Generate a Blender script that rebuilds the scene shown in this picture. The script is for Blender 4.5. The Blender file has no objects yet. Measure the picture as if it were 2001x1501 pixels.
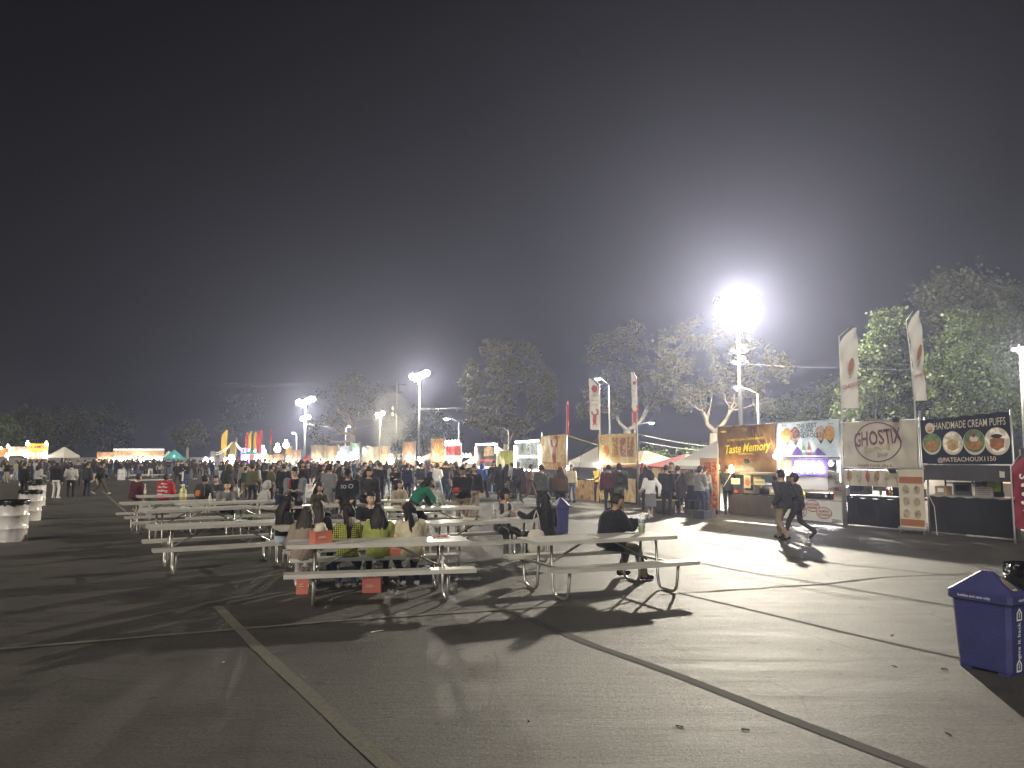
import bpy, math, random
import numpy as np
from mathutils import Vector, Matrix
from mathutils.bvhtree import BVHTree
R_ = math.radians
rnd = random.Random(7)
SC = bpy.context.scene
COL = SC.collection
# ------------------------------------------------------------------ camera
CAM_H, FPX, CX, CY = 1.93, 1500.0, 1000.5, 750.5
PITCH = math.atan(141.5 / FPX)
cam_d = bpy.data.cameras.new('camera')
cam_d.sensor_width = 36.0
cam_d.lens = 36.0 * FPX / 2001.0
cam_d.clip_end = 3000.0
cam = bpy.data.objects.new('camera', cam_d)
cam.location = (0, 0, CAM_H)
cam.rotation_euler = (math.pi / 2 + PITCH, 0, 0)
COL.objects.link(cam)
SC.camera = cam
# ------------------------------------------------------------------ world: night sky with the glow of a town
W = bpy.data.worlds.new('World')
SC.world = W
W.use_nodes = True
wn, wl = W.node_tree.nodes, W.node_tree.links
for n in list(wn): wn.remove(n)
w_out = wn.new('ShaderNodeOutputWorld')
w_bg = wn.new('ShaderNodeBackground')
w_tc = wn.new('ShaderNodeTexCoord')
w_sep = wn.new('ShaderNodeSeparateXYZ')
w_rmp = wn.new('ShaderNodeValToRGB')
wl.new(w_tc.outputs['Generated'], w_sep.inputs[0])
wl.new(w_sep.outputs['Z'], w_rmp.inputs[0])
cr = w_rmp.color_ramp
cr.elements[0].position = 0.0; cr.elements[0].color = (0.010, 0.010, 0.0112, 1)
cr.elements[1].position = 0.6; cr.elements[1].color = (0.0015, 0.0015, 0.0018, 1)
wl.new(w_rmp.outputs[0], w_bg.inputs['Color'])
w_bg.inputs['Strength'].default_value = 1.0
wl.new(w_bg.outputs[0], w_out.inputs['Surface'])
# ------------------------------------------------------------------ added fill sun with no seen source, brightens fronts; broad, soft, behind camera
sun_d = bpy.data.lights.new('fill_sun', 'SUN')
sun_d.energy = 2.7; sun_d.angle = math.radians(40); sun_d.color = (1.0, 0.93, 0.80)
sun = bpy.data.objects.new('fill_sun', sun_d)
sun.rotation_euler = Vector((0.30, 0.80, -0.55)).to_track_quat('-Z', 'Y').to_euler()
COL.objects.link(sun)
# ------------------------------------------------------------------ render settings
vs = SC.view_settings
vs.view_transform = 'Standard'; vs.look = 'None'; vs.exposure = 0.0; vs.gamma = 1.0
vs.use_curve_mapping = False
cy = SC.cycles
cy.use_denoising = True
cy.max_bounces = 5; cy.diffuse_bounces = 2; cy.glossy_bounces = 2; cy.transmission_bounces = 4
cy.transparent_max_bounces = 6; cy.volume_bounces = 0
cy.sample_clamp_indirect = 4.0
cy.use_light_tree = True

# ------------------------------------------------------------------ pixel -> direction
def ray(px, py):
    a = (px - CX) / FPX; b = (CY - py) / FPX
    c, s = math.cos(PITCH), math.sin(PITCH)
    return Vector((a, c - b * s, s + b * c))
def G(px, py, z=0.0):
    d = ray(px, py)
    t = (z - CAM_H) / d.z
    return Vector((d.x * t, d.y * t, z))
def AT(px, py, Y):
    d = ray(px, py)
    t = Y / d.y
    return Vector((d.x * t, Y, CAM_H + d.z * t))
def ZAT(py, px, Y): return AT(px, py, Y).z

# ------------------------------------------------------------------ mesh builder
class MB:
    def __init__(s): s.v = []; s.f = []; s.m = []
    def add(s, vs, fs, m=0):
        o = len(s.v)
        s.v.extend([tuple(v) for v in vs])
        for f in fs: s.f.append(tuple(i + o for i in f)); s.m.append(m)
        return s
    def box(s, c, size, rot=None, m=0, taper=1.0):
        hx, hy, hz = size[0] / 2, size[1] / 2, size[2] / 2
        vs = []
        for z, k in ((-hz, 1.0), (hz, taper)):
            for x, y in ((-hx, -hy), (hx, -hy), (hx, hy), (-hx, hy)):
                vs.append(Vector((x * k, y * k, z)))
        if rot is not None: vs = [rot @ v for v in vs]
        c = Vector(c)
        return s.add([v + c for v in vs], [(3, 2, 1, 0), (4, 5, 6, 7), (0, 1, 5, 4), (1, 2, 6, 5), (2, 3, 7, 6), (3, 0, 4, 7)], m)
    def bar(s, a, b, w, h=None, m=0, up=Vector((0, 0, 1))):
        a, b = Vector(a), Vector(b); h = h or w
        d = (b - a).normalized()
        if abs(d.dot(up)) > 0.98: up = Vector((0, 1, 0))
        x = d.cross(up).normalized(); y = x.cross(d).normalized()
        vs = []
        for p in (a, b):
            for i, j in ((-1, -1), (1, -1), (1, 1), (-1, 1)): vs.append(p + x * (i * w / 2) + y * (j * h / 2))
        return s.add(vs, [(3, 2, 1, 0), (4, 5, 6, 7), (0, 1, 5, 4), (1, 2, 6, 5), (2, 3, 7, 6), (3, 0, 4, 7)], m)
    def tube(s, pts, r, n=8, cap=True, m=0, sx=1.0, up=None):
        pts = [Vector(p) for p in pts]
        rs = r if isinstance(r, (list, tuple)) else [r] * len(pts)
        o = len(s.v); k = len(pts)
        prev = None
        for i, p in enumerate(pts):
            if i == 0: d = pts[1] - p
            elif i == k - 1: d = p - pts[i - 1]
            else: d = (pts[i + 1] - p).normalized() + (p - pts[i - 1]).normalized()
            d = d.normalized() if d.length > 1e-9 else Vector((0, 0, 1))
            if prev is None:
                u = up if up is not None else (Vector((0, 0, 1)) if abs(d.z) < 0.9 else Vector((0, 1, 0)))
                x = d.cross(u).normalized()
            else:
                x = prev - d * prev.dot(d)
                x = x.normalized() if x.length > 1e-6 else d.orthogonal().normalized()
            prev = x
            y = d.cross(x).normalized()
            for j in range(n):
                a = 2 * math.pi * j / n
                s.v.append(tuple(p + (x * (math.cos(a) * sx) + y * math.sin(a)) * rs[i]))
        for i in range(k - 1):
            for j in range(n):
                q = (j + 1) % n
                s.f.append((o + i * n + j, o + i * n + q, o + (i + 1) * n + q, o + (i + 1) * n + j)); s.m.append(m)
        if cap:
            s.f.append(tuple(o + j for j in reversed(range(n)))); s.m.append(m)
            s.f.append(tuple(o + (k - 1) * n + j for j in range(n))); s.m.append(m)
        return s
    def capsule(s, a, b, ra, rb, n=10, m=0, sx=1.0, up=None):
        a, b = Vector(a), Vector(b)
        d = (b - a); L = d.length; d = d / L if L > 1e-6 else Vector((0, 0, 1))
        pts, rs = [], []
        for t in (80, 50, 22): pts.append(a - d * ra * math.sin(R_(t))); rs.append(ra * math.cos(R_(t)))
        pts += [a, b]; rs += [ra, rb]
        for t in (22, 50, 80): pts.append(b + d * rb * math.sin(R_(t))); rs.append(rb * math.cos(R_(t)))
        return s.tube(pts, rs, n, True, m, sx, up)
    def ellipsoid(s, c, r, rot=None, nu=12, nv=8, m=0, fn=None):
        vs = []; fs = []
        c = Vector(c)
        for i in range(nv + 1):
            t = math.pi * i / nv
            for j in range(nu):
                a = 2 * math.pi * j / nu
                p = Vector((math.sin(t) * math.cos(a), math.sin(t) * math.sin(a), math.cos(t)))
                if fn: p = fn(p)
                p = Vector((p.x * r[0], p.y * r[1], p.z * r[2]))
                if rot is not None: p = rot @ p
                vs.append(p + c)
        for i in range(nv):
            for j in range(nu):
                q = (j + 1) % nu
                fs.append((i * nu + j, (i + 1) * nu + j, (i + 1) * nu + q, i * nu + q))
        return s.add(vs, fs, m)
    def loft(s, rings, cap=True, m=0):
        n = len(rings[0]); o = len(s.v)
        for r in rings: s.v.extend([tuple(p) for p in r])
        for i in range(len(rings) - 1):
            for j in range(n):
                q = (j + 1) % n
                s.f.append((o + i * n + j, o + i * n + q, o + (i + 1) * n + q, o + (i + 1) * n + j)); s.m.append(m)
        if cap:
            s.f.append(tuple(o + j for j in reversed(range(n)))); s.m.append(m)
            s.f.append(tuple(o + (len(rings) - 1) * n + j for j in range(n))); s.m.append(m)
        return s
    def mesh(s, name, mats, smooth=False):
        me = bpy.data.meshes.new(name)
        me.from_pydata(s.v, [], s.f)
        for m in mats: me.materials.append(m)
        if any(s.m): me.polygons.foreach_set('material_index', np.array(s.m, dtype=np.int32))
        if smooth: me.polygons.foreach_set('use_smooth', np.ones(len(s.f), dtype=bool))
        me.update()
        return me
    def build(s, name, mats, parent=None, smooth=False):
        if not isinstance(mats, (list, tuple)): mats = [mats]
        return link(name, s.mesh(name, mats, smooth), parent)
def fine_tris(pts, tris, maxe):
    P = [tuple(p) for p in pts]; out = []; stack = [tuple(t) for t in tris]; cache = {}
    def mid(a, b):
        k = (min(a, b), max(a, b))
        if k not in cache: P.append(tuple((P[a][i] + P[b][i]) / 2 for i in range(len(P[a])))); cache[k] = len(P) - 1
        return cache[k]
    def ln(a, b): return math.hypot(P[a][0] - P[b][0], P[a][1] - P[b][1])
    while stack:
        a, b, c = stack.pop(); l = (ln(a, b), ln(b, c), ln(c, a)); k = l.index(max(l))
        if l[k] <= maxe: out.append((a, b, c)); continue
        if k == 0: m = mid(a, b); stack += [(a, m, c), (m, b, c)]
        elif k == 1: m = mid(b, c); stack += [(a, b, m), (a, m, c)]
        else: m = mid(c, a); stack += [(a, b, m), (m, b, c)]
    return P, out
def link(name, data, parent=None):
    o = bpy.data.objects.new(name, data)
    COL.objects.link(o)
    if parent is not None: o.parent = parent
    return o
def tag(o, label=None, cat=None, group=None, kind=None):
    if label: o['label'] = label
    if cat: o['category'] = cat
    if group: o['group'] = group
    if kind: o['kind'] = kind
    return o
def thing(name, label, cat, loc=(0, 0, 0), rz=0.0, group=None):
    o = bpy.data.objects.new(name, None)
    o.empty_display_size = 0.2
    COL.objects.link(o)
    o.location = loc; o.rotation_euler = (0, 0, rz)
    return tag(o, label, cat, group)
def copy_tree(o, parent=None):
    c = o.copy(); COL.objects.link(c)
    if parent is not None: c.parent = parent
    for ch in o.children: copy_tree(ch, c)
    return c

# ------------------------------------------------------------------ materials
_M = {}
def mat(name, col, rough=0.6, metal=0.0, bump=0.0, bscale=40.0, var=0.0, vscale=6.0, spec=0.5, stretch=None, trans=0.0, sheen=0.0, coat=0.0, alpha=None):
    if name in _M: return _M[name]
    m = bpy.data.materials.new(name); m.use_nodes = True
    nt = m.node_tree; N, L = nt.nodes, nt.links
    b = N['Principled BSDF']
    b.inputs['Roughness'].default_value = rough; b.inputs['Metallic'].default_value = metal
    b.inputs['Specular IOR Level'].default_value = spec
    b.inputs['Base Color'].default_value = (*col, 1)
    if coat: b.inputs['Coat Weight'].default_value = coat
    if sheen: b.inputs['Sheen Weight'].default_value = sheen
    if trans: b.inputs['Transmission Weight'].default_value = trans
    if alpha is not None: b.inputs['Alpha'].default_value = alpha
    tc = N.new('ShaderNodeTexCoord'); co = tc.outputs['Object']
    if stretch:
        mp = N.new('ShaderNodeMapping'); mp.inputs['Scale'].default_value = stretch
        L.new(co, mp.inputs[0]); co = mp.outputs[0]
    if var:
        nz = N.new('ShaderNodeTexNoise'); nz.inputs['Scale'].default_value = vscale; nz.inputs['Detail'].default_value = 5
        L.new(co, nz.inputs['Vector'])
        mx = N.new('ShaderNodeMix'); mx.data_type = 'RGBA'
        mx.inputs[6].default_value = (*[c * (1 - var) for c in col], 1)
        mx.inputs[7].default_value = (*[min(1, c * (1 + var)) for c in col], 1)
        L.new(nz.outputs[0], mx.inputs[0]); L.new(mx.outputs[2], b.inputs['Base Color'])
    if bump:
        nb = N.new('ShaderNodeTexNoise'); nb.inputs['Scale'].default_value = bscale; nb.inputs['Detail'].default_value = 4
        L.new(co, nb.inputs['Vector'])
        bp = N.new('ShaderNodeBump'); bp.inputs['Strength'].default_value = bump; bp.inputs['Distance'].default_value = 0.02
        L.new(nb.outputs[0], bp.inputs['Height']); L.new(bp.outputs[0], b.inputs['Normal'])
    _M[name] = m
    return m
def emit(name, col, strength):
    if name in _M: return _M[name]
    m = bpy.data.materials.new(name); m.use_nodes = True
    nt = m.node_tree; N, L = nt.nodes, nt.links
    b = N['Principled BSDF']; b.inputs['Base Color'].default_value = (0.8, 0.8, 0.8, 1)
    b.inputs['Emission Color'].default_value = (*col, 1); b.inputs['Emission Strength'].default_value = strength
    _M[name] = m
    return m
def cloth(name, col, bump=0.5, bscale=14.0, var=0.15):
    return mat('cloth_' + name, col, 0.85, 0, bump, bscale, var, 9.0, 0.25, sheen=0.1)
def point_light(name, loc, power, col=(1, 0.93, 0.8), radius=0.15, parent=None):
    d = bpy.data.lights.new(name, 'POINT'); d.energy = power; d.color = col; d.shadow_soft_size = radius
    o = bpy.data.objects.new(name, d); COL.objects.link(o)
    if parent is not None: o.parent = parent
    o.location = loc
    return o
# ================================================================== SETTING
def ground_material():
    m = bpy.data.materials.new('asphalt'); m.use_nodes = True
    N, L = m.node_tree.nodes, m.node_tree.links
    b = N['Principled BSDF']
    tc = N.new('ShaderNodeTexCoord'); co = tc.outputs['Object']
    def noise(scale, detail, vec=co, rough=0.6):
        n = N.new('ShaderNodeTexNoise'); n.inputs['Scale'].default_value = scale; n.inputs['Detail'].default_value = detail
        n.inputs['Roughness'].default_value = rough; L.new(vec, n.inputs['Vector']); return n.outputs[0]
    def ramp(src, stops):
        r = N.new('ShaderNodeValToRGB'); e = r.color_ramp.elements
        e[0].position, e[0].color = stops[0][0], (*stops[0][1], 1); e[1].position, e[1].color = stops[-1][0], (*stops[-1][1], 1)
        for p, c in stops[1:-1]:
            x = e.new(p); x.color = (*c, 1)
        L.new(src, r.inputs[0]); return r.outputs[0]
    def mixc(f, a, c, mode='MIX'):
        x = N.new('ShaderNodeMix'); x.data_type = 'RGBA'; x.blend_type = mode
        if isinstance(f, float): x.inputs[0].default_value = f
        else: L.new(f, x.inputs[0])
        L.new(a, x.inputs[6]); L.new(c, x.inputs[7]); return x.outputs[2]
    mp = N.new('ShaderNodeMapping'); mp.inputs['Rotation'].default_value = (0, 0, R_(28)); mp.inputs['Scale'].default_value = (0.35, 3.2, 1)
    L.new(co, mp.inputs[0])
    big = ramp(noise(0.22, 5), [(0.3, (0.046, 0.043, 0.037)), (0.7, (0.074, 0.069, 0.059))])
    streak = ramp(noise(1.6, 6, mp.outputs[0], 0.7), [(0.33, (0.78, 0.78, 0.78)), (0.7, (1.2, 1.2, 1.18))])
    fine = ramp(noise(30, 7, co, 0.9), [(0.38, (0.3, 0.3, 0.3)), (0.62, (1.75, 1.75, 1.72))])
    c1 = mixc(1.0, big, streak, 'MULTIPLY'); c2 = mixc(1.0, c1, fine, 'MULTIPLY')
    # oil stains, patches and hairline cracks
    st = ramp(noise(0.9, 5, co, 0.65), [(0.36, (0.62, 0.61, 0.6)), (0.47, (1, 1, 1))]); c2 = mixc(1.0, c2, st, 'MULTIPLY')
    sp = ramp(noise(7.0, 3, co, 0.5), [(0.30, (0.4, 0.39, 0.38)), (0.36, (1, 1, 1))]); c2 = mixc(1.0, c2, sp, 'MULTIPLY')
    wob = N.new('ShaderNodeMix'); wob.data_type = 'VECTOR'; wob.inputs[0].default_value = 0.12
    nv = N.new('ShaderNodeTexNoise'); nv.inputs['Scale'].default_value = 1.2; nv.inputs['Detail'].default_value = 6; L.new(co, nv.inputs['Vector'])
    L.new(co, wob.inputs[4]); L.new(nv.outputs['Color'], wob.inputs[5])
    vo = N.new('ShaderNodeTexVoronoi'); vo.feature = 'DISTANCE_TO_EDGE'; vo.inputs['Scale'].default_value = 0.42; L.new(wob.outputs[1], vo.inputs['Vector'])
    ck = ramp(vo.outputs['Distance'], [(0.0, (0.35, 0.34, 0.33)), (0.006, (1, 1, 1))]); mk = ramp(noise(0.5, 3, co), [(0.45, (0, 0, 0)), (0.6, (1, 1, 1))])
    c3 = mixc(1.0, c2, ck, 'MULTIPLY'); c2 = mixc(mk, c2, c3)
    L.new(c2, b.inputs['Base Color'])
    rr = N.new('ShaderNodeMapRange'); rr.inputs[1].default_value = 0.3; rr.inputs[2].default_value = 0.7
    rr.inputs[3].default_value = 0.50; rr.inputs[4].default_value = 0.64
    L.new(noise(1.6, 6, mp.outputs[0], 0.7), rr.inputs[0]); L.new(rr.outputs[0], b.inputs['Roughness'])
    b.inputs['Specular IOR Level'].default_value = 0.5
    bp = N.new('ShaderNodeBump'); bp.inputs['Strength'].default_value = 0.9; bp.inputs['Distance'].default_value = 0.014
    L.new(noise(45, 6, co, 0.8), bp.inputs['Height'])
    bp2 = N.new('ShaderNodeBump'); bp2.inputs['Strength'].default_value = 0.22; bp2.inputs['Distance'].default_value = 0.03
    L.new(noise(5, 5, mp.outputs[0], 0.6), bp2.inputs['Height']); L.new(bp.outputs[0], bp2.inputs['Normal'])
    L.new(bp2.outputs[0], b.inputs['Normal'])
    return m
ASPH = ground_material()
gm = MB(); S_ = 900
gm.add([(-S_, -S_, 0), (S_, -S_, 0), (S_, S_, 0), (-S_, S_, 0)], [(0, 1, 2, 3)])
tag(gm.build('ground', ASPH), kind='structure')
# painted lines and crack sealing laid on the asphalt
LINE = mat('worn_line_paint', (0.12, 0.114, 0.088), 0.75, 0, 0.4, 60, 0.6, 22)
TAR = mat('crack_sealant', (0.034, 0.032, 0.029), 0.85, 0, 0.3, 50, 0.25, 5)
SCAR = mat('worn_tar_seam', (0.045, 0.043, 0.038), 0.85, 0, 0.3, 40, 0.3, 5)
def strip(name, pts, width, m, z, jitter=0.0):
    P = [G(*p) for p in pts]; Q = []
    for i in range(len(P) - 1):
        n = max(2, int((P[i + 1] - P[i]).length / 0.35))
        for k in range(n): Q.append(P[i].lerp(P[i + 1], k / n))
    Q.append(P[-1]); mb = MB(); vs = []
    for i, q in enumerate(Q):
        d = (Q[min(i + 1, len(Q) - 1)] - Q[max(i - 1, 0)]).normalized(); nrm = Vector((-d.y, d.x, 0))
        j1 = rnd.uniform(-jitter, jitter); j2 = rnd.uniform(-jitter, jitter)
        vs.append((q.x + nrm.x * (width / 2 + j1), q.y + nrm.y * (width / 2 + j1), z)); vs.append((q.x - nrm.x * (width / 2 + j2), q.y - nrm.y * (width / 2 + j2), z))
    mb.add(vs, [(2 * i + 1, 2 * i + 3, 2 * i + 2, 2 * i) for i in range(len(Q) - 1)])
    return tag(mb.build(name, m), kind='structure')
strip('parking_line', [(425, 1185), (500, 1262), (590, 1345), (775, 1515)], 0.125, LINE, 0.004, 0.006)
strip('parking_line', [(-40, 1273), (350, 1240), (700, 1211), (1100, 1184)], 0.085, LINE, 0.008, 0.006)
strip('parking_line', [(198, 958), (232, 988), (300, 1046)], 0.1, LINE, 0.004, 0.006)
strip('parking_line', [(1310, 1052), (1270, 1052)], 0.1, LINE, 0.004, 0.006)
strip('crack_seal_line', [(995, 1193), (1160, 1262), (1320, 1318), (1520, 1397), (1830, 1515)], 0.12, TAR, 0.004, 0.008)
strip('crack_seal_line', [(1325, 1159), (1500, 1200), (1700, 1248), (1895, 1291)], 0.055, TAR, 0.004, 0.012)
strip('crack_seal_line', [(1290, 1163), (1420, 1154), (1610, 1142), (1730, 1128), (1900, 1121)], 0.05, TAR, 0.008, 0.012)
strip('crack_seal_line', [(1230, 1075), (1350, 1097), (1450, 1117), (1610, 1142), (1880, 1189)], 0.045, TAR, 0.012, 0.012)
strip('seam_line', [(1350, 1056), (1500, 1083), (1650, 1104), (1880, 1126)], 0.05, SCAR, 0.004, 0.01)
strip('seam_line', [(1400, 1120), (1560, 1150), (1700, 1172)], 0.03, SCAR, 0.016, 0.01)
strip('crack_seal_line', [(1395, 1045), (1418, 1041), (1434, 1036)], 0.07, TAR, 0.004, 0.012)

# ================================================================== LAMPS
STEEL = mat('galvanised_steel', (0.24, 0.24, 0.23), 0.55, 0.4, 0.15, 30, 0.15, 8)
DKMET = mat('dark_metal', (0.06, 0.06, 0.062), 0.5, 0.5, 0.1, 30, 0.15, 8)
WOODP = mat('weathered_pole_wood', (0.09, 0.075, 0.06), 0.9, 0, 0.5, 20, 0.3, 6)
GLASSW = emit('floodlight_glass', (1.0, 0.93, 0.78), 60.0)
GLASSY = emit('sodium_glass', (1.0, 0.86, 0.42), 60.0)
GLASSC = emit('street_lamp_glass', (0.93, 0.97, 1.0), 45.0)
def flood_tower(px, py, Y, label, power, col=(1, 0.91, 0.74), heads=4, size=1.0, glass=None, span=2.0, lower=None, dist_dir=None, polem=None):
    top = AT(px, py, Y)
    t = thing('floodlight_tower', label, 'floodlight', (top.x, top.y, 0), 0)
    H = top.z
    m = MB(); m.tube([(0, 0, 0), (0, 0, H * 0.5), (0, 0, H + 0.15)], [0.15, 0.12, 0.075], 10)
    m.tube([(0, 0, 0), (0, 0, 0.5)], 0.32, 12); m.build('pole', polem or STEEL, t, True)
    MB().bar((-span / 2, 0, H + 0.12), (span / 2, 0, H + 0.12), 0.09, 0.09).build('crossarm', STEEL, t)
    glass = glass or GLASSW
    for k in range(heads):
        x = (k / (heads - 1) - 0.5) * span if heads > 1 else 0.0
        tilt = Matrix.Rotation(R_(55), 3, 'X'); yaw = Matrix.Rotation(R_(-35 + 70 * k / max(1, heads - 1)), 3, 'Z')
        rot = yaw @ tilt
        c = Vector((x, -0.16, H + 0.12 - 0.16 * (k % 2) + (0.22 if k >= heads / 2 else 0) * size))
        MB().box(c, (0.50 * size, 0.40 * size, 0.12), rot, 0, 0.7).build('housing', DKMET, t)
        g = MB(); g.ellipsoid(c + rot @ Vector((0, 0, -0.10)), (0.25 * size, 0.21 * size, 0.14 * size), rot, 14, 8)
        g.build('lamp_glass', glass, t, True)
    point_light('floodlight', (0, -0.45, H - 0.42), power, col, 0.28, t)
    return t
def arm_lamp(px, py, polepx, Y, label, power, col=(0.93, 0.97, 1.0), glass=None):
    top = AT(px, py, Y); pole = AT(polepx, py, Y); dx = top.x - pole.x
    t = thing('street_lamp', label, 'street lamp', (pole.x, Y, 0)); H = top.z
    m = MB(); m.tube([(0, 0, 0), (0, 0, H * 0.94)], [0.1, 0.06], 8); m.build('pole', STEEL, t, True)
    a = MB(); pts = [(dx * s, 0, H * 0.94 + (H * 0.06 + 0.05) * math.sin(s * math.pi / 2)) for s in (0, .2, .4, .6, .8, .95)]
    a.tube(pts, 0.04, 6); a.build('arm', STEEL, t, True)
    hd = MB(); hd.ellipsoid((dx, 0, H + 0.05), (0.34, 0.17, 0.1)); hd.build('lamp_head', STEEL, t, True)
    g = MB(); g.ellipsoid((dx, 0, H - 0.04), (0.2, 0.13, 0.1)); g.build('lamp_glass', glass or GLASSC, t, True)
    point_light('street_light', (dx, -0.05, H - 0.3), power, col, 0.12, t)
    return t
TOWER = flood_tower(1441, 590, 41.0, 'tall floodlight tower with twin lamp clusters behind the brown and gold stall', 42000, heads=6, size=1.15, span=2.2)
flood_tower(820, 737, 80.0, 'floodlight tower with bright lamps beside the wooden utility pole', 16000, heads=5, span=1.6, size=1.7)
flood_tower(597, 787, 118.0, 'distant floodlight tower with one lamp above another', 18000, heads=5, span=2.2, size=2.2)
# ================================================================== TREES
def leaf_material(name, c1, c2):
    if name in _M: return _M[name]
    m = bpy.data.materials.new(name); m.use_nodes = True
    N, L = m.node_tree.nodes, m.node_tree.links
    b = N['Principled BSDF']; b.inputs['Roughness'].default_value = 0.55; b.inputs['Specular IOR Level'].default_value = 0.3
    g = N.new('ShaderNodeNewGeometry'); mx = N.new('ShaderNodeMix'); mx.data_type = 'RGBA'
    mx.inputs[6].default_value = (*c1, 1); mx.inputs[7].default_value = (*c2, 1)
    L.new(g.outputs['Random Per Island'], mx.inputs[0]); L.new(mx.outputs[2], b.inputs['Base Color'])
    tr = N.new('ShaderNodeBsdfTranslucent'); L.new(mx.outputs[2], tr.inputs['Color'])
    ms = N.new('ShaderNodeMixShader'); ms.inputs[0].default_value = 0.3
    L.new(b.outputs[0], ms.inputs[1]); L.new(tr.outputs[0], ms.inputs[2]); L.new(ms.outputs[0], N['Material Output'].inputs['Surface'])
    _M[name] = m
    return m
LEAF_E = leaf_material('eucalyptus_leaf', (0.030, 0.030, 0.010), (0.088, 0.082, 0.028))
LEAF_G = leaf_material('green_leaf', (0.022, 0.036, 0.010), (0.066, 0.088, 0.026))
LEAF_D = leaf_material('dark_leaf', (0.04, 0.05, 0.025), (0.08, 0.09, 0.05))
BARK_E = mat('pale_bark', (0.20, 0.17, 0.125), 0.85, 0, 0.6, 9, 0.35, 3)
BARK_D = mat('brown_bark', (0.12, 0.09, 0.065), 0.9, 0, 0.7, 12, 0.3, 4)
def leaf_mesh(name, clumps, per, size, hang, material, rng):
    """clumps: array (n,4) centre + spread; every leaf a bent quad pair"""
    n = len(clumps) * per
    C = np.repeat(clumps[:, :3], per, 0); S = np.repeat(clumps[:, 3], per)[:, None]
    P = C + rng.normal(0, 1, (n, 3)) * S * np.array([1, 1, 0.8])
    d = rng.normal(0, 1, (n, 3)); d[:, 2] = d[:, 2] * 0.6 - hang; d /= np.linalg.norm(d, axis=1)[:, None]
    e = rng.normal(0, 1, (n, 3)); e -= d * (e * d).sum(1)[:, None]; e /= np.linalg.norm(e, axis=1)[:, None]
    L = size * rng.uniform(0.6, 1.35, (n, 1)); w = L * rng.uniform(0.28, 0.5, (n, 1))
    v = np.stack([P, P + d * L * 0.5 + e * w, P + d * L, P + d * L * 0.5 - e * w], 1).reshape(-1, 3)
    me = bpy.data.meshes.new(name)
    me.vertices.add(4 * n); me.vertices.foreach_set('co', v.ravel().astype(np.float32))
    me.loops.add(4 * n); me.loops.foreach_set('vertex_index', np.arange(4 * n, dtype=np.int32))
    me.polygons.add(n); me.polygons.foreach_set('loop_start', np.arange(0, 4 * n, 4, dtype=np.int32))
    try: me.polygons.foreach_set('loop_total', np.full(n, 4, dtype=np.int32))
    except Exception: pass
    me.materials.append(material); me.update(); me.validate()
    return me
def tree(name, label, basepx, Y, blobs, trunk_r, leaf, bark, seed, per=38, density=5.0, lsize=0.2, hang=0.6, spread=0.3, forkz=0.22, shell=0.55, depth=0.85, group=None, limb_n=None, twig=True):
    """blobs: crown masses (px, py, half width px, half height px) at this distance"""
    rng = np.random.default_rng(seed); rr = random.Random(seed)
    base = AT(basepx, 800, Y); base.z = 0
    t = thing(name, label, 'tree', (base.x, base.y, 0), 0, group)
    k = Y / FPX; cl = []; tips = []; top = 0
    for (px, py, rx, ry) in blobs:
        c = AT(px, py, Y) - base; a, b = rx * k, ry * k; top = max(top, c.z + b)
        c.y += rr.uniform(-0.3, 0.3) * a
        n = max(5, int(density * a * b * 2.0 + 3))
        for i in range(n):
            q = rng.normal(0, 1, 3); q /= np.linalg.norm(q)
            r = shell + (1 - shell) * rng.random(); r *= rng.uniform(0.75, 1.08)
            cl.append((c.x + q[0] * a * r, c.y + q[1] * a * depth * r, c.z + q[2] * b * r, spread * rng.uniform(0.6, 1.3)))
        tips.append((c, a, b))
    cl = np.array(cl)
    link('crown', leaf_mesh('crown', cl, per, lsize, hang, leaf, rng), t)
    m = MB(); fork = Vector((0, 0, top * forkz))
    m.tube([(0, 0, -0.1), (0.05, 0, fork.z * 0.3), (-0.04, 0, fork.z * 0.7), fork], [trunk_r * 1.4, trunk_r, trunk_r * 0.92, trunk_r * .8], 10)
    m.build('trunk', bark, t, True)
    nodes = [(fork, trunk_r * .8), (fork * .86, trunk_r * .85)]
    tips.sort(key=lambda q: (q[0] - fork).length)
    for (c, a, b) in (tips if limb_n is None else tips[:limb_n]):
        lm = MB(); endp = c + Vector((rr.uniform(-.2, .2) * a, 0, b * 0.35))
        start, r0 = min(nodes, key=lambda q: (q[0] - c).length + .35 * (q[0] - fork).length + (3 if q[0].z > c.z + b * .3 else 0)); r0 = min(r0 * .72, trunk_r * .5)
        L = (endp - start).length; side = Vector((rr.uniform(-1, 1), rr.uniform(-1, 1), 0)) * .13 * L; pts = []
        for q in range(7):
            f = q / 6; pts.append(start.lerp(endp, f) + side * math.sin(f * math.pi) + Vector((rr.uniform(-.03, .03), rr.uniform(-.03, .03), -.10 * math.sin(f * math.pi))) * L)
        pts[0] = start; rs = [r0 * (1 - .84 * q / 6) for q in range(7)]
        lm.tube(pts, rs, 8); nodes += [(pts[q], rs[q]) for q in (2, 3, 4)]
        if twig:
            for s in range(7):
                q = Vector(rng.normal(0, 1, 3)).normalized(); o = pts[rr.randrange(2, 7)]
                e = c + Vector((q.x * a * .9, q.y * a * .7, q.z * b * .9)); h = o.lerp(e, .5) + Vector((rr.uniform(-.15, .15) * a, 0, rr.uniform(-.15, .1) * b))
                lm.tube([o, h, e], [r0 * .3, r0 * .18, r0 * .05], 6)
        lm.build('limb', bark, t, True)
    return t
EU = dict(leaf=LEAF_E, bark=BARK_E, lsize=0.18, hang=0.9, spread=0.24, per=84)
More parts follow.
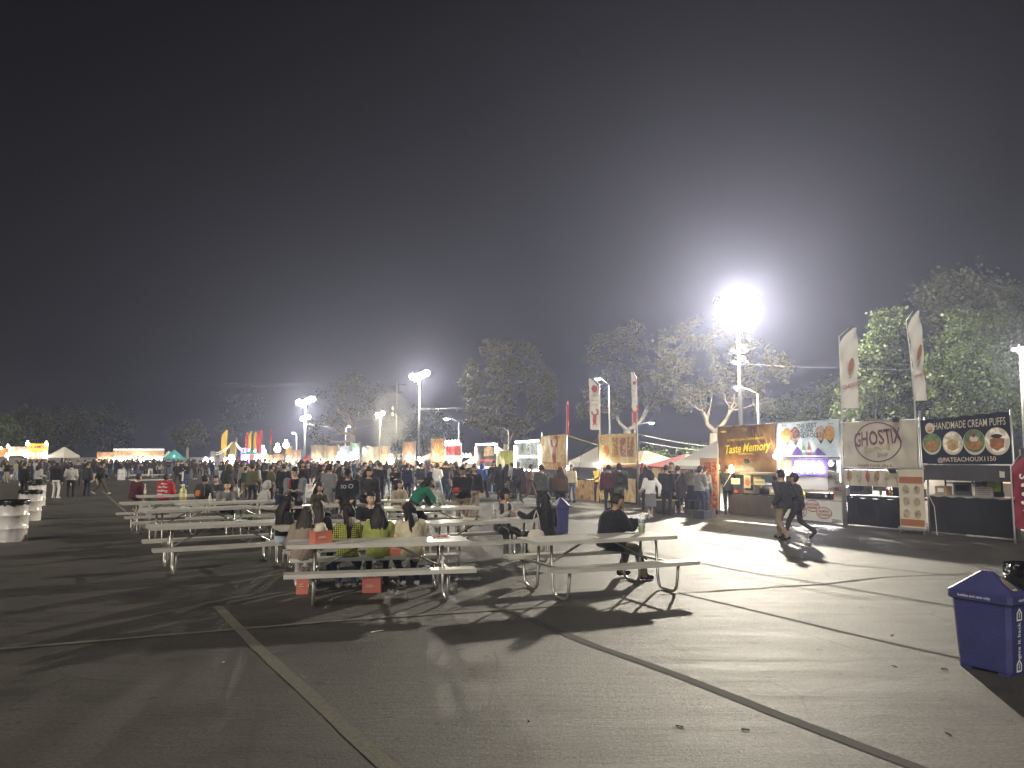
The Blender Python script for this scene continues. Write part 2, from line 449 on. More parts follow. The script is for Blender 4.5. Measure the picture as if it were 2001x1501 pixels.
tree('eucalyptus_tree', 'broad eucalyptus with dense crown behind the white LED framed stall', 990, 74, [(925, 735, 26, 34), (965, 690, 42, 36), (1015, 695, 42, 38), (1050, 735, 34, 42), (985, 745, 46, 40), (930, 785, 30, 32), (925, 825, 22, 20), (975, 800, 40, 34), (1055, 795, 32, 36), (1018, 835, 36, 26), (1070, 765, 20, 30), (965, 835, 26, 20)], 0.36, seed=3, density=2.9, **EU)
tree('eucalyptus_tree', 'eucalyptus with several trunks behind the two lobster feather flags', 1225, 66, [(1175, 690, 36, 40), (1215, 665, 40, 34), (1255, 690, 36, 40), (1160, 765, 20, 26), (1150, 800, 18, 22), (1205, 735, 40, 40), (1255, 750, 34, 44), (1195, 790, 26, 26), (1280, 790, 22, 34), (1240, 640, 24, 16)], 0.38, seed=5, density=2.3, forkz=.3, **EU)
tree('eucalyptus_tree', 'big forked eucalyptus behind the white peaked tent and floodlight pole', 1395, 53, [(1310, 690, 36, 42), (1350, 655, 44, 38), (1405, 665, 44, 40), (1460, 690, 44, 40), (1510, 705, 36, 36), (1300, 745, 26, 32), (1345, 735, 40, 36), (1400, 740, 38, 34), (1470, 745, 42, 34), (1525, 730, 24, 26), (1370, 780, 30, 24), (1490, 785, 28, 22), (1335, 785, 22, 26), (1440, 775, 26, 24)], 0.4, seed=8, density=2.5, forkz=.3, **EU)
GT = dict(leaf=LEAF_G, bark=BARK_D, lsize=0.16, hang=0.25, spread=0.2, shell=0.66)
tree('leafy_tree', 'leafy green tree behind the beige corn dog stall and its feather flags', 1725, 41, [(1690, 690, 32, 40), (1740, 640, 40, 44), (1720, 710, 48, 44), (1765, 690, 42, 48), (1690, 760, 44, 38), (1745, 775, 52, 44), (1790, 755, 36, 48), (1720, 815, 60, 34), (1660, 800, 30, 30), (1780, 815, 44, 34)], 0.3, seed=11, density=8, per=60, **GT)
tree('leafy_tree', 'brightly lit green tree beside the lamp at the cream puff stall', 1905, 39, [(1880, 640, 34, 36), (1920, 655, 40, 44), (1860, 690, 40, 44), (1905, 715, 46, 46), (1950, 720, 36, 40), (1845, 750, 44, 40), (1895, 775, 50, 40), (1950, 775, 44, 42), (1990, 760, 34, 50), (1860, 810, 50, 32), (1930, 815, 56, 34), (2010, 800, 40, 40), (1820, 720, 24, 40)], 0.3, seed=12, density=8, per=60, **GT)
tree('leafy_tree', 'tall dim tree rising highest behind the bright green tree', 1905, 55, [(1830, 580, 44, 40), (1880, 560, 46, 34), (1930, 575, 46, 40), (1975, 600, 44, 44), (1850, 640, 50, 50), (1920, 640, 56, 50), (1990, 660, 40, 60), (2040, 620, 50, 60)], 0.45, seed=13, density=4.5, per=34, leaf=LEAF_D, bark=BARK_D, lsize=0.26, hang=.2, spread=.42)
tree('bushy_tree', 'low dark bushy tree between the forked eucalyptus and the leafy green tree', 1600, 58, [(1560, 800, 40, 40), (1610, 790, 44, 44), (1650, 780, 40, 46), (1585, 835, 50, 40), (1640, 830, 44, 40), (1520, 815, 34, 36)], 0.3, seed=14, density=5, leaf=LEAF_G, bark=BARK_D, lsize=.22, hang=.2, spread=.38, shell=.65)
tree('bare_eucalyptus_tree', 'sparse pale limbed eucalyptus between the two distant floodlight towers', 690, 100, [(650, 770, 34, 30), (690, 750, 40, 34), (735, 775, 34, 30), (640, 830, 30, 30), (670, 810, 26, 30), (715, 805, 30, 26), (760, 820, 26, 22), (625, 860, 26, 16)], 0.5, seed=15, density=1.1, per=22, leaf=LEAF_E, bark=BARK_E, lsize=.26, hang=.6, spread=.5, forkz=.34)
tree('dim_tree', 'dim bushy tree behind the smoking grill stall', 830, 100, [(800, 840, 30, 34), (835, 825, 34, 40), (865, 845, 34, 34), (845, 865, 40, 20), (780, 865, 26, 22)], 0.3, seed=16, density=1.6, per=30, leaf=LEAF_D, bark=BARK_D, lsize=.3, hang=.3, spread=.5)
tree('round_tree', 'small rounded tree standing alone behind the far car park fence', 370, 132, [(350, 850, 18, 16), (372, 835, 22, 20), (390, 855, 16, 16), (365, 862, 20, 12)], 0.26, seed=17, density=1.6, per=34, leaf=LEAF_E, bark=BARK_E, lsize=.34, hang=.1, spread=.45, forkz=.4)
tree('thin_tree', 'tall thin tree dim behind the yellow and red feather flag', 465, 150, [(450, 790, 20, 22), (475, 775, 22, 22), (495, 800, 18, 22), (440, 830, 18, 20), (470, 820, 20, 20)], 0.35, seed=18, density=.5, per=26, leaf=LEAF_D, bark=BARK_D, lsize=.4, hang=.3, spread=.7, forkz=.35)
tree('lamplit_tree', 'lamplit yellow green tree over the orange stall', -5, 92, [(-25, 820, 30, 30), (5, 835, 26, 26), (25, 850, 20, 18), (0, 865, 34, 16), (-40, 850, 30, 30)], 0.35, seed=19, density=2.6, per=40, leaf=LEAF_G, bark=BARK_D, lsize=.3, hang=.2, spread=.42)
for i, (bx, Yt, bl, lab) in enumerate([(60, 125, [(35, 830, 26, 30), (60, 815, 30, 26), (85, 835, 30, 28), (65, 855, 44, 24)], 'dark tree behind the stall with the yellow sign'), (130, 132, [(105, 840, 26, 26), (135, 815, 30, 28), (160, 835, 28, 28), (130, 860, 46, 22)], 'dark tree behind the small white peaked tent'), (205, 140, [(180, 830, 24, 26), (210, 812, 26, 24), (240, 835, 24, 26), (210, 860, 44, 20)], 'dark tree behind the far white lit stalls')]):
    tree('dark_tree', lab, bx, Yt, bl, 0.4, LEAF_D, BARK_D, 30 + i, per=36, density=1.1, lsize=.4, hang=.2, spread=.6)
def hedge(label, px0, px1, ytop, ybot, Y, seed, group=None):
    a, b = AT(px0, ytop, Y), AT(px1, ybot, Y); rng = np.random.default_rng(seed)
    t = thing('shrub', label, 'shrub', ((a.x + b.x) / 2, Y, 0), 0, group); w = abs(b.x - a.x); z1 = a.z
    n = int(w * z1 * 5) + 6
    cl = np.stack([rng.uniform(-w / 2, w / 2, n), rng.uniform(-.8, .8, n), z1 * (0.25 + .72 * np.sqrt(rng.random(n))), np.full(n, .28)], 1)
    link('crown', leaf_mesh('crown', cl, 40, .17, .1, LEAF_G, rng), t)
    mm = MB(); mm.tube([(0, 0, 0), (0.1, 0, z1 * .7)], [.1, .04], 7); mm.build('trunk', BARK_D, t, True)
hedge('clipped green shrub glimpsed behind the red lobster tent', 1248, 1300, 880, 900, 46, 40)
hedge('green shrub peeping behind the white peaked tent', 1330, 1400, 880, 900, 44, 41)
# ================================================================== PICNIC TABLES AND BINS
ALU = mat('brushed_aluminium', (0.66, 0.64, 0.57), 0.36, 0.35, 0.08, 30, 0.28, 3, stretch=(1, 6, 6))
PIPE = mat('galvanised_pipe', (0.50, 0.49, 0.45), 0.38, 0.8, 0.1, 40, 0.15, 9)
def bend(pts, r, n=5):
    """round the corners of a polyline"""
    P = [Vector(p) for p in pts]; out = [P[0]]
    for i in range(1, len(P) - 1):
        a = P[i] + (P[i - 1] - P[i]).normalized() * r; b = P[i] + (P[i + 1] - P[i]).normalized() * r
        for k in range(n + 1):
            s = k / n; out.append(a * (1 - s) ** 2 + P[i] * 2 * s * (1 - s) + b * s ** 2)
    return out + [P[-1]]
def lipped_plank(L, w, th):
    m = MB(); m.box((0, 0, 0), (L, w, 0.012)); z = -th / 2
    m.box((0, w / 2 - .004, z - .004), (L, .008, th - .004)); m.box((0, -w / 2 + .004, z - .004), (L, .008, th - .004))
    m.box((L / 2 - .0025, 0, z - .0045), (.005, w - .018, th - .006)); m.box((-L / 2 + .0025, 0, z - .0045), (.005, w - .018, th - .006))
    return m
def picnic_table(loc, rz, label, L=2.44):
    t = thing('picnic_table', label, 'picnic table', loc, rz, 'aluminium picnic tables on the car park')
    for k in (-1, 0, 1):
        o = lipped_plank(L, 0.236, 0.045).build('tabletop_plank', ALU, t); o.location = (0, k * 0.24, 0.76)
    for s in (-1, 1):
        o = lipped_plank(L, 0.25, 0.045).build('bench_plank', ALU, t); o.location = (0, s * 0.76, 0.455)
    for sx in (-1, 1):
        x = sx * 0.86
        for s in (-1, 1):
            m = MB(); m.tube(bend([(x, s * .2, .725), (x, s * .26, .022), (x, s * .70, .022), (x, s * .76, .42)], .13), .0215, 8); m.build('leg', PIPE, t, True)
        MB().bar((x + sx * .03, -.84, .415), (x + sx * .03, .84, .415), .04, .03).build('crossbar', PIPE, t)
        MB().bar((x, -.33, .727), (x, .33, .727), .045, .02).build('top_bearer', PIPE, t)
        m = MB(); m.tube([(x + sx * -.03, 0, .40), (sx * .18, 0, .725)], .016, 6); m.build('brace', PIPE, t, True)
    MB().box((0, 0, .727), (.4, .05, .02)).build('centre_bracket', PIPE, t)
    return t
def table_at(p0, p1, label, L=2.44, off=0.36):
    """near top edge seen from pixel p0 to p1 (height 0.76)"""
    a, b = G(*p0, .76), G(*p1, .76); d = (b - a); ang = math.atan2(d.y, d.x)
    c = (a + b) / 2 + Vector((-math.sin(ang), math.cos(ang), 0)) * off
    return picnic_table((c.x, c.y, 0), ang, label, L), c, ang
TB = {}
TB['T1'] = table_at((563, 1067), (915, 1058), 'picnic table with a coral paper bag on top and four people seated along one bench')
TB['T2'] = table_at((1065, 1060), (1312, 1048), 'picnic table where a bespectacled man sits alone with a drink cup', 2.28)
TB['T3'] = table_at((866, 1023), (1065, 1015), 'picnic table where the man in a cap and vest sits with a long haired woman')
TB['T4'] = table_at((340, 1030), (545, 1021), 'empty topped picnic table beside the seated woman in light jeans')
TB['T6'] = table_at((322, 998), (475, 991.5), 'picnic table between the seated backpacker and the empty topped table')
TB['T5'] = table_at((277, 983), (406, 979), 'picnic table with a big juice bottle at the seated backpacker')
TB['T8'] = table_at((300, 969.5), (410, 967), 'picnic table in front of the person in the red lettered hoodie')
TB['T9'] = table_at((765, 994.5), (906, 992), 'picnic table where the woman in the green hoodie bends over')
TB['T10'] = table_at((716, 980), (815, 978), 'vacant picnic table beyond the table of the green hoodie woman')
TB['T11'] = table_at((585, 990), (660, 987.5), 'picnic table beside the standing man in the red strapped jacket')
TB['T12'] = table_at((410, 983.5), (480, 981), 'picnic table with a foil tray and an orange can', 2.2)
TB['T14'] = table_at((608, 1031), (772, 1024), 'picnic table behind the four friends with a long haired woman on its bench')
TB['T13'] = table_at((268, 928), (322, 927.4), 'far picnic table beside the white and blue bins')
def tpt(key, x, y, z=0.0):
    t, c, a = TB[key]; ca, sa = math.cos(a), math.sin(a)
    return Vector((c.x + x * ca - y * sa, c.y + x * sa + y * ca, z))
# --- recycling bins
BLUE = mat('blue_bin_plastic', (0.042, 0.044, 0.145), 0.5, 0, 0.3, 60, 0.35, 5)
WHITEP = mat('white_print', (0.75, 0.75, 0.72), 0.6)
BLACKBAG = mat('black_bin_liner', (0.01, 0.01, 0.011), 0.22, 0, 0.9, 9, 0.2, 6)
FONT_CACHE = {}
def text_mesh(body, size, bold=0.0, shear=0.0, spacing=1.0):
    cu = bpy.data.curves.new('lettering', 'FONT'); cu.body = body; cu.size = size; cu.align_x = 'CENTER'; cu.align_y = 'CENTER'
    cu.offset = bold * size; cu.shear = shear; cu.space_character = spacing; cu.resolution_u = 2
    o = bpy.data.objects.new('lettering', cu); me = bpy.data.meshes.new_from_object(o)
    vs = [Vector(v.co) for v in me.vertices]; fs = [tuple(p.vertices) for p in me.polygons]
    bpy.data.objects.remove(o); bpy.data.curves.remove(cu); bpy.data.meshes.remove(me)
    return vs, fs
def arrow_mark(m, cx, cy_, s, fn, mi=0):
    """house shaped ring with an upright arrow inside"""
    def ring(outer, inner):
        n = len(outer); m.add([fn(*p) for p in outer + inner], [(i, (i + 1) % n, n + (i + 1) % n, n + i) for i in range(n)], mi)
    o = [(cx - .5 * s, cy_ - .6 * s), (cx + .5 * s, cy_ - .6 * s), (cx + .5 * s, cy_ + .2 * s), (cx, cy_ + .75 * s), (cx - .5 * s, cy_ + .2 * s)]
    i = [(cx - .32 * s, cy_ - .42 * s), (cx + .32 * s, cy_ - .42 * s), (cx + .32 * s, cy_ + .1 * s), (cx, cy_ + .48 * s), (cx - .32 * s, cy_ + .1 * s)]
    ring(o, i)
    m.add([fn(cx - .07 * s, cy_ - .3 * s), fn(cx + .07 * s, cy_ - .3 * s), fn(cx + .07 * s, cy_ + .25 * s), fn(cx - .07 * s, cy_ + .25 * s)], [(0, 1, 2, 3)], mi)
def recycle_bin(loc, rz, label, hx=0.15, hy=0.265, h=0.68, text=True):
    """slim rectangular bin: long side along local y, slogan on the narrow end facing -y"""
    t = thing('recycling_bin', label, 'recycling bin', loc, rz); kb, kt = .86, 1.0
    def ring(x, y, z, c=0.035):
        return [Vector(p) for p in ((-x + c, -y, z), (x - c, -y, z), (x, -y + c, z), (x, y - c, z), (x - c, y, z), (-x + c, y, z), (-x, y - c, z), (-x, -y + c, z))]
    m = MB(); m.loft([ring(hx * kb, hy * kb, .025), ring(hx * kb + .004, hy * kb + .004, .05), ring(hx, hy, h)]); m.build('body', BLUE, t)
    for k in (-1, 1): MB().box((0, k * (hy * kb - .06), .013), (2 * hx * kb - .02, .1, .026)).build('foot', BLUE, t)
    m = MB(); m.loft([ring(hx + .004, hy + .004, h - .06), ring(hx + .024, hy + .024, h - .052), ring(hx + .024, hy + .024, h + .02), ring(hx + .008, hy + .008, h + .034)]); m.build('lid_rim', BLUE, t)
    m = MB(); m.loft([ring(hx + .006, hy + .006, h + .034), ring(.04, .05, h + .2, .02), ring(.02, .03, h + .208, .008)]); m.build('peaked_lid', BLUE, t)
    def fn(u, v, o=.0): return Vector((u, -(hy * (kb + (kt - kb) * (v - .05) / (h - .05)) + o), v))
    q = MB()
    for (u0, u1, v0, v1) in ((-.085, -.074, .09, h - .13), (.074, .085, .09, h - .13), (-.074, .074, h - .141, h - .13)):
        q.add([fn(u0, v0, .005), fn(u1, v0, .005), fn(u1, v1, .005), fn(u0, v1, .005), fn(u0, v0, -.02), fn(u1, v0, -.02), fn(u1, v1, -.02), fn(u0, v1, -.02)], [(0, 1, 2, 3), (4, 0, 3, 7), (1, 5, 6, 2), (3, 2, 6, 7), (4, 5, 1, 0)])
    p = q.build('side_panel', BLUE, t)
    if text:
        q = MB(); vs, fs = text_mesh('give it back', .066, .014, 0, 1.05); q.add([fn(-v.y, .305 + v.x, .008) for v in vs], fs); q.build('slogan', WHITEP, p)
        for z in (.085, .53): q = MB(); arrow_mark(q, 0, z, .085, lambda u, v: fn(u, v, .008)); q.build('arrow_mark', WHITEP, p)
        q = MB(); vs, fs = text_mesh('bottles and cans only', .034, 0.004); q.add([Vector((-hx - .027, -v.x + .03, h - .018 + v.y)) for v in vs], fs); q.build('rim_lettering', WHITEP, t)
        q = MB(); vs, fs = text_mesh('recycle', .036, .01); q.add([Vector((v.x, -hy - .027, h - .016 + v.y)) for v in vs], fs); q.build('rim_lettering', WHITEP, t)
        def sl(u, v): return Vector((u, -hy - .008 + (hy - .045) * v / .166, h + .038 + v))
        q = MB(); arrow_mark(q, 0, .065, .075, sl); q.build('lid_mark', mat('gold_print', (.45, .36, .16), .6), t)
    return t
rz = R_(30); cb = G(1975, 1325)
cb = cb + Vector((math.cos(rz), math.sin(rz), 0)) * .13 + Vector((-math.sin(rz), math.cos(rz), 0)) * .228
recycle_bin(cb, rz, 'blue recycling bin lettered give it back on bare asphalt with a black bin beside it')
g = G(1097, 1043); recycle_bin((g.x, g.y + .2, 0), R_(12), 'blue recycling bin behind the seated long haired woman', text=False)
g = G(268, 936); recycle_bin((g.x, g.y, 0), R_(5), 'far blue recycling bin beside a white barrel', text=False)
def barrel(px, py, label, mtl, liner=True, r=.30, h=.88, loc=None, crink=.012, seed=1):
    g = loc or G(px, py); rr = random.Random(seed)
    t = thing('rubbish_barrel', label, 'rubbish barrel', (g.x, g.y, 0), rr.uniform(0, 6))
    n = 40; rings = []
    zs = [0, .015, .05, .14, .26, .28, .30, .32, .44, .56, .58, .60, .62, .74, .82, h - .02, h]
    for z in zs:
        rib = .014 if z in (.30, .28, .58, .60) else 0
        rings.append([Vector(((r + rib + rr.uniform(-crink, crink)) * math.cos(2 * math.pi * j / n), (r + rib + rr.uniform(-crink, crink)) * math.sin(2 * math.pi * j / n), z + (rr.uniform(-.012, .006) if z == h else 0))) for j in range(n)])
    m = MB(); m.loft(rings, cap=False); m.add([(p.x, p.y, p.z) for p in rings[0]], [tuple(reversed(range(n)))]); m.build('bagged_drum', mtl, t, True)
    if liner:
        rings = []
        for z, q in ((h - .09, r + .02), (h - .02, r + .022), (h + .015, r + .016), (h + .012, r - .012), (h - .1, r - .03), (h - .5, r - .05)):
            rings.append([Vector(((q + rr.uniform(-.008, .008)) * math.cos(2 * math.pi * j / n), (q + rr.uniform(-.008, .008)) * math.sin(2 * math.pi * j / n), z + (rr.uniform(-.03, .02) if z == h - .09 else 0))) for j in range(n)])
        m = MB(); m.loft(rings, cap=False); m.add([(p.x, p.y, p.z) for p in rings[-1]], [tuple(range(n))]); m.build('bin_liner', BLACKBAG, t, True)
    return t
WBAG = mat('white_plastic_wrap', (0.58, 0.54, 0.52), 0.25, 0, 1.0, 5, 0.12, 5)
barrel(22, 1057, 'white plastic wrapped barrel with black liner, biggest of three in a line', WBAG, seed=1, h=.92, r=.31)
barrel(57, 1017, 'white plastic wrapped barrel with black liner, middle one of three in a line', WBAG, seed=2, h=.9)
barrel(71, 988, 'white plastic wrapped barrel with black liner, last of three in a line', WBAG, seed=3, h=.9)
barrel(237, 938, 'far white barrel beside the far blue recycling bin', WBAG, seed=4, liner=False)
barrel(246, 932, 'far white barrel half hidden behind another white barrel', WBAG, seed=5, liner=False)
barrel(606, 972, 'white barrel behind the man with the red strapped jacket', WBAG, seed=6, liner=False)
barrel(0, 0, 'black bagged rubbish bin behind the near blue recycling bin', BLACKBAG, loc=G(2032, 1262), seed=7, h=.70, r=.27, crink=.02)
# ================================================================== PEOPLE
SKINS = [mat('skin_a', (0.46, 0.29, 0.20), .55, 0, .1, 60, .08, 8), mat('skin_b', (0.38, 0.23, 0.15), .55, 0, .1, 60, .08, 8), mat('skin_c', (0.55, 0.37, 0.27), .55, 0, .1, 60, .08, 8)]
LIPS = mat('lips', (0.30, 0.13, 0.11), .5); EYE = mat('dark_eye', (0.02, 0.015, 0.012), .3)
HAIRK = mat('black_hair', (0.012, 0.010, 0.009), .62, 0, .7, 60, .3, 20, stretch=(1, 1, .12))
HAIRB = mat('brown_hair', (0.032, 0.022, 0.016), .62, 0, .7, 60, .35, 20, stretch=(1, 1, .12))
HAIRG = mat('grey_hair', (0.2, 0.19, 0.18), .5, 0, .7, 60, .3, 20)
COLS = dict(black=(.014, .014, .016), charcoal=(.035, .035, .038), navy=(.016, .02, .045), grey=(.16, .16, .16), lightgrey=(.36, .35, .33), white=(.66, .65, .62), cream=(.5, .44, .31), beige=(.36, .29, .21), khaki=(.26, .20, .13), olive=(.085, .085, .045), brown=(.10, .06, .04), maroon=(.07, .018, .025), red=(.36, .018, .028), green=(.012, .13, .075), lime=(.27, .30, .075), yellow=(.5, .36, .05), blue=(.03, .07, .24), jeans=(.06, .09, .15), lightjeans=(.33, .38, .44), pink=(.5, .2, .2), orange=(.45, .15, .04), darkgreen=(.02, .05, .03), taupe=(.25, .20, .16), darkbrown=(.04, .027, .02))
def CL(c): return cloth(c, COLS[c])
def gingham():
    m = cloth('gingham', (.45, .47, .07)); N, L = m.node_tree.nodes, m.node_tree.links
    b = N['Principled BSDF']; tc = N.new('ShaderNodeTexCoord'); w = []
    for ax in ('X', 'Z'):
        t = N.new('ShaderNodeTexWave'); t.bands_direction = ax; t.inputs['Scale'].default_value = 11; t.wave_profile = 'SIN'
        L.new(tc.outputs['Object'], t.inputs[0]); w.append(t.outputs['Fac'])
    mu = N.new('ShaderNodeMath'); mu.operation = 'MULTIPLY'; L.new(w[0], mu.inputs[0]); L.new(w[1], mu.inputs[1])
    r = N.new('ShaderNodeValToRGB'); r.color_ramp.elements[0].position = .12; r.color_ramp.elements[0].color = (.05, .055, .012, 1); r.color_ramp.elements[1].position = .35; r.color_ramp.elements[1].color = (.5, .52, .09, 1)
    L.new(mu.outputs[0], r.inputs[0]); L.new(r.outputs[0], b.inputs['Base Color'])
    return m
def striped(name, c1, c2, sc=9):
    m = cloth(name, c1); N, L = m.node_tree.nodes, m.node_tree.links; b = N['Principled BSDF']
    tc = N.new('ShaderNodeTexCoord'); t = N.new('ShaderNodeTexWave'); t.bands_direction = 'Z'; t.inputs['Scale'].default_value = sc
    L.new(tc.outputs['Object'], t.inputs[0]); r = N.new('ShaderNodeValToRGB'); r.color_ramp.elements[0].color = (*c1, 1); r.color_ramp.elements[1].color = (*c2, 1)
    L.new(t.outputs['Fac'], r.inputs[0]); L.new(r.outputs[0], b.inputs['Base Color']); return m
SPECIAL = dict(gingham=gingham(), striped=striped('striped', (.05, .05, .05), (.3, .29, .27)), floral=mat('cloth_floral', (.06, .07, .065), .85, 0, .4, 14, .9, 7))
def cmat(c): return SPECIAL[c] if c in SPECIAL else CL(c)
def ik(a, b, l1, l2, pole):
    d = b - a; D = d.length; u = d / max(D, 1e-6); Lc = max(min(D, (l1 + l2) * .998), abs(l1 - l2) + .02)
    b = a + u * Lc; x = (l1 * l1 - l2 * l2 + Lc * Lc) / (2 * Lc); h = math.sqrt(max(l1 * l1 - x * x, 0))
    p = pole - u * pole.dot(u); p = p.normalized() if p.length > 1e-5 else u.orthogonal().normalized()
    return a + u * x + p * h, b
V = Vector
POSES = dict(
    stand=dict(feet=((.11, .02, .08), (-.11, -.02, .08)), hands=((.27, .06, .84), (-.27, .06, .84))),
    relaxed=dict(feet=((.13, .05, .08), (-.10, -.05, .08)), hands=((.2, .24, 1.06), (-.27, .05, .84)), lean=2),
    pockets=dict(feet=((.12, .0, .08), (-.12, .04, .08)), hands=((.22, .14, .93), (-.22, .14, .93)), lean=2),
    phone=dict(feet=((.12, .02, .08), (-.1, -.03, .08)), hands=((.08, .34, 1.16), (-.07, .34, 1.14)), lean=3, nod=22),
    eat=dict(feet=((.13, .0, .08), (-.11, .05, .08)), hands=((.10, .33, 1.22), (-.1, .33, 1.12)), lean=3, nod=12),
    walk=dict(feet=((.09, .34, .09), (-.09, -.36, .17)), hands=((.26, -.2, .90), (-.26, .26, .93)), lean=4, pz=.90, toe=(-8, 38)),
    walk2=dict(feet=((.09, -.38, .19), (-.09, .32, .09)), hands=((.22, .22, .98), (-.26, -.16, .88)), lean=4, pz=.90, toe=(42, -8)),
    sit=dict(feet=((.13, .40, .08), (-.13, .42, .08)), hands=((.16, .38, .80), (-.16, .38, .80)), pz=.56, lean=10, sit=True),
    sitback=dict(feet=((.14, .34, .08), (-.14, .36, .08)), hands=((.17, .36, .72), (-.17, .36, .72)), pz=.56, lean=16, sit=True, nod=14),
    bend=dict(feet=((.13, .06, .08), (-.13, -.06, .08)), hands=((.2, .56, .74), (-.2, .52, .62)), lean=48, pz=.88, py=-.12, nod=10),
    raise_=dict(feet=((.12, .02, .08), (-.11, 0, .08)), hands=((.12, .32, 1.62), (-.25, .05, .86))),
    arms=dict(feet=((.12, .02, .08), (-.11, 0, .08)), hands=((-.08, .24, 1.14), (.08, .22, 1.08))),
)
PENDING = []
def person(at, face, pose, label, top='black', bottom='black', shoe='black', H=1.7, hair='short', haircol=None, skin=0, vox=.02, bulk=.012, sleeves='long', legs='long', front=None, hem=-.10, skirt=None, coat=None, z=0, fem=False, group=None, hood=None, fingers=False, look=0, cap=None, vest=None, over=None, wide=1.0, proto=False, **kw):
    P = dict(POSES[pose]); P.update(kw); H = H * (.965 if P.get('sit') else .95); s = H / 1.72; sc = V((s, s, s)).x
    t = None
    pz = P.get('pz', .94); pel = V((0, P.get('py', 0), pz)); lean = R_(P.get('lean', 0)); roll = R_(P.get('roll', 0)); twist = R_(P.get('twist', 0))
    U = V((math.sin(roll), math.sin(lean) * math.cos(roll), math.cos(lean) * math.cos(roll))).normalized()
    Xr = V((math.cos(twist), -math.sin(twist), 0)); Xr = (Xr - U * Xr.dot(U)).normalized(); Fw = U.cross(Xr).normalized()
    if Fw.y < 0 and abs(twist) < 1.5: Fw = -Fw
    sh = .158 if fem else .180
    prims = []; m = MB()
    def cap_(a, b, ra, rb, zone, sx=1.0):
        m.capsule(a, b, ra, rb, 10, 0, sx); prims.append(('c', a, b, ra, rb, zone))
    # torso rings
    prof = [(-.30, .145, .115), (-.14, .168, .128), (0, .172, .13), (.22, .138 if fem else .150, .112), (.48, .146 if fem else .155, .116), (.72, .156 if fem else .174, .115), (.9, .13, .095), (1.0, .075, .07)]
    rings = []; TL = .50; n = 16
    for (tt, w, d) in prof:
        w = w * (wide if tt < .8 else 1 + (wide - 1) * .6) + (bulk if tt < .95 else 0); d = d * wide + (bulk if tt < .95 else 0)
        up_ = U if tt > 0 else (U * .4 + V((0, 0, 1)) * .6).normalized()
        cpt = pel + (U * (TL * tt) if tt > 0 else V((0, 0, 1)) * (TL * tt * (.55 if P.get('sit') else 1)))
        fw = Fw if tt > 0 else V((Fw.x, Fw.y, 0)).normalized(); xr = Xr
        bow = -.02 * math.sin(max(0, min(1, tt)) * math.pi) * (1 + lean * 2)
        rings.append([cpt + fw * bow + xr * (w * math.cos(2 * math.pi * j / n)) + fw * (d * math.sin(2 * math.pi * j / n)) for j in range(n)])
    m.loft(rings); nb = pel + U * TL
    # neck and head
    nod = R_(P.get('nod', 4)); lookr = R_(look) 
    hu = (U * .55 + V((0, 0, 1)) * .45).normalized()
    hf = V((math.sin(lookr), math.cos(lookr), 0)); hf = (Fw * math.cos(lookr) + Xr * math.sin(lookr)); hf.z = 0; hf = hf.normalized()
    hf = (hf * math.cos(nod) - V((0, 0, 1)) * math.sin(nod)).normalized()
    hr = hf.cross(V((0, 0, 1))).normalized(); hup = hr.cross(hf).normalized()
    hc = nb + hu * .155 + hf * .025
    cap_(nb - U * .04, hc - hup * .05, .056, .052, 'skin')
    # legs
    lengths = (.43, .41); hips = []
    for i, sx in enumerate((1, -1)):
        hp = pel + Xr * (.09 * sx) - V((0, 0, .03)); ft = V(P['feet'][i]); kn, an = ik(hp, ft, lengths[0], lengths[1], V((sx * P.get('splay', .12), 1, .15)))
        lw = P.get('legw', 1.0); zt = 'bottom'; zs = 'bottom' if legs == 'long' else 'skin'
        kz = .068 if legs == 'long' else .058
        cap_(hp, kn, .094 * lw + .004, kz * lw, zt); cap_(kn, an + V((0, 0, .03)), (.062 if legs == 'long' else .054) * lw, (.052 if legs == 'long' else .036) * lw, zs)
        if legs == 'long': cap_(an + V((0, 0, .06)), an + V((0, 0, .012)), .056 * lw, .058 * lw, 'bottom')
        tp = R_(P.get('toe', (0, 0))[i]); yaw = R_(P.get('yaw', 8)) * sx
        fd = V((math.sin(yaw) * math.cos(tp), math.cos(yaw) * math.cos(tp), -math.sin(tp)))
        cap_(an - fd * .045 + V((0, 0, -.035)), an + fd * .135 + V((0, 0, -.043)), .042, .037, 'shoe', 1.1)
    # arms
    hands = []
    for i, sx in enumerate((1, -1)):
        so = pel + U * (TL * .86) + Xr * (sx * (sh + bulk * .5)); ht = V(P['hands'][i]) 
        pole = V((sx * .3, -.45, -.9)); el, wr = ik(so, ht, .285, .255, pole)
        ab = bulk * 1.1; zo = 'top' if vest is None else 'sleeve'; zf = zo if sleeves == 'long' else 'skin'
        cap_(so, el, .058 + ab, .045 + ab, zo); cap_(el, wr, (.043 + ab) if sleeves == 'long' else .039, (.031 + ab * .8) if sleeves == 'long' else .027, zf)
        hands.append((wr, (wr - el).normalized(), sx))
    if skirt or coat:
        L_, rtop, rbot = (skirt or coat); zone = 'bottom' if skirt else 'top'; rg = []; nn = 18
        for q in range(6):
            f = q / 5; zz = pel.z + .02 - L_ * f; r1 = rtop + (rbot - rtop) * f
            rg.append([V((pel.x + r1 * math.cos(2 * math.pi * j / nn) * 1.15, pel.y + r1 * math.sin(2 * math.pi * j / nn), zz + .0)) for j in range(nn)])
        m.loft(rg); prims.append(('c', pel, pel - V((0, 0, L_)), rtop, rbot, zone))
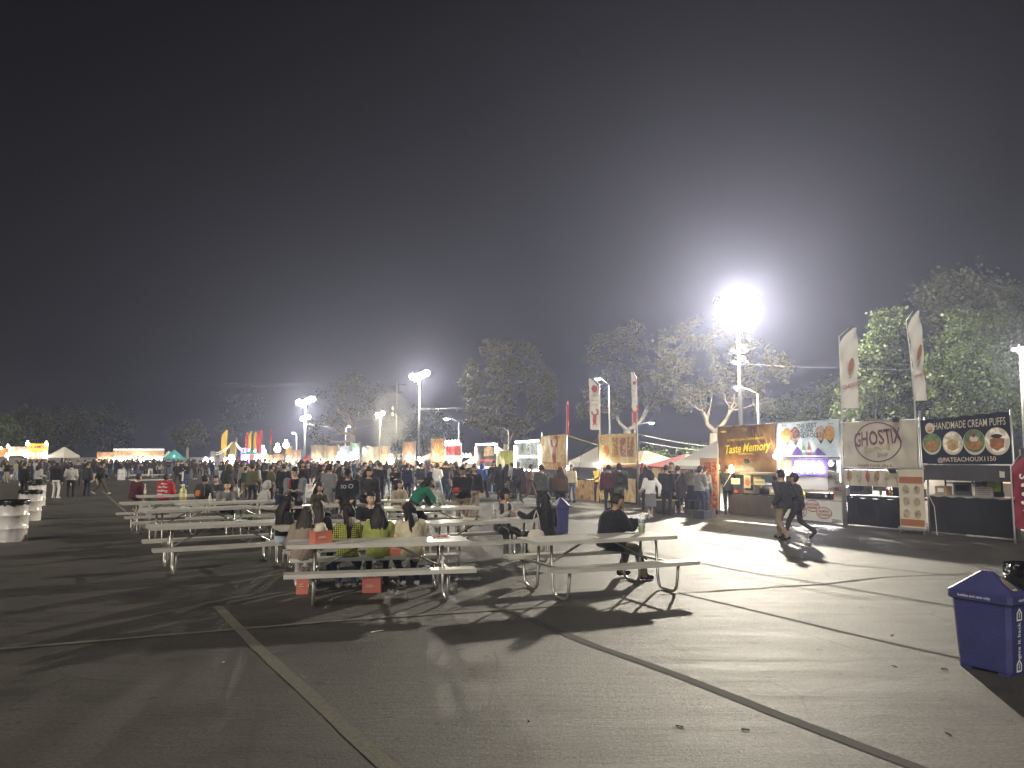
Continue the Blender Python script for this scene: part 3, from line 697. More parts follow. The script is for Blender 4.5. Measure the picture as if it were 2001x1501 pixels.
    spec = dict(at=at, face=face, label=label, prims=prims, m=m, pel=pel, U=U, Xr=Xr, Fw=Fw, prof=prof, wide=wide, bulk=bulk, TL=TL, hem=hem, front=front, s=s, vox=vox, hc=hc, hr=hr, hf=hf, hup=hup, hands=hands, top=top, bottom=bottom, shoe=shoe, hair=hair, haircol=haircol or HAIRK, skin=SKINS[skin % 3], group=group, hood=hood, fingers=fingers, cap=cap, vest=vest, over=over, z=z, nb=nb, fem=fem, proto=proto, front_w=P.get('front_w', .055), curl=P.get('curl', .7))
    PENDING.append(spec); return spec
def head_mesh(S, mb):
    R3 = Matrix((S['hr'], S['hf'], S['hup'])).transposed(); c = S['hc']; up, f, r = S['hup'], S['hf'], S['hr']
    def fn(p):
        p = p.copy()
        if p.z < 0:
            k = -p.z; p.x *= 1 - .30 * k * k; 
            if p.y < 0: p.y *= 1 - .28 * k
            else: p.y *= 1 - .06 * k
        if p.y > .55 and p.z > -.2: p.y -= (p.y - .55) * .25
        return p
    mb.ellipsoid(c, (.081, .104, .125), R3, 16, 12, 0, fn)
    if S['vox'] < .04:
        mb.tube([c + f * .086 + up * .018, c + f * .112 - up * .022, c + f * .09 - up * .034], [.008, .015, .010], 6, True, 0)
        for sx in (-1, 1):
            mb.ellipsoid(c + r * (.076 * sx) - f * .008 - up * .005, (.012, .022, .032), R3, 8, 6, 0)
            mb.ellipsoid(c + r * (.031 * sx) + f * .083 + up * .012, (.013, .008, .007), R3, 8, 5, 4)
            mb.bar(c + r * (.014 * sx) + f * .092 + up * .031, c + r * (.05 * sx) + f * .078 + up * .033, .008, .009, 4)
        mb.ellipsoid(c + f * .088 - up * .058, (.024, .008, .007), R3, 8, 5, 5)
def hand_mesh(S, mb, wr, d, sx):
    side = d.cross(V((0, 0, 1))); side = side.normalized() if side.length > .1 else V((sx, 0, 0))
    if side.dot(V((sx, 0, 0))) < 0: side = -side
    pal = d.cross(side).normalized()
    if S['vox'] > .03 or not S['fingers']:
        mb.ellipsoid(wr + d * .055, (.032, .055, .02), Matrix((side, d, pal)).transposed(), 8, 6, 0)
        c = .35
    R3 = Matrix((side, d, pal)).transposed()
    if S['vox'] > .03: return
    cu = V((0, 0, -1)) * .6 + (S['Fw'] * .2); inn = (pal if pal.z < 0 else -pal); curl = S['curl']
    mb.ellipsoid(wr + d * .045, (.040, .052, .017), R3, 10, 7, 0)
    for i in range(4):
        b = wr + d * .085 + side * ((i - 1.5) * .019); L = (.062, .074, .07, .054)[i]
        p1 = b + (d * math.cos(.35 * curl) + inn * math.sin(.35 * curl)) * L * .5; p2 = p1 + (d * math.cos(1.1 * curl) + inn * math.sin(1.1 * curl)) * L * .32; p3 = p2 + (d * math.cos(1.7 * curl) + inn * math.sin(1.7 * curl)) * L * .24
        mb.tube([b - d * .012, p1, p2, p3], [.0095, .009, .008, .006], 6, True, 0)
    th = -side if False else side * -1
    b = wr + d * .03 + th * .034; mb.tube([b, b + (d * .6 + th * .6 + inn * .4).normalized() * .035, b + (d * .8 + th * .45 + inn * .5).normalized() * .065], [.012, .010, .007], 6, True, 0)
def hair_mesh(S, mb, mi=0):
    c, r, f, up = S['hc'], S['hr'], S['hf'], S['hup']; R3 = Matrix((r, f, up)).transposed(); st = S['hair']
    rr = random.Random(int(abs(c.x * 997 + c.z * 1013 + S['at'][0] * 77)))
    if st == 'bald': return False
    ph = rr.uniform(0, 6)
    def shell(fr):
        def fn(p):
            p = p.copy(); k = 1.0 + .045 * math.sin(9 * p.x + ph) * math.sin(7 * p.z + ph * 2 + 5 * p.y) + .022 * math.sin(27 * math.atan2(p.y, p.x) + 4 * p.z)
            if p.y > 0.05 and p.z < fr + .0: k *= max(.70, 1 - 1.5 * min(.35, (fr - p.z)) * min(1, (p.y) * 2.2))
            if p.z < -.45 and st == 'short': k *= .8
            return p * k
        return fn
    vol = .0 if st in ('short', 'cap') else .01
    mb.ellipsoid(c + up * .012 - f * .010, (.092 + vol, .117 + vol, .130 + vol), R3, 18 if S['vox'] > .03 else 40, 14, mi, shell(.42))
    if st in ('short',):
        for q in range(7):
            o = c + up * (.10) + f * (.06 - .02 * q) + r * rr.uniform(-.05, .05); mb.ellipsoid(o, (.032, .036, .026), R3, 6, 5, mi)
    if st in ('bob', 'long', 'longer', 'pony', 'curly'):
        dn = (S['nb'] - c).normalized(); back = -f * .06; L = dict(bob=.2, long=.36, longer=.52, pony=.12, curly=.42)[st]; n = 14 if S['vox'] > .03 else 44; lock = [rr.uniform(-1, 1) for _ in range(n)]; drop = [rr.uniform(0, .06) for _ in range(n)]
        bodyb = -S['U']; rings = []
        for q in range(8):
            s_ = q / 7; LL = (L + .08) * s_ - .08; base = c + back * .55 + (dn * min(LL, .14) + bodyb * max(0, LL - .14)) - S['Fw'] * (.0 + .075 * min(1, s_ * 2.2))
            w = .086 + .062 * math.sin(min(1, s_ * 1.2) * math.pi * .6) - .05 * s_ ** 4; d = .072 - .022 * s_
            if st == 'curly': w *= 1.25; d *= 1.4
            rings.append([base + r * ((w * (1 + .05 * lock[j] * min(1, s_ * 2)) + (rr.uniform(-.016, .016) if st == 'curly' else 0)) * math.cos(2 * math.pi * j / n) + .006 * math.sin(q * 1.3 + lock[j] * 3)) + S['Fw'] * (d * (1 + .16 * lock[j] * min(1, s_ * 2)) * math.sin(2 * math.pi * j / n)) - up * (drop[j] if q == 7 else 0) for j in range(n)])
        mb.loft(rings, True, mi)
        for sx in (-1, 1):
            if st in ('long', 'longer', 'curly', 'bob'):
                o = c + r * (.078 * sx) + f * .012 + up * .05; e = o + dn * .12 + r * (.012 * sx) - f * .01; e2 = e + bodyb * (L * .45)
                mb.tube([o, o.lerp(e, .5) + r * (.012 * sx), e, e2], [.02, .03, .03, .012], 8, True, mi)
    if st == 'bun': mb.ellipsoid(c - f * .09 + up * .09, (.045, .045, .045), R3, 10, 8, mi)
    return True
def flush_people():
    tmp = []
    for S in PENDING:
        me = S['m'].mesh('tmp_body', []); o = bpy.data.objects.new('tmp_body', me); COL.objects.link(o)
        md = o.modifiers.new('r', 'REMESH'); md.mode = 'VOXEL'; md.voxel_size = S['vox']
        ms = o.modifiers.new('s', 'SMOOTH'); ms.factor = .5; ms.iterations = 3 if S['vox'] < .03 else 1
        tmp.append(o)
    dg = bpy.context.evaluated_depsgraph_get()
    out = []
    for S, o in zip(PENDING, tmp):
        ev = o.evaluated_get(dg); me = ev.to_mesh(); nv = len(me.vertices); co = np.empty(nv * 3, np.float32); me.vertices.foreach_get('co', co); co = co.reshape(-1, 3).astype(np.float64)
        nf = len(me.polygons); faces = [tuple(p.vertices) for p in me.polygons]; fc = np.empty(nf * 3, np.float32); me.polygons.foreach_get('center', fc); fc = fc.reshape(-1, 3)
        nrm = np.empty(nf * 3, np.float32); me.polygons.foreach_get('normal', nrm); nrm = nrm.reshape(-1, 3)
        ev.to_mesh_clear()
        # clothing folds as fine relief
        vn = np.zeros((nv, 3)); ct = np.zeros(nv)
        for k in range(4):
            ii = np.array([f[k] if k < len(f) else f[0] for f in faces]); np.add.at(vn, ii, nrm)
        vn /= np.maximum(np.linalg.norm(vn, axis=1), 1e-6)[:, None]
        if S['vox'] < .03:
            x, y, zc = co[:, 0], co[:, 1], co[:, 2]; sd = S['at'][0] * 3.1
            wv = np.sin(38 * zc + 14 * x + 9 * np.sin(11 * x + sd) + sd) * np.sin(21 * y - 13 * zc + 2 * sd) + .6 * np.sin(61 * x + 43 * zc + 7 * np.sin(17 * y + sd))
            co = co + vn * (wv * .0055 * np.clip((1.35 * 1 - 0 * zc), 0, 1))[:, None]
        # zone for each face
        pel, U, Xr, Fw = (np.array(S[k]) for k in ('pel', 'U', 'Xr', 'Fw'))
        rel = fc - pel; tt = rel @ U / S['TL']; w = np.interp(tt, [q[0] for q in S['prof']], [q[1] for q in S['prof']]) * S['wide'] + S['bulk']; d = np.interp(tt, [q[0] for q in S['prof']], [q[2] for q in S['prof']]) * S['wide'] + S['bulk']
        q = np.sqrt(((rel @ Xr) / w) ** 2 + ((rel @ Fw) / d) ** 2); best = (q - 1) * np.minimum(w, d); best[(tt < -.35)] = 9; best[tt > 1.02] = 9; best = np.where(tt > .97, best + .05, best)
        idx = {'skin': 0, 'top': 1, 'bottom': 2, 'shoe': 3, 'sleeve': 7}; zone = np.where(tt > S['hem'], 1, 2)
        if S['front']: zone = np.where((zone == 1) & (rel @ Fw > .02) & (np.abs(rel @ Xr) < S['front_w'] + .02 * np.clip(tt, 0, 1)), 6, zone)
        zone = np.where((zone == 1) & (tt > .995), 0, zone)
        for (_, a, b, ra, rb, zn) in S['prims']:
            a, b = np.array(a), np.array(b); ab = b - a; L2 = max(ab @ ab, 1e-9); h = np.clip(((fc - a) @ ab) / L2, 0, 1); dist = np.linalg.norm(fc - a - h[:, None] * ab, axis=1) - (ra + (rb - ra) * h)
            if zn == 'bottom': dist = np.where(tt > S['hem'], dist + .06, dist)
            k = dist < best; best = np.where(k, dist, best); zone = np.where(k, idx[zn], zone)
        mb = MB(); head_mesh(S, mb)
        for (wr, dd, sx) in S['hands']: hand_mesh(S, mb, wr, dd, sx)
        hm = [S['haircol']]
        allm = [S['skin'], cmat(S['top']), cmat(S['bottom']), cmat(S['shoe']), EYE, LIPS, cmat(S['front'] or S['top']), cmat(S['vest'] or S['top']), S['haircol']]
        if S['proto']: hair_mesh(S, mb, 8)
        vs = np.vstack([co, np.array(mb.v)]) * S['s']; fs = faces + [tuple(i + nv for i in f) for f in mb.f]; mi = np.concatenate([zone, np.array(mb.m)]).astype(np.int32)
        me = bpy.data.meshes.new('person'); me.from_pydata(vs.tolist(), [], fs)
        for mm in allm: me.materials.append(mm)
        me.polygons.foreach_set('material_index', mi); me.polygons.foreach_set('use_smooth', np.ones(len(fs), bool)); me.update()
        S['mesh'] = me
        if S['proto']: out.append(S); continue
        ob = link('person', me); ob.location = (S['at'][0], S['at'][1], S['z']); ob.rotation_euler = (0, 0, -R_(S['face']))
        tag(ob, S['label'], 'person', S['group']); S['ob'] = ob; sv = S['s']
        hb = MB()
        if S['hair'] != 'none' and hair_mesh(S, hb):
            hb.v = [(a * sv, b * sv, c * sv) for a, b, c in hb.v]; hb.build('hair', S['haircol'], ob, True)
        c, r, f, up = S['hc'], S['hr'], S['hf'], S['hup']; R3 = Matrix((r, f, up)).transposed()
        if S['cap']:
            cb = MB()
            cb.ellipsoid(c + up * .035 - f * .006, (.092, .114, .108), R3, 16, 10, 0, lambda p: V((p.x, p.y, max(p.z, -.12))))
            rim = []
            for row, (yy, zz) in enumerate(((.085, .028), (.17, .012), (.172, .006), (.085, .018))):
                rim.append([c + up * (zz + .012) + f * (yy + .012 - .055 * (k / 3.5 - 1) ** 2) + r * ((k / 3.5 - 1) * .082) for k in range(8)])
            o_ = len(cb.v)
            for rw in rim: cb.v.extend([tuple(p) for p in rw])
            for a in range(4):
                for k in range(7): b_ = (a + 1) % 4; cb.f.append((o_ + a * 8 + k, o_ + a * 8 + k + 1, o_ + b_ * 8 + k + 1, o_ + b_ * 8 + k)); cb.m.append(0)
            cb.v = [(a * sv, b * sv, d_ * sv) for a, b, d_ in cb.v]; cb.build('cap', cmat(S['cap']), ob, True)
        if S['hood']:
            hb = MB()
            if S['hood'] == 'up':
                def fn(p):
                    p = p.copy()
                    if p.y > .3: p = p * (1 - .55 * (p.y - .3)) ; p.y = min(p.y, .62)
                    if p.z < -.4: p.x *= 1.15; p.y -= .1
                    return p
                hb.ellipsoid(c - f * .02 + up * .0, (.118, .14, .162), R3, 16, 12, 0, fn)
            else: hb.ellipsoid(S['nb'] - S['Fw'] * .055 + S['U'] * .01, (.12, .085, .065), Matrix((S['Xr'], S['Fw'], S['U'])).transposed(), 14, 8)
            hb.v = [(a * sv, b * sv, d_ * sv) for a, b, d_ in hb.v]; hb.build('hood', cmat(S['top']), ob, True)
        out.append(S)
    for o in tmp:
        me = o.data; bpy.data.objects.remove(o); bpy.data.meshes.remove(me)
    PENDING.clear()
    return out
def wearable(S, name, mb, material, smooth=True):
    sv = S['s']; mb.v = [(a * sv, b * sv, c * sv) for a, b, c in mb.v]
    return mb.build(name, material, S['ob'], smooth)
def gp(px, py): g = G(px, py); return (g.x, g.y)
# ---- the people one can tell apart
def on_row(px, depth):
    a = (px - CX) / FPX; A = G(1982, 1056); vx = (192 - CX) / FPX; Y = (A.x - vx * A.y) / (a - vx); u = Vector((vx, 1, 0)).normalized()
    return (a * Y + u.y * depth, Y - u.x * depth)
def seat(key, x, side, **k):
    """place on a bench of a table: side -1 near bench, +1 far bench; returns position and bench heading outward"""
    p = tpt(key, x, side * .76); return (p.x, p.y)
aT1 = math.degrees(TB['T1'][2]); aT2 = math.degrees(TB['T2'][2]); aT3 = math.degrees(TB['T3'][2]); aT4 = math.degrees(TB['T4'][2])
N = dict(vox=.018, fingers=True)
G4 = 'friends seated in a row on the bench'
p_beige = person(seat('T1', -1.04, 1), -aT1 + 8, 'sitback', 'person with long brown hair in a beige top leaning forward on the bench end', 'taupe', 'lightgrey', 'white', 1.62, 'longer', HAIRB, 2, fem=True, bulk=.03, hem=-.4, lean=24, nod=30, wide=1.04, **N)
p_ging = person(seat('T1', -.40, 1), -aT1 - 4, 'sit', 'person in a yellow green gingham top seated with back to the table', 'gingham', 'jeans', 'beige', 1.6, 'long', HAIRK, 2, fem=True, bulk=.010, sleeves='short', look=-55, lean=4, feet=((.12, .05, .08), (-.13, .10, .08)), splay=.3, pz=.57, **N)
p_lime = person(seat('T1', .04, 1), -aT1 + 2, 'sitback', 'person with long black hair in a lime green jacket seated with back to the table', 'lime', 'black', 'black', 1.6, 'long', HAIRK, 0, fem=True, bulk=.03, hem=-.45, lean=8, nod=10, wide=1.05, **N)
p_cream = person(seat('T1', .54, 1), -aT1 - 10, 'sitback', 'person in a cream corduroy jacket seated at the bench end with a dark ponytail', 'cream', 'navy', 'white', 1.64, 'long', HAIRK, 0, fem=True, bulk=.034, hem=-.45, lean=14, look=-40, nod=20, wide=1.06, feet=((.10, .05, .08), (-.12, .12, .08)), **N)
p_curly = person(seat('T4', .84, -1), 60, 'sitback', 'person with long curly dark hair in black jacket and light jeans on the bench end', 'black', 'lightjeans', 'white', 1.64, 'curly', HAIRK, 0, fem=True, bulk=.03, hem=.1, lean=6, nod=10, wide=1.05, feet=((.10, .30, .08), (-.2, .34, .08)), legw=1.1, **N)
p_long2 = person(seat('T14', -.72, -1), 0, 'sit', 'person with very long straight dark hair seated behind the gingham top', 'black', 'black', 'black', 1.62, 'longer', HAIRB, 0, fem=True, bulk=.02, lean=4, **N)
p_red = person(gp(574, 1052), 172, 'phone', 'standing person in grey jacket with a red strap looking down at a phone', 'grey', 'black', 'black', 1.78, 'short', HAIRK, 2, bulk=.025, front='black', front_w=.075, look=-6, **N)
p_cap = person(gp(678, 1052), 183, 'stand', 'standing person in black cap and black hoodie with white chest print', 'black', 'charcoal', 'black', 1.72, 'cap', HAIRK, 2, bulk=.035, hood='down', cap='black', nod=14, wide=1.15, hands=((.2, .24, .98), (-.2, .24, .98)), **N)
person(gp(718, 1040), 150, 'relaxed', 'standing person in dark puffy coat close behind the capped person', 'charcoal', 'black', 'black', 1.72, 'bob', HAIRK, 0, bulk=.05, wide=1.15, vox=.022)
person(gp(640, 1030), 40, 'relaxed', 'standing person in a long grey overcoat seen from behind', 'grey', 'charcoal', 'black', 1.82, 'short', HAIRK, 1, bulk=.04, wide=1.12, hem=-.6, coat=(.35, .19, .2), vox=.022)
person(gp(662, 1022), 20, 'stand', 'standing person with dark shoulder length hair and dark green coat', 'darkgreen', 'black', 'black', 1.7, 'long', HAIRK, 0, bulk=.03, fem=True, vox=.022)
p_hood = person(gp(510, 1030), 62, 'sitback', 'seated person in a pale hoodie with the hood up', 'lightgrey', 'beige', 'white', 1.66, 'short', HAIRK, 2, bulk=.04, hood='up', lean=14, nod=18, pz=.58, vox=.02)
p_mar = person(gp(262, 1003), 28, 'sit', 'seated person in maroon jacket and khaki shorts seen from behind', 'maroon', 'khaki', 'black', 1.72, 'short', HAIRK, 1, bulk=.045, wide=1.18, legs='short', feet=((.1, .0, .08), (-.12, .05, .08)), pz=.60, hem=-.3, vox=.02)
p_hoodie = person(gp(318, 1006), 6, 'sit', 'seated person in red hoodie with white lettering on the back', 'red', 'black', 'black', 1.74, 'short', HAIRK, 1, bulk=.045, wide=1.2, pz=.60, hem=-.3, lean=12, hood='down', vox=.02)
p_pack = person(gp(394, 1018), 14, 'sit', 'seated person in dark jacket wearing a backpack with orange panels', 'charcoal', 'black', 'black', 1.76, 'short', HAIRK, 1, bulk=.03, wide=1.1, pz=.60, vox=.02)
person(gp(424, 1006), 190, 'sit', 'seated person in dark jacket facing the backpack wearer', 'charcoal', 'black', 'black', 1.7, 'short', HAIRK, 2, bulk=.03, pz=.58, vox=.022)
p_green = person(gp(818, 1052), 62, 'bend', 'person in a green hoodie bending over the picnic table', 'green', 'black', 'black', 1.7, 'long', HAIRK, 0, fem=True, bulk=.03, hem=0, wide=1.05, lean=40, **N)
person(gp(853, 1032), 330, 'sitback', 'seated person in light grey jacket slumped over the table', 'lightgrey', 'brown', 'black', 1.72, 'short', HAIRK, 1, bulk=.035, lean=34, nod=30, look=30, pz=.58, vox=.02)
p_blk = person(gp(905, 1040), 200, 'phone', 'standing person in black jacket and khaki trousers holding something red', 'black', 'khaki', 'black', 1.78, 'short', HAIRK, 1, bulk=.035, wide=1.1, hands=((.06, .32, 1.04), (-.06, .32, 1.04)), **N)
person(gp(926, 1012), 170, 'stand', 'standing person in dark jacket and brown shorts beside the black jacketed one', 'black', 'khaki', 'black', 1.74, 'short', HAIRK, 1, bulk=.03, vox=.022)
p_vest = person(seat('T3', .66, 1), 152, 'sit', 'seated person in dark cap and black vest over pale grey sleeves', 'charcoal', 'grey', 'white', 1.74, 'cap', HAIRK, 1, bulk=.02, vest='lightgrey', cap='black', look=-50, lean=8, hands=((.06, .34, .86), (-.05, .38, .84)), front='lightgrey', front_w=.03, **N)
p_tote = person(gp(1068, 1096), -38, 'sit', 'seated person with long black hair in black coat carrying a tote bag', 'black', 'black', 'white', 1.66, 'longer', HAIRK, 0, fem=True, bulk=.03, coat=None, hem=-.5, lean=3, hands=((.2, .3, .72), (-.32, .46, .92)), pz=.56, look=-10, **N)
person(gp(1060, 1012), 330, 'eat', 'standing person in floral sleeved dark shirt near the blue bin', 'floral', 'black', 'black', 1.76, 'short', HAIRK, 1, bulk=.035, wide=1.15, vox=.02)
person(gp(1096, 1008), 350, 'stand', 'standing person with long dark hair in a brown jacket near the blue bin', 'brown', 'black', 'black', 1.66, 'longer', HAIRB, 0, fem=True, bulk=.03, wide=1.1, vox=.022)
p_man = person(seat('T2', .62, .98), 74, 'sit', 'seated bespectacled person in black jacket and khaki trousers holding a phone', 'black', 'khaki', 'black', 1.76, 'short', HAIRK, 1, bulk=.045, wide=1.24, lean=13, nod=16, hem=-.28, pz=.60, look=10, hands=((.06, .46, .90), (-.13, .46, .89)), feet=((.17, .52, .08), (-.22, .30, .10)), legw=1.12, curl=1.1, vox=.016, fingers=True)
# right hand queue before the stalls
p_w1 = person(gp(1533, 1056), -32, 'walk', 'walking person in dark grey jacket and khaki trousers seen from behind', 'charcoal', 'khaki', 'black', 1.74, 'short', HAIRK, 2, bulk=.04, wide=1.12, hem=-.28, legw=1.1, feet=((.09, .22, .09), (-.09, -.16, .11)), hands=((.24, .12, .98), (-.27, .05, .9)), toe=(-4, 16), **N)
p_w2 = person(gp(1560, 1054), -66, 'walk2', 'walking person in dark cap, dark jacket and dark jeans', 'charcoal', 'charcoal', 'charcoal', 1.66, 'cap', HAIRK, 1, bulk=.03, cap='charcoal', hem=-.25, **N)
person(gp(1272, 1013), -8, 'walk', 'person in white sweater and grey skirt walking towards the red tent', 'white', 'grey', 'white', 1.62, 'bob', HAIRK, 2, fem=True, bulk=.025, skirt=(.52, .15, .17), legs='short', feet=((.08, .14, .09), (-.08, -.16, .11)), vox=.02)
person(gp(1263, 998), 20, 'stand', 'person in black with long hair at the red tent', 'black', 'black', 'black', 1.66, 'longer', HAIRK, 0, fem=True, bulk=.02, vox=.024)
person(gp(1303, 1008), 30, 'stand', 'person in black jacket and black trousers queueing beside a black coat', 'black', 'black', 'black', 1.74, 'short', HAIRK, 1, bulk=.03, vox=.022)
person(gp(1314, 1000), 200, 'relaxed', 'taller dark clad person behind the two black clad queuers', 'charcoal', 'black', 'black', 1.82, 'short', HAIRK, 1, bulk=.03, vox=.024)
p_coat = person(gp(1326, 1003), 25, 'stand', 'person in wide black coat with bare calves and a cross strap', 'black', 'black', 'white', 1.7, 'short', HAIRK, 2, fem=True, bulk=.045, coat=(.42, .2, .26), legs='short', hem=-.9, vox=.022)
person(gp(1368, 1011), 60, 'phone', 'person in grey striped shirt and dark jeans by the menu board', 'striped', 'navy', 'black', 1.72, 'cap', HAIRK, 1, bulk=.03, cap='charcoal', vox=.02)
person(gp(1378, 1004), 40, 'stand', 'person in dark jeans hidden behind the striped shirt', 'grey', 'jeans', 'black', 1.66, 'short', HAIRK, 0, bulk=.02, vox=.026)
p_suit = person(gp(1424, 1005), 14, 'phone', 'person in dark suit with a pale cross body strap at the brown and gold stall', 'black', 'black', 'black', 1.74, 'short', HAIRK, 1, bulk=.025, vox=.02)
person(gp(1190, 1003), 10, 'relaxed', 'person in maroon jacket ordering at the lobster stall', 'maroon', 'black', 'black', 1.74, 'short', HAIRK, 1, bulk=.035, vox=.022)
p_bp2 = person(gp(1211, 1003), 0, 'stand', 'person in dark shirt with black backpack ordering at the lobster stall', 'charcoal', 'olive', 'black', 1.78, 'cap', HAIRK, 1, bulk=.03, cap='black', vox=.022)
# stall workers
person(gp(1169, 980), 205, 'arms', 'stall worker in yellow shirt behind the lobster counter', 'yellow', 'black', 'black', 1.68, 'cap', HAIRK, 0, cap='red', vox=.024)
person(gp(1118, 982), 215, 'stand', 'stall worker with long pale brown hair beside the white tent', 'cream', 'jeans', 'black', 1.66, 'longer', HAIRB, 2, fem=True, vox=.024)
person(gp(1348, 992), 222, 'arms', 'stall worker in apron and cap under the white peaked tent', 'lightgrey', 'black', 'black', 1.7, 'cap', HAIRG, 2, cap='beige', vox=.024)
person(gp(1565, 1002), 225, 'arms', 'stall worker in pale shirt inside the sushi stall', 'cream', 'black', 'black', 1.6, 'cap', HAIRG, 2, cap='cream', vox=.024)
person(on_row(1748, .8), 240, 'arms', 'stall worker in black shirt behind the corn dog counter', 'black', 'black', 'black', 1.7, 'cap', HAIRK, 0, cap='black', vox=.024)
person(on_row(1870, .95), 236, 'eat', 'stall worker in grey shirt behind the cream puff counter', 'grey', 'black', 'black', 1.66, 'bun', HAIRK, 2, fem=True, vox=.024)
person(on_row(1478, .95), 236, 'arms', 'stall worker in dark apron behind the brown and gold counter', 'darkbrown', 'black', 'black', 1.68, 'short', HAIRK, 1, vox=.024)
# left hand walkers
LG = dict(vox=.022)
person(gp(44, 972), 10, 'stand', 'person in black jacket and black trousers behind the white barrels', 'black', 'black', 'black', 1.72, 'short', HAIRK, 1, bulk=.035, **LG)
person(gp(73, 968), 20, 'relaxed', 'person in pale grey sweater behind the white barrels', 'lightgrey', 'black', 'black', 1.64, 'bob', HAIRK, 0, fem=True, bulk=.03, **LG)
person(gp(108, 974), 5, 'stand', 'person in black jacket and white trousers seen from behind', 'black', 'white', 'white', 1.7, 'bob', HAIRK, 0, bulk=.035, **LG)
person(gp(137, 972), -25, 'pockets', 'person in light grey hoodie and dark trousers', 'lightgrey', 'black', 'black', 1.66, 'short', HAIRK, 1, bulk=.04, hood='down', **LG)
person(gp(168, 969), 15, 'stand', 'person in dark jacket and dark jeans beside the light grey hoodie', 'charcoal', 'navy', 'black', 1.74, 'short', HAIRK, 1, bulk=.03, **LG)
person(gp(196, 967), 70, 'walk', 'person in dark jacket, olive trousers and white shoes walking', 'black', 'olive', 'white', 1.76, 'short', HAIRK, 1, bulk=.04, wide=1.1, **LG)
person(gp(347, 951), 178, 'walk', 'person in black jacket and black trousers with white shoes coming forward', 'black', 'black', 'white', 1.74, 'short', HAIRK, 2, bulk=.02, **LG)
person(gp(364, 951), 185, 'eat', 'person in black sweater and blue jeans coming forward', 'black', 'jeans', 'white', 1.66, 'bob', HAIRK, 2, fem=True, bulk=.015, **LG)
person(gp(447, 986), -40, 'relaxed', 'person in dark jacket and maroon trousers with a shopping bag', 'charcoal', 'maroon', 'black', 1.7, 'bob', HAIRB, 0, fem=True, bulk=.035, **LG)
person(gp(491, 992), 20, 'relaxed', 'person in olive jacket and black jeans seen from behind', 'olive', 'black', 'black', 1.74, 'short', HAIRK, 1, bulk=.03, wide=1.05, **LG)
person(gp(527, 990), 60, 'eat', 'person in green jacket holding a white cup behind the hooded sitter', 'olive', 'black', 'black', 1.7, 'short', HAIRK, 1, bulk=.03, **LG)
person(gp(553, 995), 10, 'stand', 'person in black coat behind the grey jacket with red strap', 'black', 'black', 'black', 1.74, 'short', HAIRK, 1, bulk=.04, **LG)
person(gp(741, 988), 5, 'phone', 'broad person in black jacket and dark jeans facing the stalls', 'black', 'navy', 'black', 1.78, 'short', HAIRK, 1, bulk=.05, wide=1.12, **LG)
person(gp(773, 988), 185, 'eat', 'person with reddish hair in black top and blue jeans facing away from the stalls', 'black', 'jeans', 'black', 1.66, 'long', HAIRB, 2, fem=True, bulk=.02, **LG)
person(gp(795, 981), 30, 'stand', 'person in navy jacket waiting by the grill stall', 'navy', 'navy', 'black', 1.72, 'short', HAIRK, 1, bulk=.03, **LG)
person(gp(941, 974), 35, 'walk', 'person in bright blue jacket with hood walking to the noodle stall', 'blue', 'navy', 'black', 1.72, 'short', HAIRK, 1, bulk=.04, hood='up', **LG)
person(gp(978, 976), 350, 'stand', 'person in long black coat and long hair by the LED framed stall', 'black', 'black', 'black', 1.66, 'longer', HAIRK, 0, fem=True, bulk=.03, coat=(.5, .17, .2), hem=-.9, **LG)
person(gp(990, 974), 30, 'stand', 'person in dark coat with a handbag by the LED framed stall', 'charcoal', 'beige', 'black', 1.64, 'bob', HAIRK, 0, fem=True, bulk=.03, **LG)
person(gp(1002, 974), 300, 'phone', 'person in pale grey jacket by the LED framed stall', 'lightgrey', 'charcoal', 'black', 1.72, 'short', HAIRK, 1, bulk=.03, **LG)
person(gp(1013, 976), 330, 'pockets', 'person in dark grey jacket by the LED framed stall', 'charcoal', 'black', 'black', 1.76, 'short', HAIRG, 1, bulk=.035, **LG)
person(gp(1036, 985), 100, 'walk2', 'person in brown jacket passing the lobster banner', 'brown', 'brown', 'black', 1.72, 'short', HAIRK, 1, bulk=.03, **LG)
NEAR = flush_people()
# ---- things worn
def backpack(S, c1, c2, w=.15):
    P, U, Xr, Fw = S['pel'], S['U'], S['Xr'], S['Fw']; m = MB(); R3 = Matrix((Xr, Fw, U)).transposed()
    o = P + U * .27 - Fw * .19
    m.ellipsoid(o, (w * 1.1, .10, .235), R3, 14, 10, 0, lambda p: V((max(-.82, min(.82, p.x)) / .82, max(-.8, min(.8, p.y)), max(-.9, min(.9, p.z)))))
    m.ellipsoid(o - Fw * .07 - U * .07, (w * .72, .05, .12), R3, 12, 8, 1, lambda p: V((max(-.8, min(.8, p.x)), p.y, max(-.8, min(.8, p.z)))))
    for sx in (-1, 1):
        sp = P + U * .45 + Xr * (.10 * sx); m.tube([o + U * .19 + Xr * (.09 * sx), sp + U * .075 - Fw * .04, sp + Fw * .13 + U * .02, P + U * .22 + Xr * (.15 * sx) + Fw * .10, o - U * .15 + Xr * (.12 * sx)], .018, 6, True, 0, 1.6)
    wearable(S, 'backpack', m, [cmat(c1), cmat(c2)])
backpack(p_pack, 'charcoal', 'orange'); backpack(p_bp2, 'black', 'charcoal')
def strap(S, a, b, c, name='strap'):
    P, U, Xr, Fw = S['pel'], S['U'], S['Xr'], S['Fw']; m = MB(); pts = []
    for k in range(13):
        s_ = k / 12; hgt = .47 - .47 * s_; x = a + (b - a) * s_; d = .135 + S['bulk'] + .008 if .15 < s_ < .85 else .10 + S['bulk']
        pts.append(P + U * hgt + Xr * x - Fw * d * c)
    m.tube(pts, .014, 6, True, 0, 1.4); return m
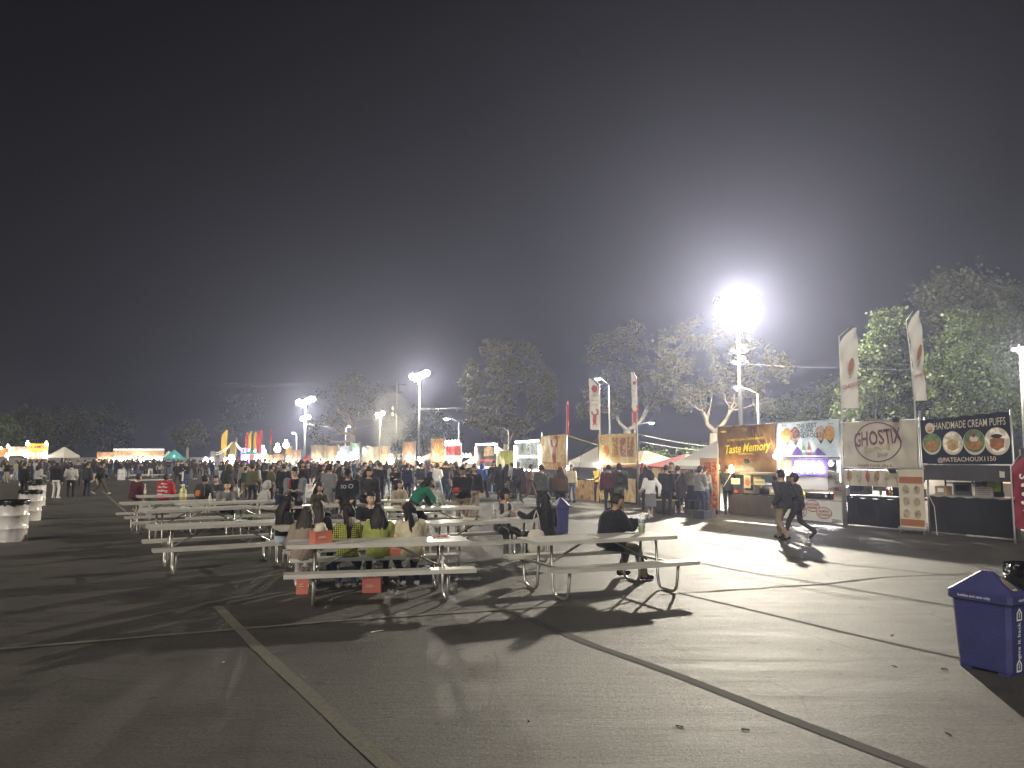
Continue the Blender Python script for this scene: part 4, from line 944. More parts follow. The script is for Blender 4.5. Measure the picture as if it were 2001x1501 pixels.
wearable(p_suit, 'strap', strap(p_suit, .13, -.16, 1), cmat('lightgrey')); wearable(p_coat, 'strap', strap(p_coat, .13, -.16, 1), cmat('grey'))
wearable(p_red, 'strap', strap(p_red, .10, .13, -1), cmat('red'))
def spectacles(S):
    c, r, f, up = S['hc'], S['hr'], S['hf'], S['hup']; m = MB()
    for sx in (-1, 1):
        o = c + r * (.033 * sx) + f * .099 + up * .01; m.tube([o + r * (.022 * math.cos(t)) + up * (.016 * math.sin(t)) for t in [k * math.pi / 5 for k in range(11)]], .003, 5)
        m.tube([o + r * (.02 * sx), c + r * (.08 * sx) + up * .012 - f * .01], .003, 5)
    m.tube([c + r * -.012 + f * .102 + up * .012, c + r * .012 + f * .102 + up * .012], .003, 5)
    wearable(S, 'spectacles', m, EYE)
spectacles(p_man)
m = MB(); c, r, f, up = p_man['hc'], p_man['hr'], p_man['hf'], p_man['hup']
m.ellipsoid(c + f * .088 - up * .046, (.03, .012, .008), Matrix((r, f, up)).transposed(), 8, 5); m.ellipsoid(c + f * .082 - up * .088, (.03, .018, .022), Matrix((r, f, up)).transposed(), 8, 5)
wearable(p_man, 'beard', m, HAIRK)
def back_text(S, lines, size, tz, material, side=-1, x0=0.0, lead=1.15, bold=.015, name='lettering', shear=.2):
    bm_ = S['mesh']; bv = BVHTree.FromPolygons([v.co for v in bm_.vertices], [tuple(p.vertices) for p in bm_.polygons])
    P, U, Xr, Fw = S['pel'] * S['s'], S['U'], S['Xr'], S['Fw']; mb = MB()
    for i, ln in enumerate(lines):
        vs, fs = text_mesh(ln, size, bold, shear); out = []
        for v in vs:
            o = P + U * (tz - i * size * lead + v.y) + Xr * (x0 + v.x * -side) + Fw * (side * 1.0); h = bv.ray_cast(o, Fw * -side, 2.0)
            out.append((h[0] + Fw * (side * .008)) if h[0] is not None else o - Fw * (side * .8))
        mb.add(out, fs)
    mb.build(name, material, S['ob'])
back_text(p_hoodie, ['Thank', 'You For', 'Smoking', 'With us'], .105, .42, WHITEP)
back_text(p_cap, ['O'], .15, .33, mat('grey_print', (.4, .4, .42), .7), 1, -.10, shear=0); back_text(p_cap, ['SO'], .12, .32, mat('grey_print', (.4, .4, .42), .7), 1, .07, shear=0)
# ---- the crowd further off
CRM = {}
protos = []
for i, (pose, hair, fem, extra) in enumerate([('stand', 'short', False, {}), ('stand', 'long', True, {}), ('phone', 'short', False, dict(bulk=.04, wide=1.1)), ('relaxed', 'bob', True, {}), ('walk', 'short', False, {}), ('walk2', 'long', True, {}), ('pockets', 'short', False, dict(bulk=.045, wide=1.12)), ('eat', 'longer', True, dict(bulk=.03)), ('walk', 'longer', True, dict(coat=(.4, .18, .21), hem=-.9)), ('raise_', 'short', False, {}), ('arms', 'short', False, dict(bulk=.03)), ('sit', 'short', False, dict(bulk=.03)), ('sit', 'long', True, {})]):
    person((i, 0), 0, pose, '', 'black', 'black', 'black', 1.7, hair, HAIRK, i, vox=.034, fem=fem, proto=True, **extra)
PRO = flush_people()
POSEW = ['standing', 'standing', 'on phone', 'resting', 'walking', 'walking', 'hands pocketed', 'eating', 'in coat', 'arm raised', 'arms folded', 'seated', 'seated']
HAIRW = ['short haired', 'long haired', 'short haired', 'bobbed', 'short haired', 'long haired', 'short haired', 'long haired', 'long haired', 'short haired', 'short haired', 'short haired', 'long haired']
def crowd(px, py, face, k, top, bot, shoe, H, where, group):
    S = PRO[k]; g = G(px, py); o = link('person', S['mesh']); o.location = (g.x, g.y, 0); o.rotation_euler = (0, 0, -R_(face)); s = H / 1.7 * .95 / .95; o.scale = (s, s, s)
    for sl, mm in ((0, SKINS[int(px) % 3]), (1, cmat(top)), (2, cmat(bot)), (3, cmat(shoe)), (6, cmat(top)), (7, cmat(top)), (8, HAIRK if int(py * 3) % 4 else HAIRB)):
        o.material_slots[sl].link = 'OBJECT'; o.material_slots[sl].material = mm
    tc = dict(lightgrey='light grey', lightjeans='pale blue', jeans='denim', darkgreen='dark green', darkbrown='dark brown')
    tag(o, '%s person %s, %s top, %s bottoms %s' % (HAIRW[k], POSEW[k], tc.get(top, top), tc.get(bot, bot), where), 'person', group)
rc = random.Random(21)
TOPS = ['black'] * 9 + ['charcoal'] * 5 + ['navy'] * 3 + ['grey', 'grey', 'charcoal', 'lightgrey', 'white', 'olive', 'brown', 'maroon', 'beige', 'navy', 'darkgreen', 'taupe', 'darkbrown']
BOTS = ['black'] * 6 + ['jeans'] * 4 + ['navy'] * 2 + ['charcoal', 'khaki', 'grey', 'lightjeans', 'beige', 'white']
def band(n, x0, x1, y0, y1, where, group, kmax=11, mind=3.5, face=None):
    used = []; tries = 0
    while len(used) < n and tries < n * 30:
        tries += 1; px = rc.uniform(x0, x1); py = y0 + (y1 - y0) * rc.random() ** 1.5
        if any(abs(px - a) < mind and abs(py - b) < 3 for a, b in used): continue
        used.append((px, py))
        crowd(px, py, (face if face is not None else rc.choice([0, 0, 20, -30, 180, 170, 200, 90, -90, 45])) + rc.uniform(-15, 15), rc.randrange(kmax), rc.choice(TOPS), rc.choice(BOTS), rc.choice(['black', 'black', 'white', 'brown']), rc.uniform(1.56, 1.84), where, group)
band(34, 0, 185, 925, 952, 'far off by yellow sign stall', 'crowd before the yellow sign stall')
band(44, 185, 345, 917, 936, 'far off by white lit stalls', 'crowd before the white lit stalls')
band(30, 345, 480, 916, 942, 'far off by garland lights', 'crowd before the garland lights', face=20)
band(44, 480, 620, 915, 944, 'by flagged stalls', 'crowd before the flagged stalls')
band(34, 600, 740, 925, 962, 'by wrapped stalls', 'crowd before the wrapped stalls')
band(20, 745, 880, 945, 972, 'in crowd by grill stall', 'crowd before the grill stall', mind=4)
band(11, 880, 965, 955, 972, 'by red and white sign', 'crowd before the red and white sign', mind=5)
band(16, 430, 560, 950, 985, 'left of red strap', 'people standing left of the red strap', mind=7)
band(16, 585, 735, 958, 992, 'behind capped person', 'people standing behind the capped person', mind=7)
band(9, 800, 900, 968, 985, 'behind green hoodie', 'people standing behind the green hoodie', mind=8)
for key, x, sd, k, tp, bt, lab in (('T10', -.5, 1, 11, 'charcoal', 'jeans', 'at the vacant looking table, dark top'), ('T10', .4, 1, 12, 'beige', 'jeans', 'at the table beyond the green hoodie, beige top'), ('T11', -.5, 1, 11, 'navy', 'black', 'at the table by the red strap, navy top'), ('T11', .3, 1, 12, 'olive', 'jeans', 'at the table by the red strap, olive top'), ('T12', .3, 1, 11, 'grey', 'black', 'at the foil tray table, grey top'), ('T14', .6, 1, 11, 'black', 'jeans', 'behind the cream jacket, black top')):
    t_, c_, a_ = TB[key]; p_ = tpt(key, x, sd * .76); S_k = PRO[k]; o = link('person', S_k['mesh']); o.location = (p_.x, p_.y, 0); o.rotation_euler = (0, 0, a_ + math.pi + rc.uniform(-.2, .2))
    for sl, mm in ((0, SKINS[k % 3]), (1, cmat(tp)), (2, cmat(bt)), (3, cmat('black')), (6, cmat(tp)), (7, cmat(tp)), (8, HAIRK)): o.material_slots[sl].link = 'OBJECT'; o.material_slots[sl].material = mm
    tag(o, HAIRW[k] + ' person seated ' + lab, 'person')
for i, (px, py) in enumerate([(278, 931), (288, 930.5), (300, 930), (309, 931), (292, 925), (304, 925)]):
    crowd(px, py, [180, 175, 10, 0, 180, 170][i], 11 + i % 2, rc.choice(TOPS), rc.choice(BOTS), 'black', 1.7, 'at the far picnic table', 'people at the far picnic table')
# ================================================================== STALLS
A0 = G(1982, 1056); VPX = (192 - CX) / FPX
def RP(px):
    """point of the stall row seen in pixel column px"""
    a = (px - CX) / FPX; Y = (A0.x - VPX * A0.y) / (a - VPX); return Vector((a * Y, Y, 0))
UROW = Vector((VPX, 1, 0)).normalized(); RZ = math.atan2(-UROW.y, -UROW.x)
def ptz(py, px): return ZAT(py, px, RP(px).y)
def stall(px0, px1, label, group=None, name='food_stall'):
    p = RP(px0); t = thing(name, label, 'food stall', (p.x, p.y, 0), RZ, group); t['len'] = (RP(px1) - p).length
    return t, (RP(px1) - p).length
ALUP = mat('tent_pole_aluminium', (0.55, 0.55, 0.53), .4, .7, .1, 30, .1, 8)
BLKF = mat('black_fabric', (0.012, 0.012, 0.014), .85, 0, .5, 9, .3, 3, stretch=(3, 3, .4))
def vinyl(name, col, var=.08, rough=.42): return mat('vinyl_' + name, col, rough, 0, .9, 2.6, var, 3, .5, stretch=(1.6, 1, .8))
def surf_fn(wr, seed):
    s = seed * 1.7
    def f(x, z): return wr * (.45 * math.sin(4.3 * x + 2.1 * z + s) + .3 * math.sin(7.1 * x - 5.3 * z + 2 * s) + .25 * math.sin(9.3 * z + 3.1 * x + s * 3) + .2 * math.sin(15 * x + 4 * z + s))
    return f
def banner(parent, x0, x1, z0, z1, material, y=-.03, wr=.018, seed=1, name='banner', z1b=None, nx=26, nz=16, sag=.0):
    f = surf_fn(wr, seed); m = MB(); vs = []; z1b = z1 if z1b is None else z1b
    for j in range(nz + 1):
        for i in range(nx + 1):
            s = i / nx; x = x0 + (x1 - x0) * s; zt = z1 + (z1b - z1) * s - sag * math.sin(math.pi * s) * .5 + .012 * math.sin(s * 34 + seed); z = z0 + (zt - z0) * j / nz
            vs.append((x, y + f(x, z), z))
    m.add(vs, [(j * (nx + 1) + i, j * (nx + 1) + i + 1, (j + 1) * (nx + 1) + i + 1, (j + 1) * (nx + 1) + i) for j in range(nz) for i in range(nx)])
    o = m.build(name, material, parent, True)
    def S(x, z, off=.008): return Vector((x, y + f(x, z) - off, z))
    return o, S
def put_text(b, S, body, x, z, size, material, bold=.01, shear=0.0, rot=0.0, off=.016, arc=0.0, spacing=1.0, name='lettering', sx=1.0):
    vs, fs = text_mesh(body, size, bold, shear, spacing); c, s = math.cos(R_(rot)), math.sin(R_(rot)); m = MB(); out = []
    tr = [(f[0], f[i], f[i + 1]) for f in fs for i in range(1, len(f) - 1)]
    vs, fs = fine_tris(vs, tr, .14)
    for v in vs:
        u, w = v[0] * sx, v[1]; out.append(S(x + u * c - w * s, z + u * s + w * c, off))
    m.add(out, fs); return m.build(name, material, b)
def put_disc(b, S, x, z, rx, rz_, material, off=.010, n=26, name='printed_picture', inner=0.0, jit=0.0, seed=0, rot=0.0):
    m = MB(); rr = random.Random(seed); c, s = math.cos(R_(rot)), math.sin(R_(rot))
    K = [1 + rr.uniform(-jit, jit) for _ in range(n)]
    def pt(t, k): u, w = rx * k * math.cos(t), rz_ * k * math.sin(t); return S(x + u * c - w * s, z + u * s + w * c, off)
    if inner:
        m.add([pt(2 * math.pi * i / n, 1) for i in range(n)] + [pt(2 * math.pi * i / n, inner) for i in range(n)], [(i, (i + 1) % n, n + (i + 1) % n, n + i) for i in range(n)])
    else:
        m.add([pt(0, 0)] + [pt(2 * math.pi * i / n, K[i] * .5) for i in range(n)] + [pt(2 * math.pi * i / n, K[i]) for i in range(n)], [(0, 1 + i, 1 + (i + 1) % n) for i in range(n)] + [(1 + i, 1 + n + i, 1 + n + (i + 1) % n, 1 + (i + 1) % n) for i in range(n)])
    return m.build(name, material, b)
def put_poly(b, S, pts, material, off=.010, name='printed_shape'):
    m = MB(); cx = sum(p[0] for p in pts) / len(pts); cz = sum(p[1] for p in pts) / len(pts); n = len(pts)
    from mathutils.geometry import tessellate_polygon
    Q, tr = fine_tris(pts, tessellate_polygon([[Vector((p[0], p[1], 0)) for p in pts]]), .13)
    m.add([S(p[0], p[1], off) for p in Q], tr); me = m.build(name, material, b)
    return me
def ink(name, col, var=.0, vs=8): return mat('ink_' + name, col, .5, 0, 0, 40, var, vs)
def foodprint(name, c1, c2, c3, scale=6):
    key = 'food_' + name
    if key in _M: return _M[key]
    m = bpy.data.materials.new(key); m.use_nodes = True; N_, L_ = m.node_tree.nodes, m.node_tree.links; b = N_['Principled BSDF']; b.inputs['Roughness'].default_value = .5
    tc = N_.new('ShaderNodeTexCoord'); v = N_.new('ShaderNodeTexNoise'); v.inputs['Scale'].default_value = scale; v.inputs['Detail'].default_value = 3; L_.new(tc.outputs['Object'], v.inputs['Vector'])
    r = N_.new('ShaderNodeValToRGB'); e = r.color_ramp.elements; e[0].position = .38; e[0].color = (*c1, 1); e[1].position = .62; e[1].color = (*c3, 1); x = e.new(.5); x.color = (*c2, 1)
    L_.new(v.outputs[0], r.inputs[0]); L_.new(r.outputs[0], b.inputs['Base Color']); _M[key] = m; return m
def printmat(name, cols, scale=3.0, streak=3.0):
    """busy far-off banner print: soft blocks and streaks of ink"""
    key = 'print_' + name
    if key in _M: return _M[key]
    m = bpy.data.materials.new(key); m.use_nodes = True; N_, L_ = m.node_tree.nodes, m.node_tree.links; b = N_['Principled BSDF']; b.inputs['Roughness'].default_value = .45
    tc = N_.new('ShaderNodeTexCoord'); mp = N_.new('ShaderNodeMapping'); mp.inputs['Scale'].default_value = (streak, 1, 1); L_.new(tc.outputs['Object'], mp.inputs[0])
    v = N_.new('ShaderNodeTexNoise'); v.inputs['Scale'].default_value = scale; v.inputs['Detail'].default_value = 4; v.inputs['Roughness'].default_value = .65; L_.new(mp.outputs[0], v.inputs['Vector'])
    r = N_.new('ShaderNodeValToRGB'); e = r.color_ramp.elements; n = len(cols); e[0].position = .32; e[0].color = (*cols[0], 1); e[1].position = .68; e[1].color = (*cols[-1], 1)
    for i in range(1, n - 1): x = e.new(.32 + .36 * i / (n - 1)); x.color = (*cols[i], 1)
    L_.new(v.outputs[0], r.inputs[0]); L_.new(r.outputs[0], b.inputs['Base Color']); _M[key] = m; return m
def pole(t, x, y, z, r=.025, m=None, name='pole', lean=0): q = MB(); q.tube([(x, y, 0), (x + lean, y, z)], r, 8); return q.build(name, m or ALUP, t, True)
def rail(t, a, b, r=.02, m=None, name='rail'): q = MB(); q.tube([a, b], r, 6); return q.build(name, m or ALUP, t, True)
def counter(t, x0, x1, y0, y1, z, topm, skirtm, wr=.03, seed=2, name='counter_skirt'):
    MB().box(((x0 + x1) / 2, (y0 + y1) / 2, z), (x1 - x0, y1 - y0, .035)).build('counter_top', topm, t)
    return banner(t, x0 + .01, x1 - .01, .03, z - .02, skirtm, y0 - .01, wr, seed, name, nx=30, nz=8)
def canopy(t, x0, x1, y0, y1, ze, zp, material, val=.22, wall=None, legs=True, peak='point', seed=1):
    cxm, cym = (x0 + x1) / 2, (y0 + y1) / 2; m = MB(); n = 8
    def edge(k): 
        pts = []
        for (a, b) in (((x0, y0), (x1, y0)), ((x1, y0), (x1, y1)), ((x1, y1), (x0, y1)), ((x0, y1), (x0, y0))):
            for i in range(n): s = i / n; pts.append((a[0] + (b[0] - a[0]) * s, a[1] + (b[1] - a[1]) * s, s))
        return pts
    E = edge(0); rings = []
    rings.append([Vector((x, y, ze - val)) for x, y, s in E])
    for q in range(5):
        f = q / 4; rings.append([Vector((cxm + (x - cxm) * (1 - f * .93), cym + (y - cym) * (1 - f * .93), ze + (zp - ze) * (f ** 1.12) - .05 * math.sin(s * math.pi) * (1 - f))) for x, y, s in E])
    m.loft(rings, False); m.add([tuple(p) for p in rings[-1]], [tuple(range(len(E)))])
    m.build('canopy', material, t, False)
    if legs:
        for (x, y) in ((x0 + .03, y0 + .03), (x1 - .03, y0 + .03), (x1 - .03, y1 - .03), (x0 + .03, y1 - .03)): pole(t, x, y, ze - .02, .02, name='tent_leg')
    if wall: banner(t, x0 + .05, x1 - .05, .05, ze - val, wall, y1 - .06, .03, seed, 'back_wall')
WARM = emit('warm_bulb', (1.0, .80, .45), 14.0); COOL = emit('cool_bulb', (.95, .97, 1.0), 14.0); TUBE = emit('led_tube', (.97, 1.0, .97), 10.0)
def bulb(t, x, y, z, m=None, r=.06, name='bulb'): q = MB(); q.ellipsoid((x, y, z), (r, r, r), None, 8, 6); q.tube([(x, y, z + r * .8), (x, y, z + r * 1.7)], r * .45, 6); return q.build(name, m or WARM, t, True)
def spot_clip(t, x, y, z, dirx=0): 
    q = MB(); q.box((x, y - .16, z), (.16, .07, .12), Matrix.Rotation(R_(35), 3, 'X')); q.bar((x, y - .02, z), (x, y - .15, z), .02, .02); return q.build('clip_lamp', DKMET, t)
# ---------------------------------------------------------------- cream puff stall
t, L = stall(1797, 1976, 'stall with navy cream puff banner with four round pictures')
zt0, zt1, zb = ptz(822, 1797), ptz(804, 1972), ptz(906, 1890)
NAVY = vinyl('navy', (.016, .018, .035))
bn, S = banner(t, .04, L - .02, zb, zt0, NAVY, seed=3, z1b=zt1, wr=.014)
for x, z in ((0, zt0 + .25), (L, zt1 + .05)): pole(t, x, 0, z, .026)
pole(t, .09, .06, zt0 + .1, .02); rail(t, (0, 0, zb - .03), (L, 0, zb - .03)); hB = zt0 - zb; zs = lambda f, x: zb + (zt0 + (zt1 - zt0) * x / L - zb) * f
CRM_ = ink('cream', (.62, .55, .42)); 
put_text(bn, S, 'HANDMADE CREAM PUFFS', L * .565, zs(.82, L * .565), .26, CRM_, .003, .12, sx=.555, rot=math.degrees(math.atan2((zt1 - zt0) * .75, L)) , spacing=1.02)
put_disc(bn, S, L * .13, zs(.80, .3), .125, .135, ink('ivory', (.62, .56, .45))); put_disc(bn, S, L * .13, zs(.78, .3), .075, .07, foodprint('puffa', (.3, .14, .05), (.45, .24, .1), (.55, .4, .25)), .014, jit=.15)
pics = [((.10, .14, .06), (.4, .2, .08)), ((.5, .45, .36), (.45, .3, .14)), ((.08, .13, .06), (.38, .18, .07)), ((.55, .5, .42), (.35, .15, .06))]
for i, (bg, fg) in enumerate(pics):
    x = L * (.145 + .237 * i); z = zs(.44, x); r = .245 + .016 * i
    put_disc(bn, S, x, z, r, r * 1.12, ink('puffring', (.6, .55, .44)), .010); put_disc(bn, S, x, z + .03, r * .93, r * 1.0, foodprint('bg%d' % i, bg, tuple(c * 1.4 for c in bg), tuple(min(1, c * 1.9) for c in bg), 9), .013)
    if i in (0, 2): put_disc(bn, S, x, z - .05, r * .66, r * .52, foodprint('puff%d' % i, tuple(c * .8 for c in fg), fg, tuple(c * 1.3 for c in fg), 14), .016, jit=.06, seed=i)
    else: put_poly(bn, S, [(x - r * .55, z + r * .15), (x, z + r * .35), (x + r * .6, z + r * .2), (x + r * .52, z - r * .45), (x, z - r * .75), (x - r * .5, z - r * .5)], foodprint('puff%d' % i, tuple(c * .8 for c in fg), fg, tuple(c * 1.3 for c in fg), 10), .016)
    if i == 2: put_disc(bn, S, x, z + r * .3, r * .4, r * .24, ink('whip', (.65, .6, .52)), .019, jit=.1); put_disc(bn, S, x, z + r * .58, r * .15, r * .17, ink('berry', (.3, .03, .03)), .021)
    if i == 3: put_disc(bn, S, x, z + r * .42, r * .42, r * .17, ink('choc', (.04, .02, .015)), .019)
put_text(bn, S, '@PATEACHOUX1150', L * .52, zs(.085, L * .52), .15, CRM_, .012, 0, rot=1.5)
put_disc(bn, S, L * .29, zs(.075, L * .29), .055, .055, ink('igpink', (.35, .05, .12)))
CHAR = mat('charcoal_awning', (.055, .055, .06), .75, 0, .4, 5, .2, 3)
zv0 = ptz(940, 1890); banner(t, .05, L - .03, zv0, zb - .05, CHAR, -.02, .02, 5, 'awning_valance')
canopy(t, .02, L - .01, .12, 2.7, zb - .02, zb + .55, CHAR, .12, mat('beige_wall', (.36, .31, .24), .8, 0, .3, 3, .15, 2))
vt = put_disc  # small white label on the valance
vb, VS = banner(t, L - .3, L - .18, zv0 + .1, zv0 + .25, ink('tagwhite', (.6, .58, .5)), -.07, .0, 1, 'valance_tag', nx=2, nz=2)
ct = counter(t, .05, L - .05, .1, .75, .94, mat('steel_counter', (.5, .5, .5), .35, .6), BLKF, .03, 7)
FR = mat('black_frame', (.012, .012, .012), .5)
pole(t, L * .78, 1.2, 2.1, .02); pole(t, L * .6, 1.6, 2.1, .045, FR); MB().box((L * .42, 2.3, 1.5), (.5, .05, .55)).build('lit_picture', emit('lit_orange', (1, .45, .18), 1.0), t)
point_light('stall_light', (L * .5, 1.9, 2.05), 22, (1, .85, .6), .1, t); bulb(t, L * .5, 1.95, 2.15, WARM, .04)
STW = lambda x, y, z: t.matrix_world @ Vector((x, y, z))
def on_stall(tt, x, y, z):
    p = tt.location; c, s = math.cos(RZ), math.sin(RZ); return Vector((p.x + x * c - y * s, p.y + x * s + y * c, z))
def prop(name, label, cat, tt, x, y, z, builder, group=None, rz=0):
    e = thing(name, label, cat, on_stall(tt, x, y, z), RZ + rz, group); builder(e); return e
def dispenser(col):
    def f(e):
        m = MB(); m.box((0, 0, .05), (.3, .26, .1)); m.box((0, .09, .3), (.28, .04, .5)); m.box((0, 0, .53), (.3, .26, .05)); m.build('stand', FR, e)
        MB().box((0, -.02, .3), (.22, .18, .36)).build('tank', mat('juice_' + str(col), col, .15, 0, 0, 10, .1, 3, coat=.5), e)
        MB().box((0, -.13, .13), (.04, .05, .05)).build('tap', STEEL, e)
    return f
prop('drink_dispenser', 'lime green drink dispenser on the cream puff counter', 'drink dispenser', t, L * .68, .45, .96, dispenser((.28, .42, .03)))
def sneeze(e):
    m = MB()
    for a, b in (((-.35, 0, 0), (-.35, 0, .6)), ((.35, 0, 0), (.35, 0, .6)), ((-.35, 0, .6), (.35, 0, .6)), ((-.35, 0, .3), (.35, 0, .3))): m.bar(a, b, .025, .025)
    m.build('frame', FR, e); MB().box((0, .02, .3), (.68, .006, .58)).build('pane', mat('clear_glass', (.9, .95, .95), .03, 0, trans=1.0), e)
prop('display_frame', 'black framed glass screen on the cream puff counter', 'display', t, L * .32, .35, .96, sneeze)
def signbox(w, h, col, inkc):
    def f(e):
        MB().box((0, 0, h / 2), (w, .03, h)).build('board', mat('board_' + str(col), col, .6, 0, .1, 30, .1, 4), e)
        m = MB()
        for k in range(4): m.box((0, -.018, h * (.2 + .2 * k)), (w * .7, .004, h * .05))
        m.build('lines', mat('boardink_' + str(inkc), inkc, .6), e)
    return f
prop('price_sign', 'grey price sign standing on the cream puff counter', 'sign', t, L * .62, .25, .96, signbox(.42, .24, (.3, .27, .25), (.12, .11, .1)))
prop('cardboard_box', 'brown cardboard box under cream puff awning', 'box', t, L * .5, .55, .96, lambda e: (MB().box((0, 0, .12), (.36, .3, .24)).build('carton', mat('cardboard', (.3, .2, .12), .85, 0, .2, 20, .15, 4), e), MB().box((0, 0, .243), (.36, .07, .004)).build('tape', mat('tape', (.45, .36, .22), .4), e)))
CREAM_T = t
# ---------------------------------------------------------------- corn dog stall
t, L = stall(1643, 1795, 'stall with beige corn dog banner lettered in an oval'); GH = t
zt, zb = ptz(824, 1715), ptz(951, 1715); BEI = vinyl('beige', (.50, .45, .36), .06)
zmid = ptz(915, 1715)
bn, S = banner(t, .05, L - .06, zmid, zt, BEI, seed=5, wr=.055); hB = zt - zmid
for x in (0, L - .02): pole(t, x, 0, zt + .05, .026)
rail(t, (0, -.01, zt + .01), (L, -.01, zt + .01)); rail(t, (0, 0, zmid - .02), (L, 0, zmid - .02), .02, FR)
MAR = ink('maroon', (.13, .03, .045)); xc, zc = L * .49, zmid + hB * .56
put_disc(bn, S, xc, zc, L * .30, hB * .43, MAR, .012, 40, 'oval_ring', .95)
put_text(bn, S, 'GHOSTIX', xc - .0, zc + hB * .08, .56, MAR, .016, 0, rot=5, off=.02, sx=.60)
put_text(bn, S, 'Corndog', xc - .02, zc - hB * .13, .22, ink('gold', (.42, .36, .13)), .01, .3, rot=12, off=.02); put_text(bn, S, 'Shop', xc + .16, zc - hB * .27, .17, ink('greytext', (.2, .19, .18)), .005, .25, rot=8, off=.02)
put_text(bn, S, "WHERE YOU'RE  ON A", xc - .1, zmid + hB * .05, .10, ink('brownink', (.13, .08, .05)), .006, 0, off=.02)
b2, S2 = banner(t, .05, L - .06, zb, zmid - .06, BEI, seed=9, wr=.05, name='corn_dog_strip')
dogc = [(.3, .18, .08), (.42, .36, .26), (.36, .05, .06), (.28, .18, .09), (.36, .28, .17), (.4, .34, .25), (.15, .14, .08)]
for i, c in enumerate(dogc):
    x = L * (.10 + .125 * i); z = (zb + zmid) / 2 + .03
    put_disc(b2, S2, x, z, .075, .155, foodprint('dog%d' % i, tuple(q * .7 for q in c), c, tuple(min(1, q * 1.4) for q in c), 12), .012, 18, 'printed_corn_dog', jit=.1, seed=i, rot=-8 + 4 * (i % 3))
    put_poly(b2, S2, [(x - .012, z - .14), (x + .012, z - .14), (x + .012, z - .24), (x - .012, z - .24)], ink('stick', (.3, .22, .13)), .011, 'printed_stick')
zc_ = ptz(990, 1715); counter(t, .04, L - .08, .05, .7, max(.8, zc_), FR, BLKF, .05, 3)
canopy(t, .02, L - .05, .14, 2.7, zt - .35, zt + .05, CHAR, .1, mat('beige_wall', (.36, .31, .24), .8))
for (a, b) in (((.35, .3, .9), (.35, .3, 1.75)), ((.62, .3, .95), (.25, .3, 1.3)), ((.75, .3, 1.2), (.75, .3, 1.75)), ((.35, .3, 1.28), (.8, .3, 1.24)), ((1.15, .4, 1.1), (1.15, .4, 1.7)), ((1.15, .4, 1.7), (1.6, .4, 1.7))): rail(t, a, b, .014, FR, 'tent_strut')
spot_clip(t, L * .72, -.05, zmid - .06); spot_clip(t, L * .78, -.02, zt + .02)
point_light('stall_light', (L * .35, 2.0, 1.9), 26, (1, .9, .7), .1, t); bulb(t, L * .35, 2.0, 2.0, WARM, .04)
prop('price_sign', 'grey price sign hanging in the corn dog stall', 'sign', t, L * .42, .2, .98, signbox(.40, .26, (.28, .26, .24), (.1, .1, .1)))
prop('fryer', 'dark fryer on the corn dog counter', 'fryer', t, L * .66, .5, .86, lambda e: (MB().box((0, 0, .2), (.5, .4, .4)).build('body', FR, e), MB().box((0, -.05, .43), (.42, .3, .06)).build('lid', STEEL, e), MB().tube([(-.1, -.2, .47), (.1, -.2, .47)], .012, 6).build('handle', FR, e)))
# roll-up banner stand leaning in front
p = on_stall(t, L + .18, -.7, 0); e = thing('rollup_banner', 'cream roll up menu banner with orange bands between two stalls', 'banner stand', p, RZ + R_(6))
zr = 1.62; CRV = vinyl('cream', (.56, .5, .38)); bn, S = banner(e, -.32, .32, .16, zr, CRV, 0, .02, 4, 'banner', nx=10, nz=14)
for z in (.28, zr - .28):
    put_poly(bn, S, [(-.3, z - .08), (.3, z - .08), (.3, z + .08), (-.3, z + .08)], ink('rustband', (.34, .12, .05)), .012, 'printed_band')
for i in range(3):
    for k in (-1, 1): put_disc(bn, S, k * .14,   .5 + i * .3, .085, .11, foodprint('menu%d' % i, (.3, .26, .2), (.42, .35, .25), (.2, .14, .08), 11), .012, 16, jit=.12, seed=i)
MB().bar((-.35, 0, zr + .01), (.35, 0, zr + .01), .03, .04).build('top_bar', ALUP, e); MB().bar((-.36, 0, .13), (.36, 0, .13), .06, .06).build('cassette', ALUP, e)
for k in (-.3, .3): m = MB(); m.tube([(k, 0, .11), (k * .9, .25, 0)], .012, 6); m.tube([(k, 0, .11), (k, -.1, 0)], .012, 6); m.build('foot', STEEL, e)
m = MB(); m.tube([(0, .03, .13), (0, .05, zr)], .012, 6); m.build('support', STEEL, e); m = MB(); m.tube([(.33, 0, 1.2), (.5, .1, .7), (.56, .05, .02)], .006, 5); m.build('cord', WHITEP, e)
# ---------------------------------------------------------------- sushi stall
t, L = stall(1519, 1641, 'stall with white and blue sushi handroll banner and purple neon awning'); SU = t
zt0, zt1, zb = ptz(827, 1521), ptz(820, 1640), ptz(893, 1580)
WHB = printmat('skyblue', [(.66, .7, .72), (.5, .62, .7), (.7, .74, .75), (.42, .56, .66)], 1.6, 1)
bn, S = banner(t, .04, L - .03, zb, zt0, WHB, seed=7, z1b=zt1, wr=.045); h = zt0 - zb
for x, z in ((0, zt0), (L, zt1)): pole(t, x, 0, z + .05, .026)
rail(t, (0, -.01, zt0), (L, -.01, zt1)); rail(t, (0, 0, zb - .02), (L, 0, zb - .02), .02, mat('purple_rail', (.16, .08, .3), .5))
DKI = ink('darkblue', (.04, .07, .1))
for i, (tx, f) in enumerate((('THE BEST', .88), ('SUSHI', .74), ('HANDROLLS', .60))): put_text(bn, S, tx, L * .5, zb + h * f, .185, DKI, .01, 0, rot=2, off=.018)
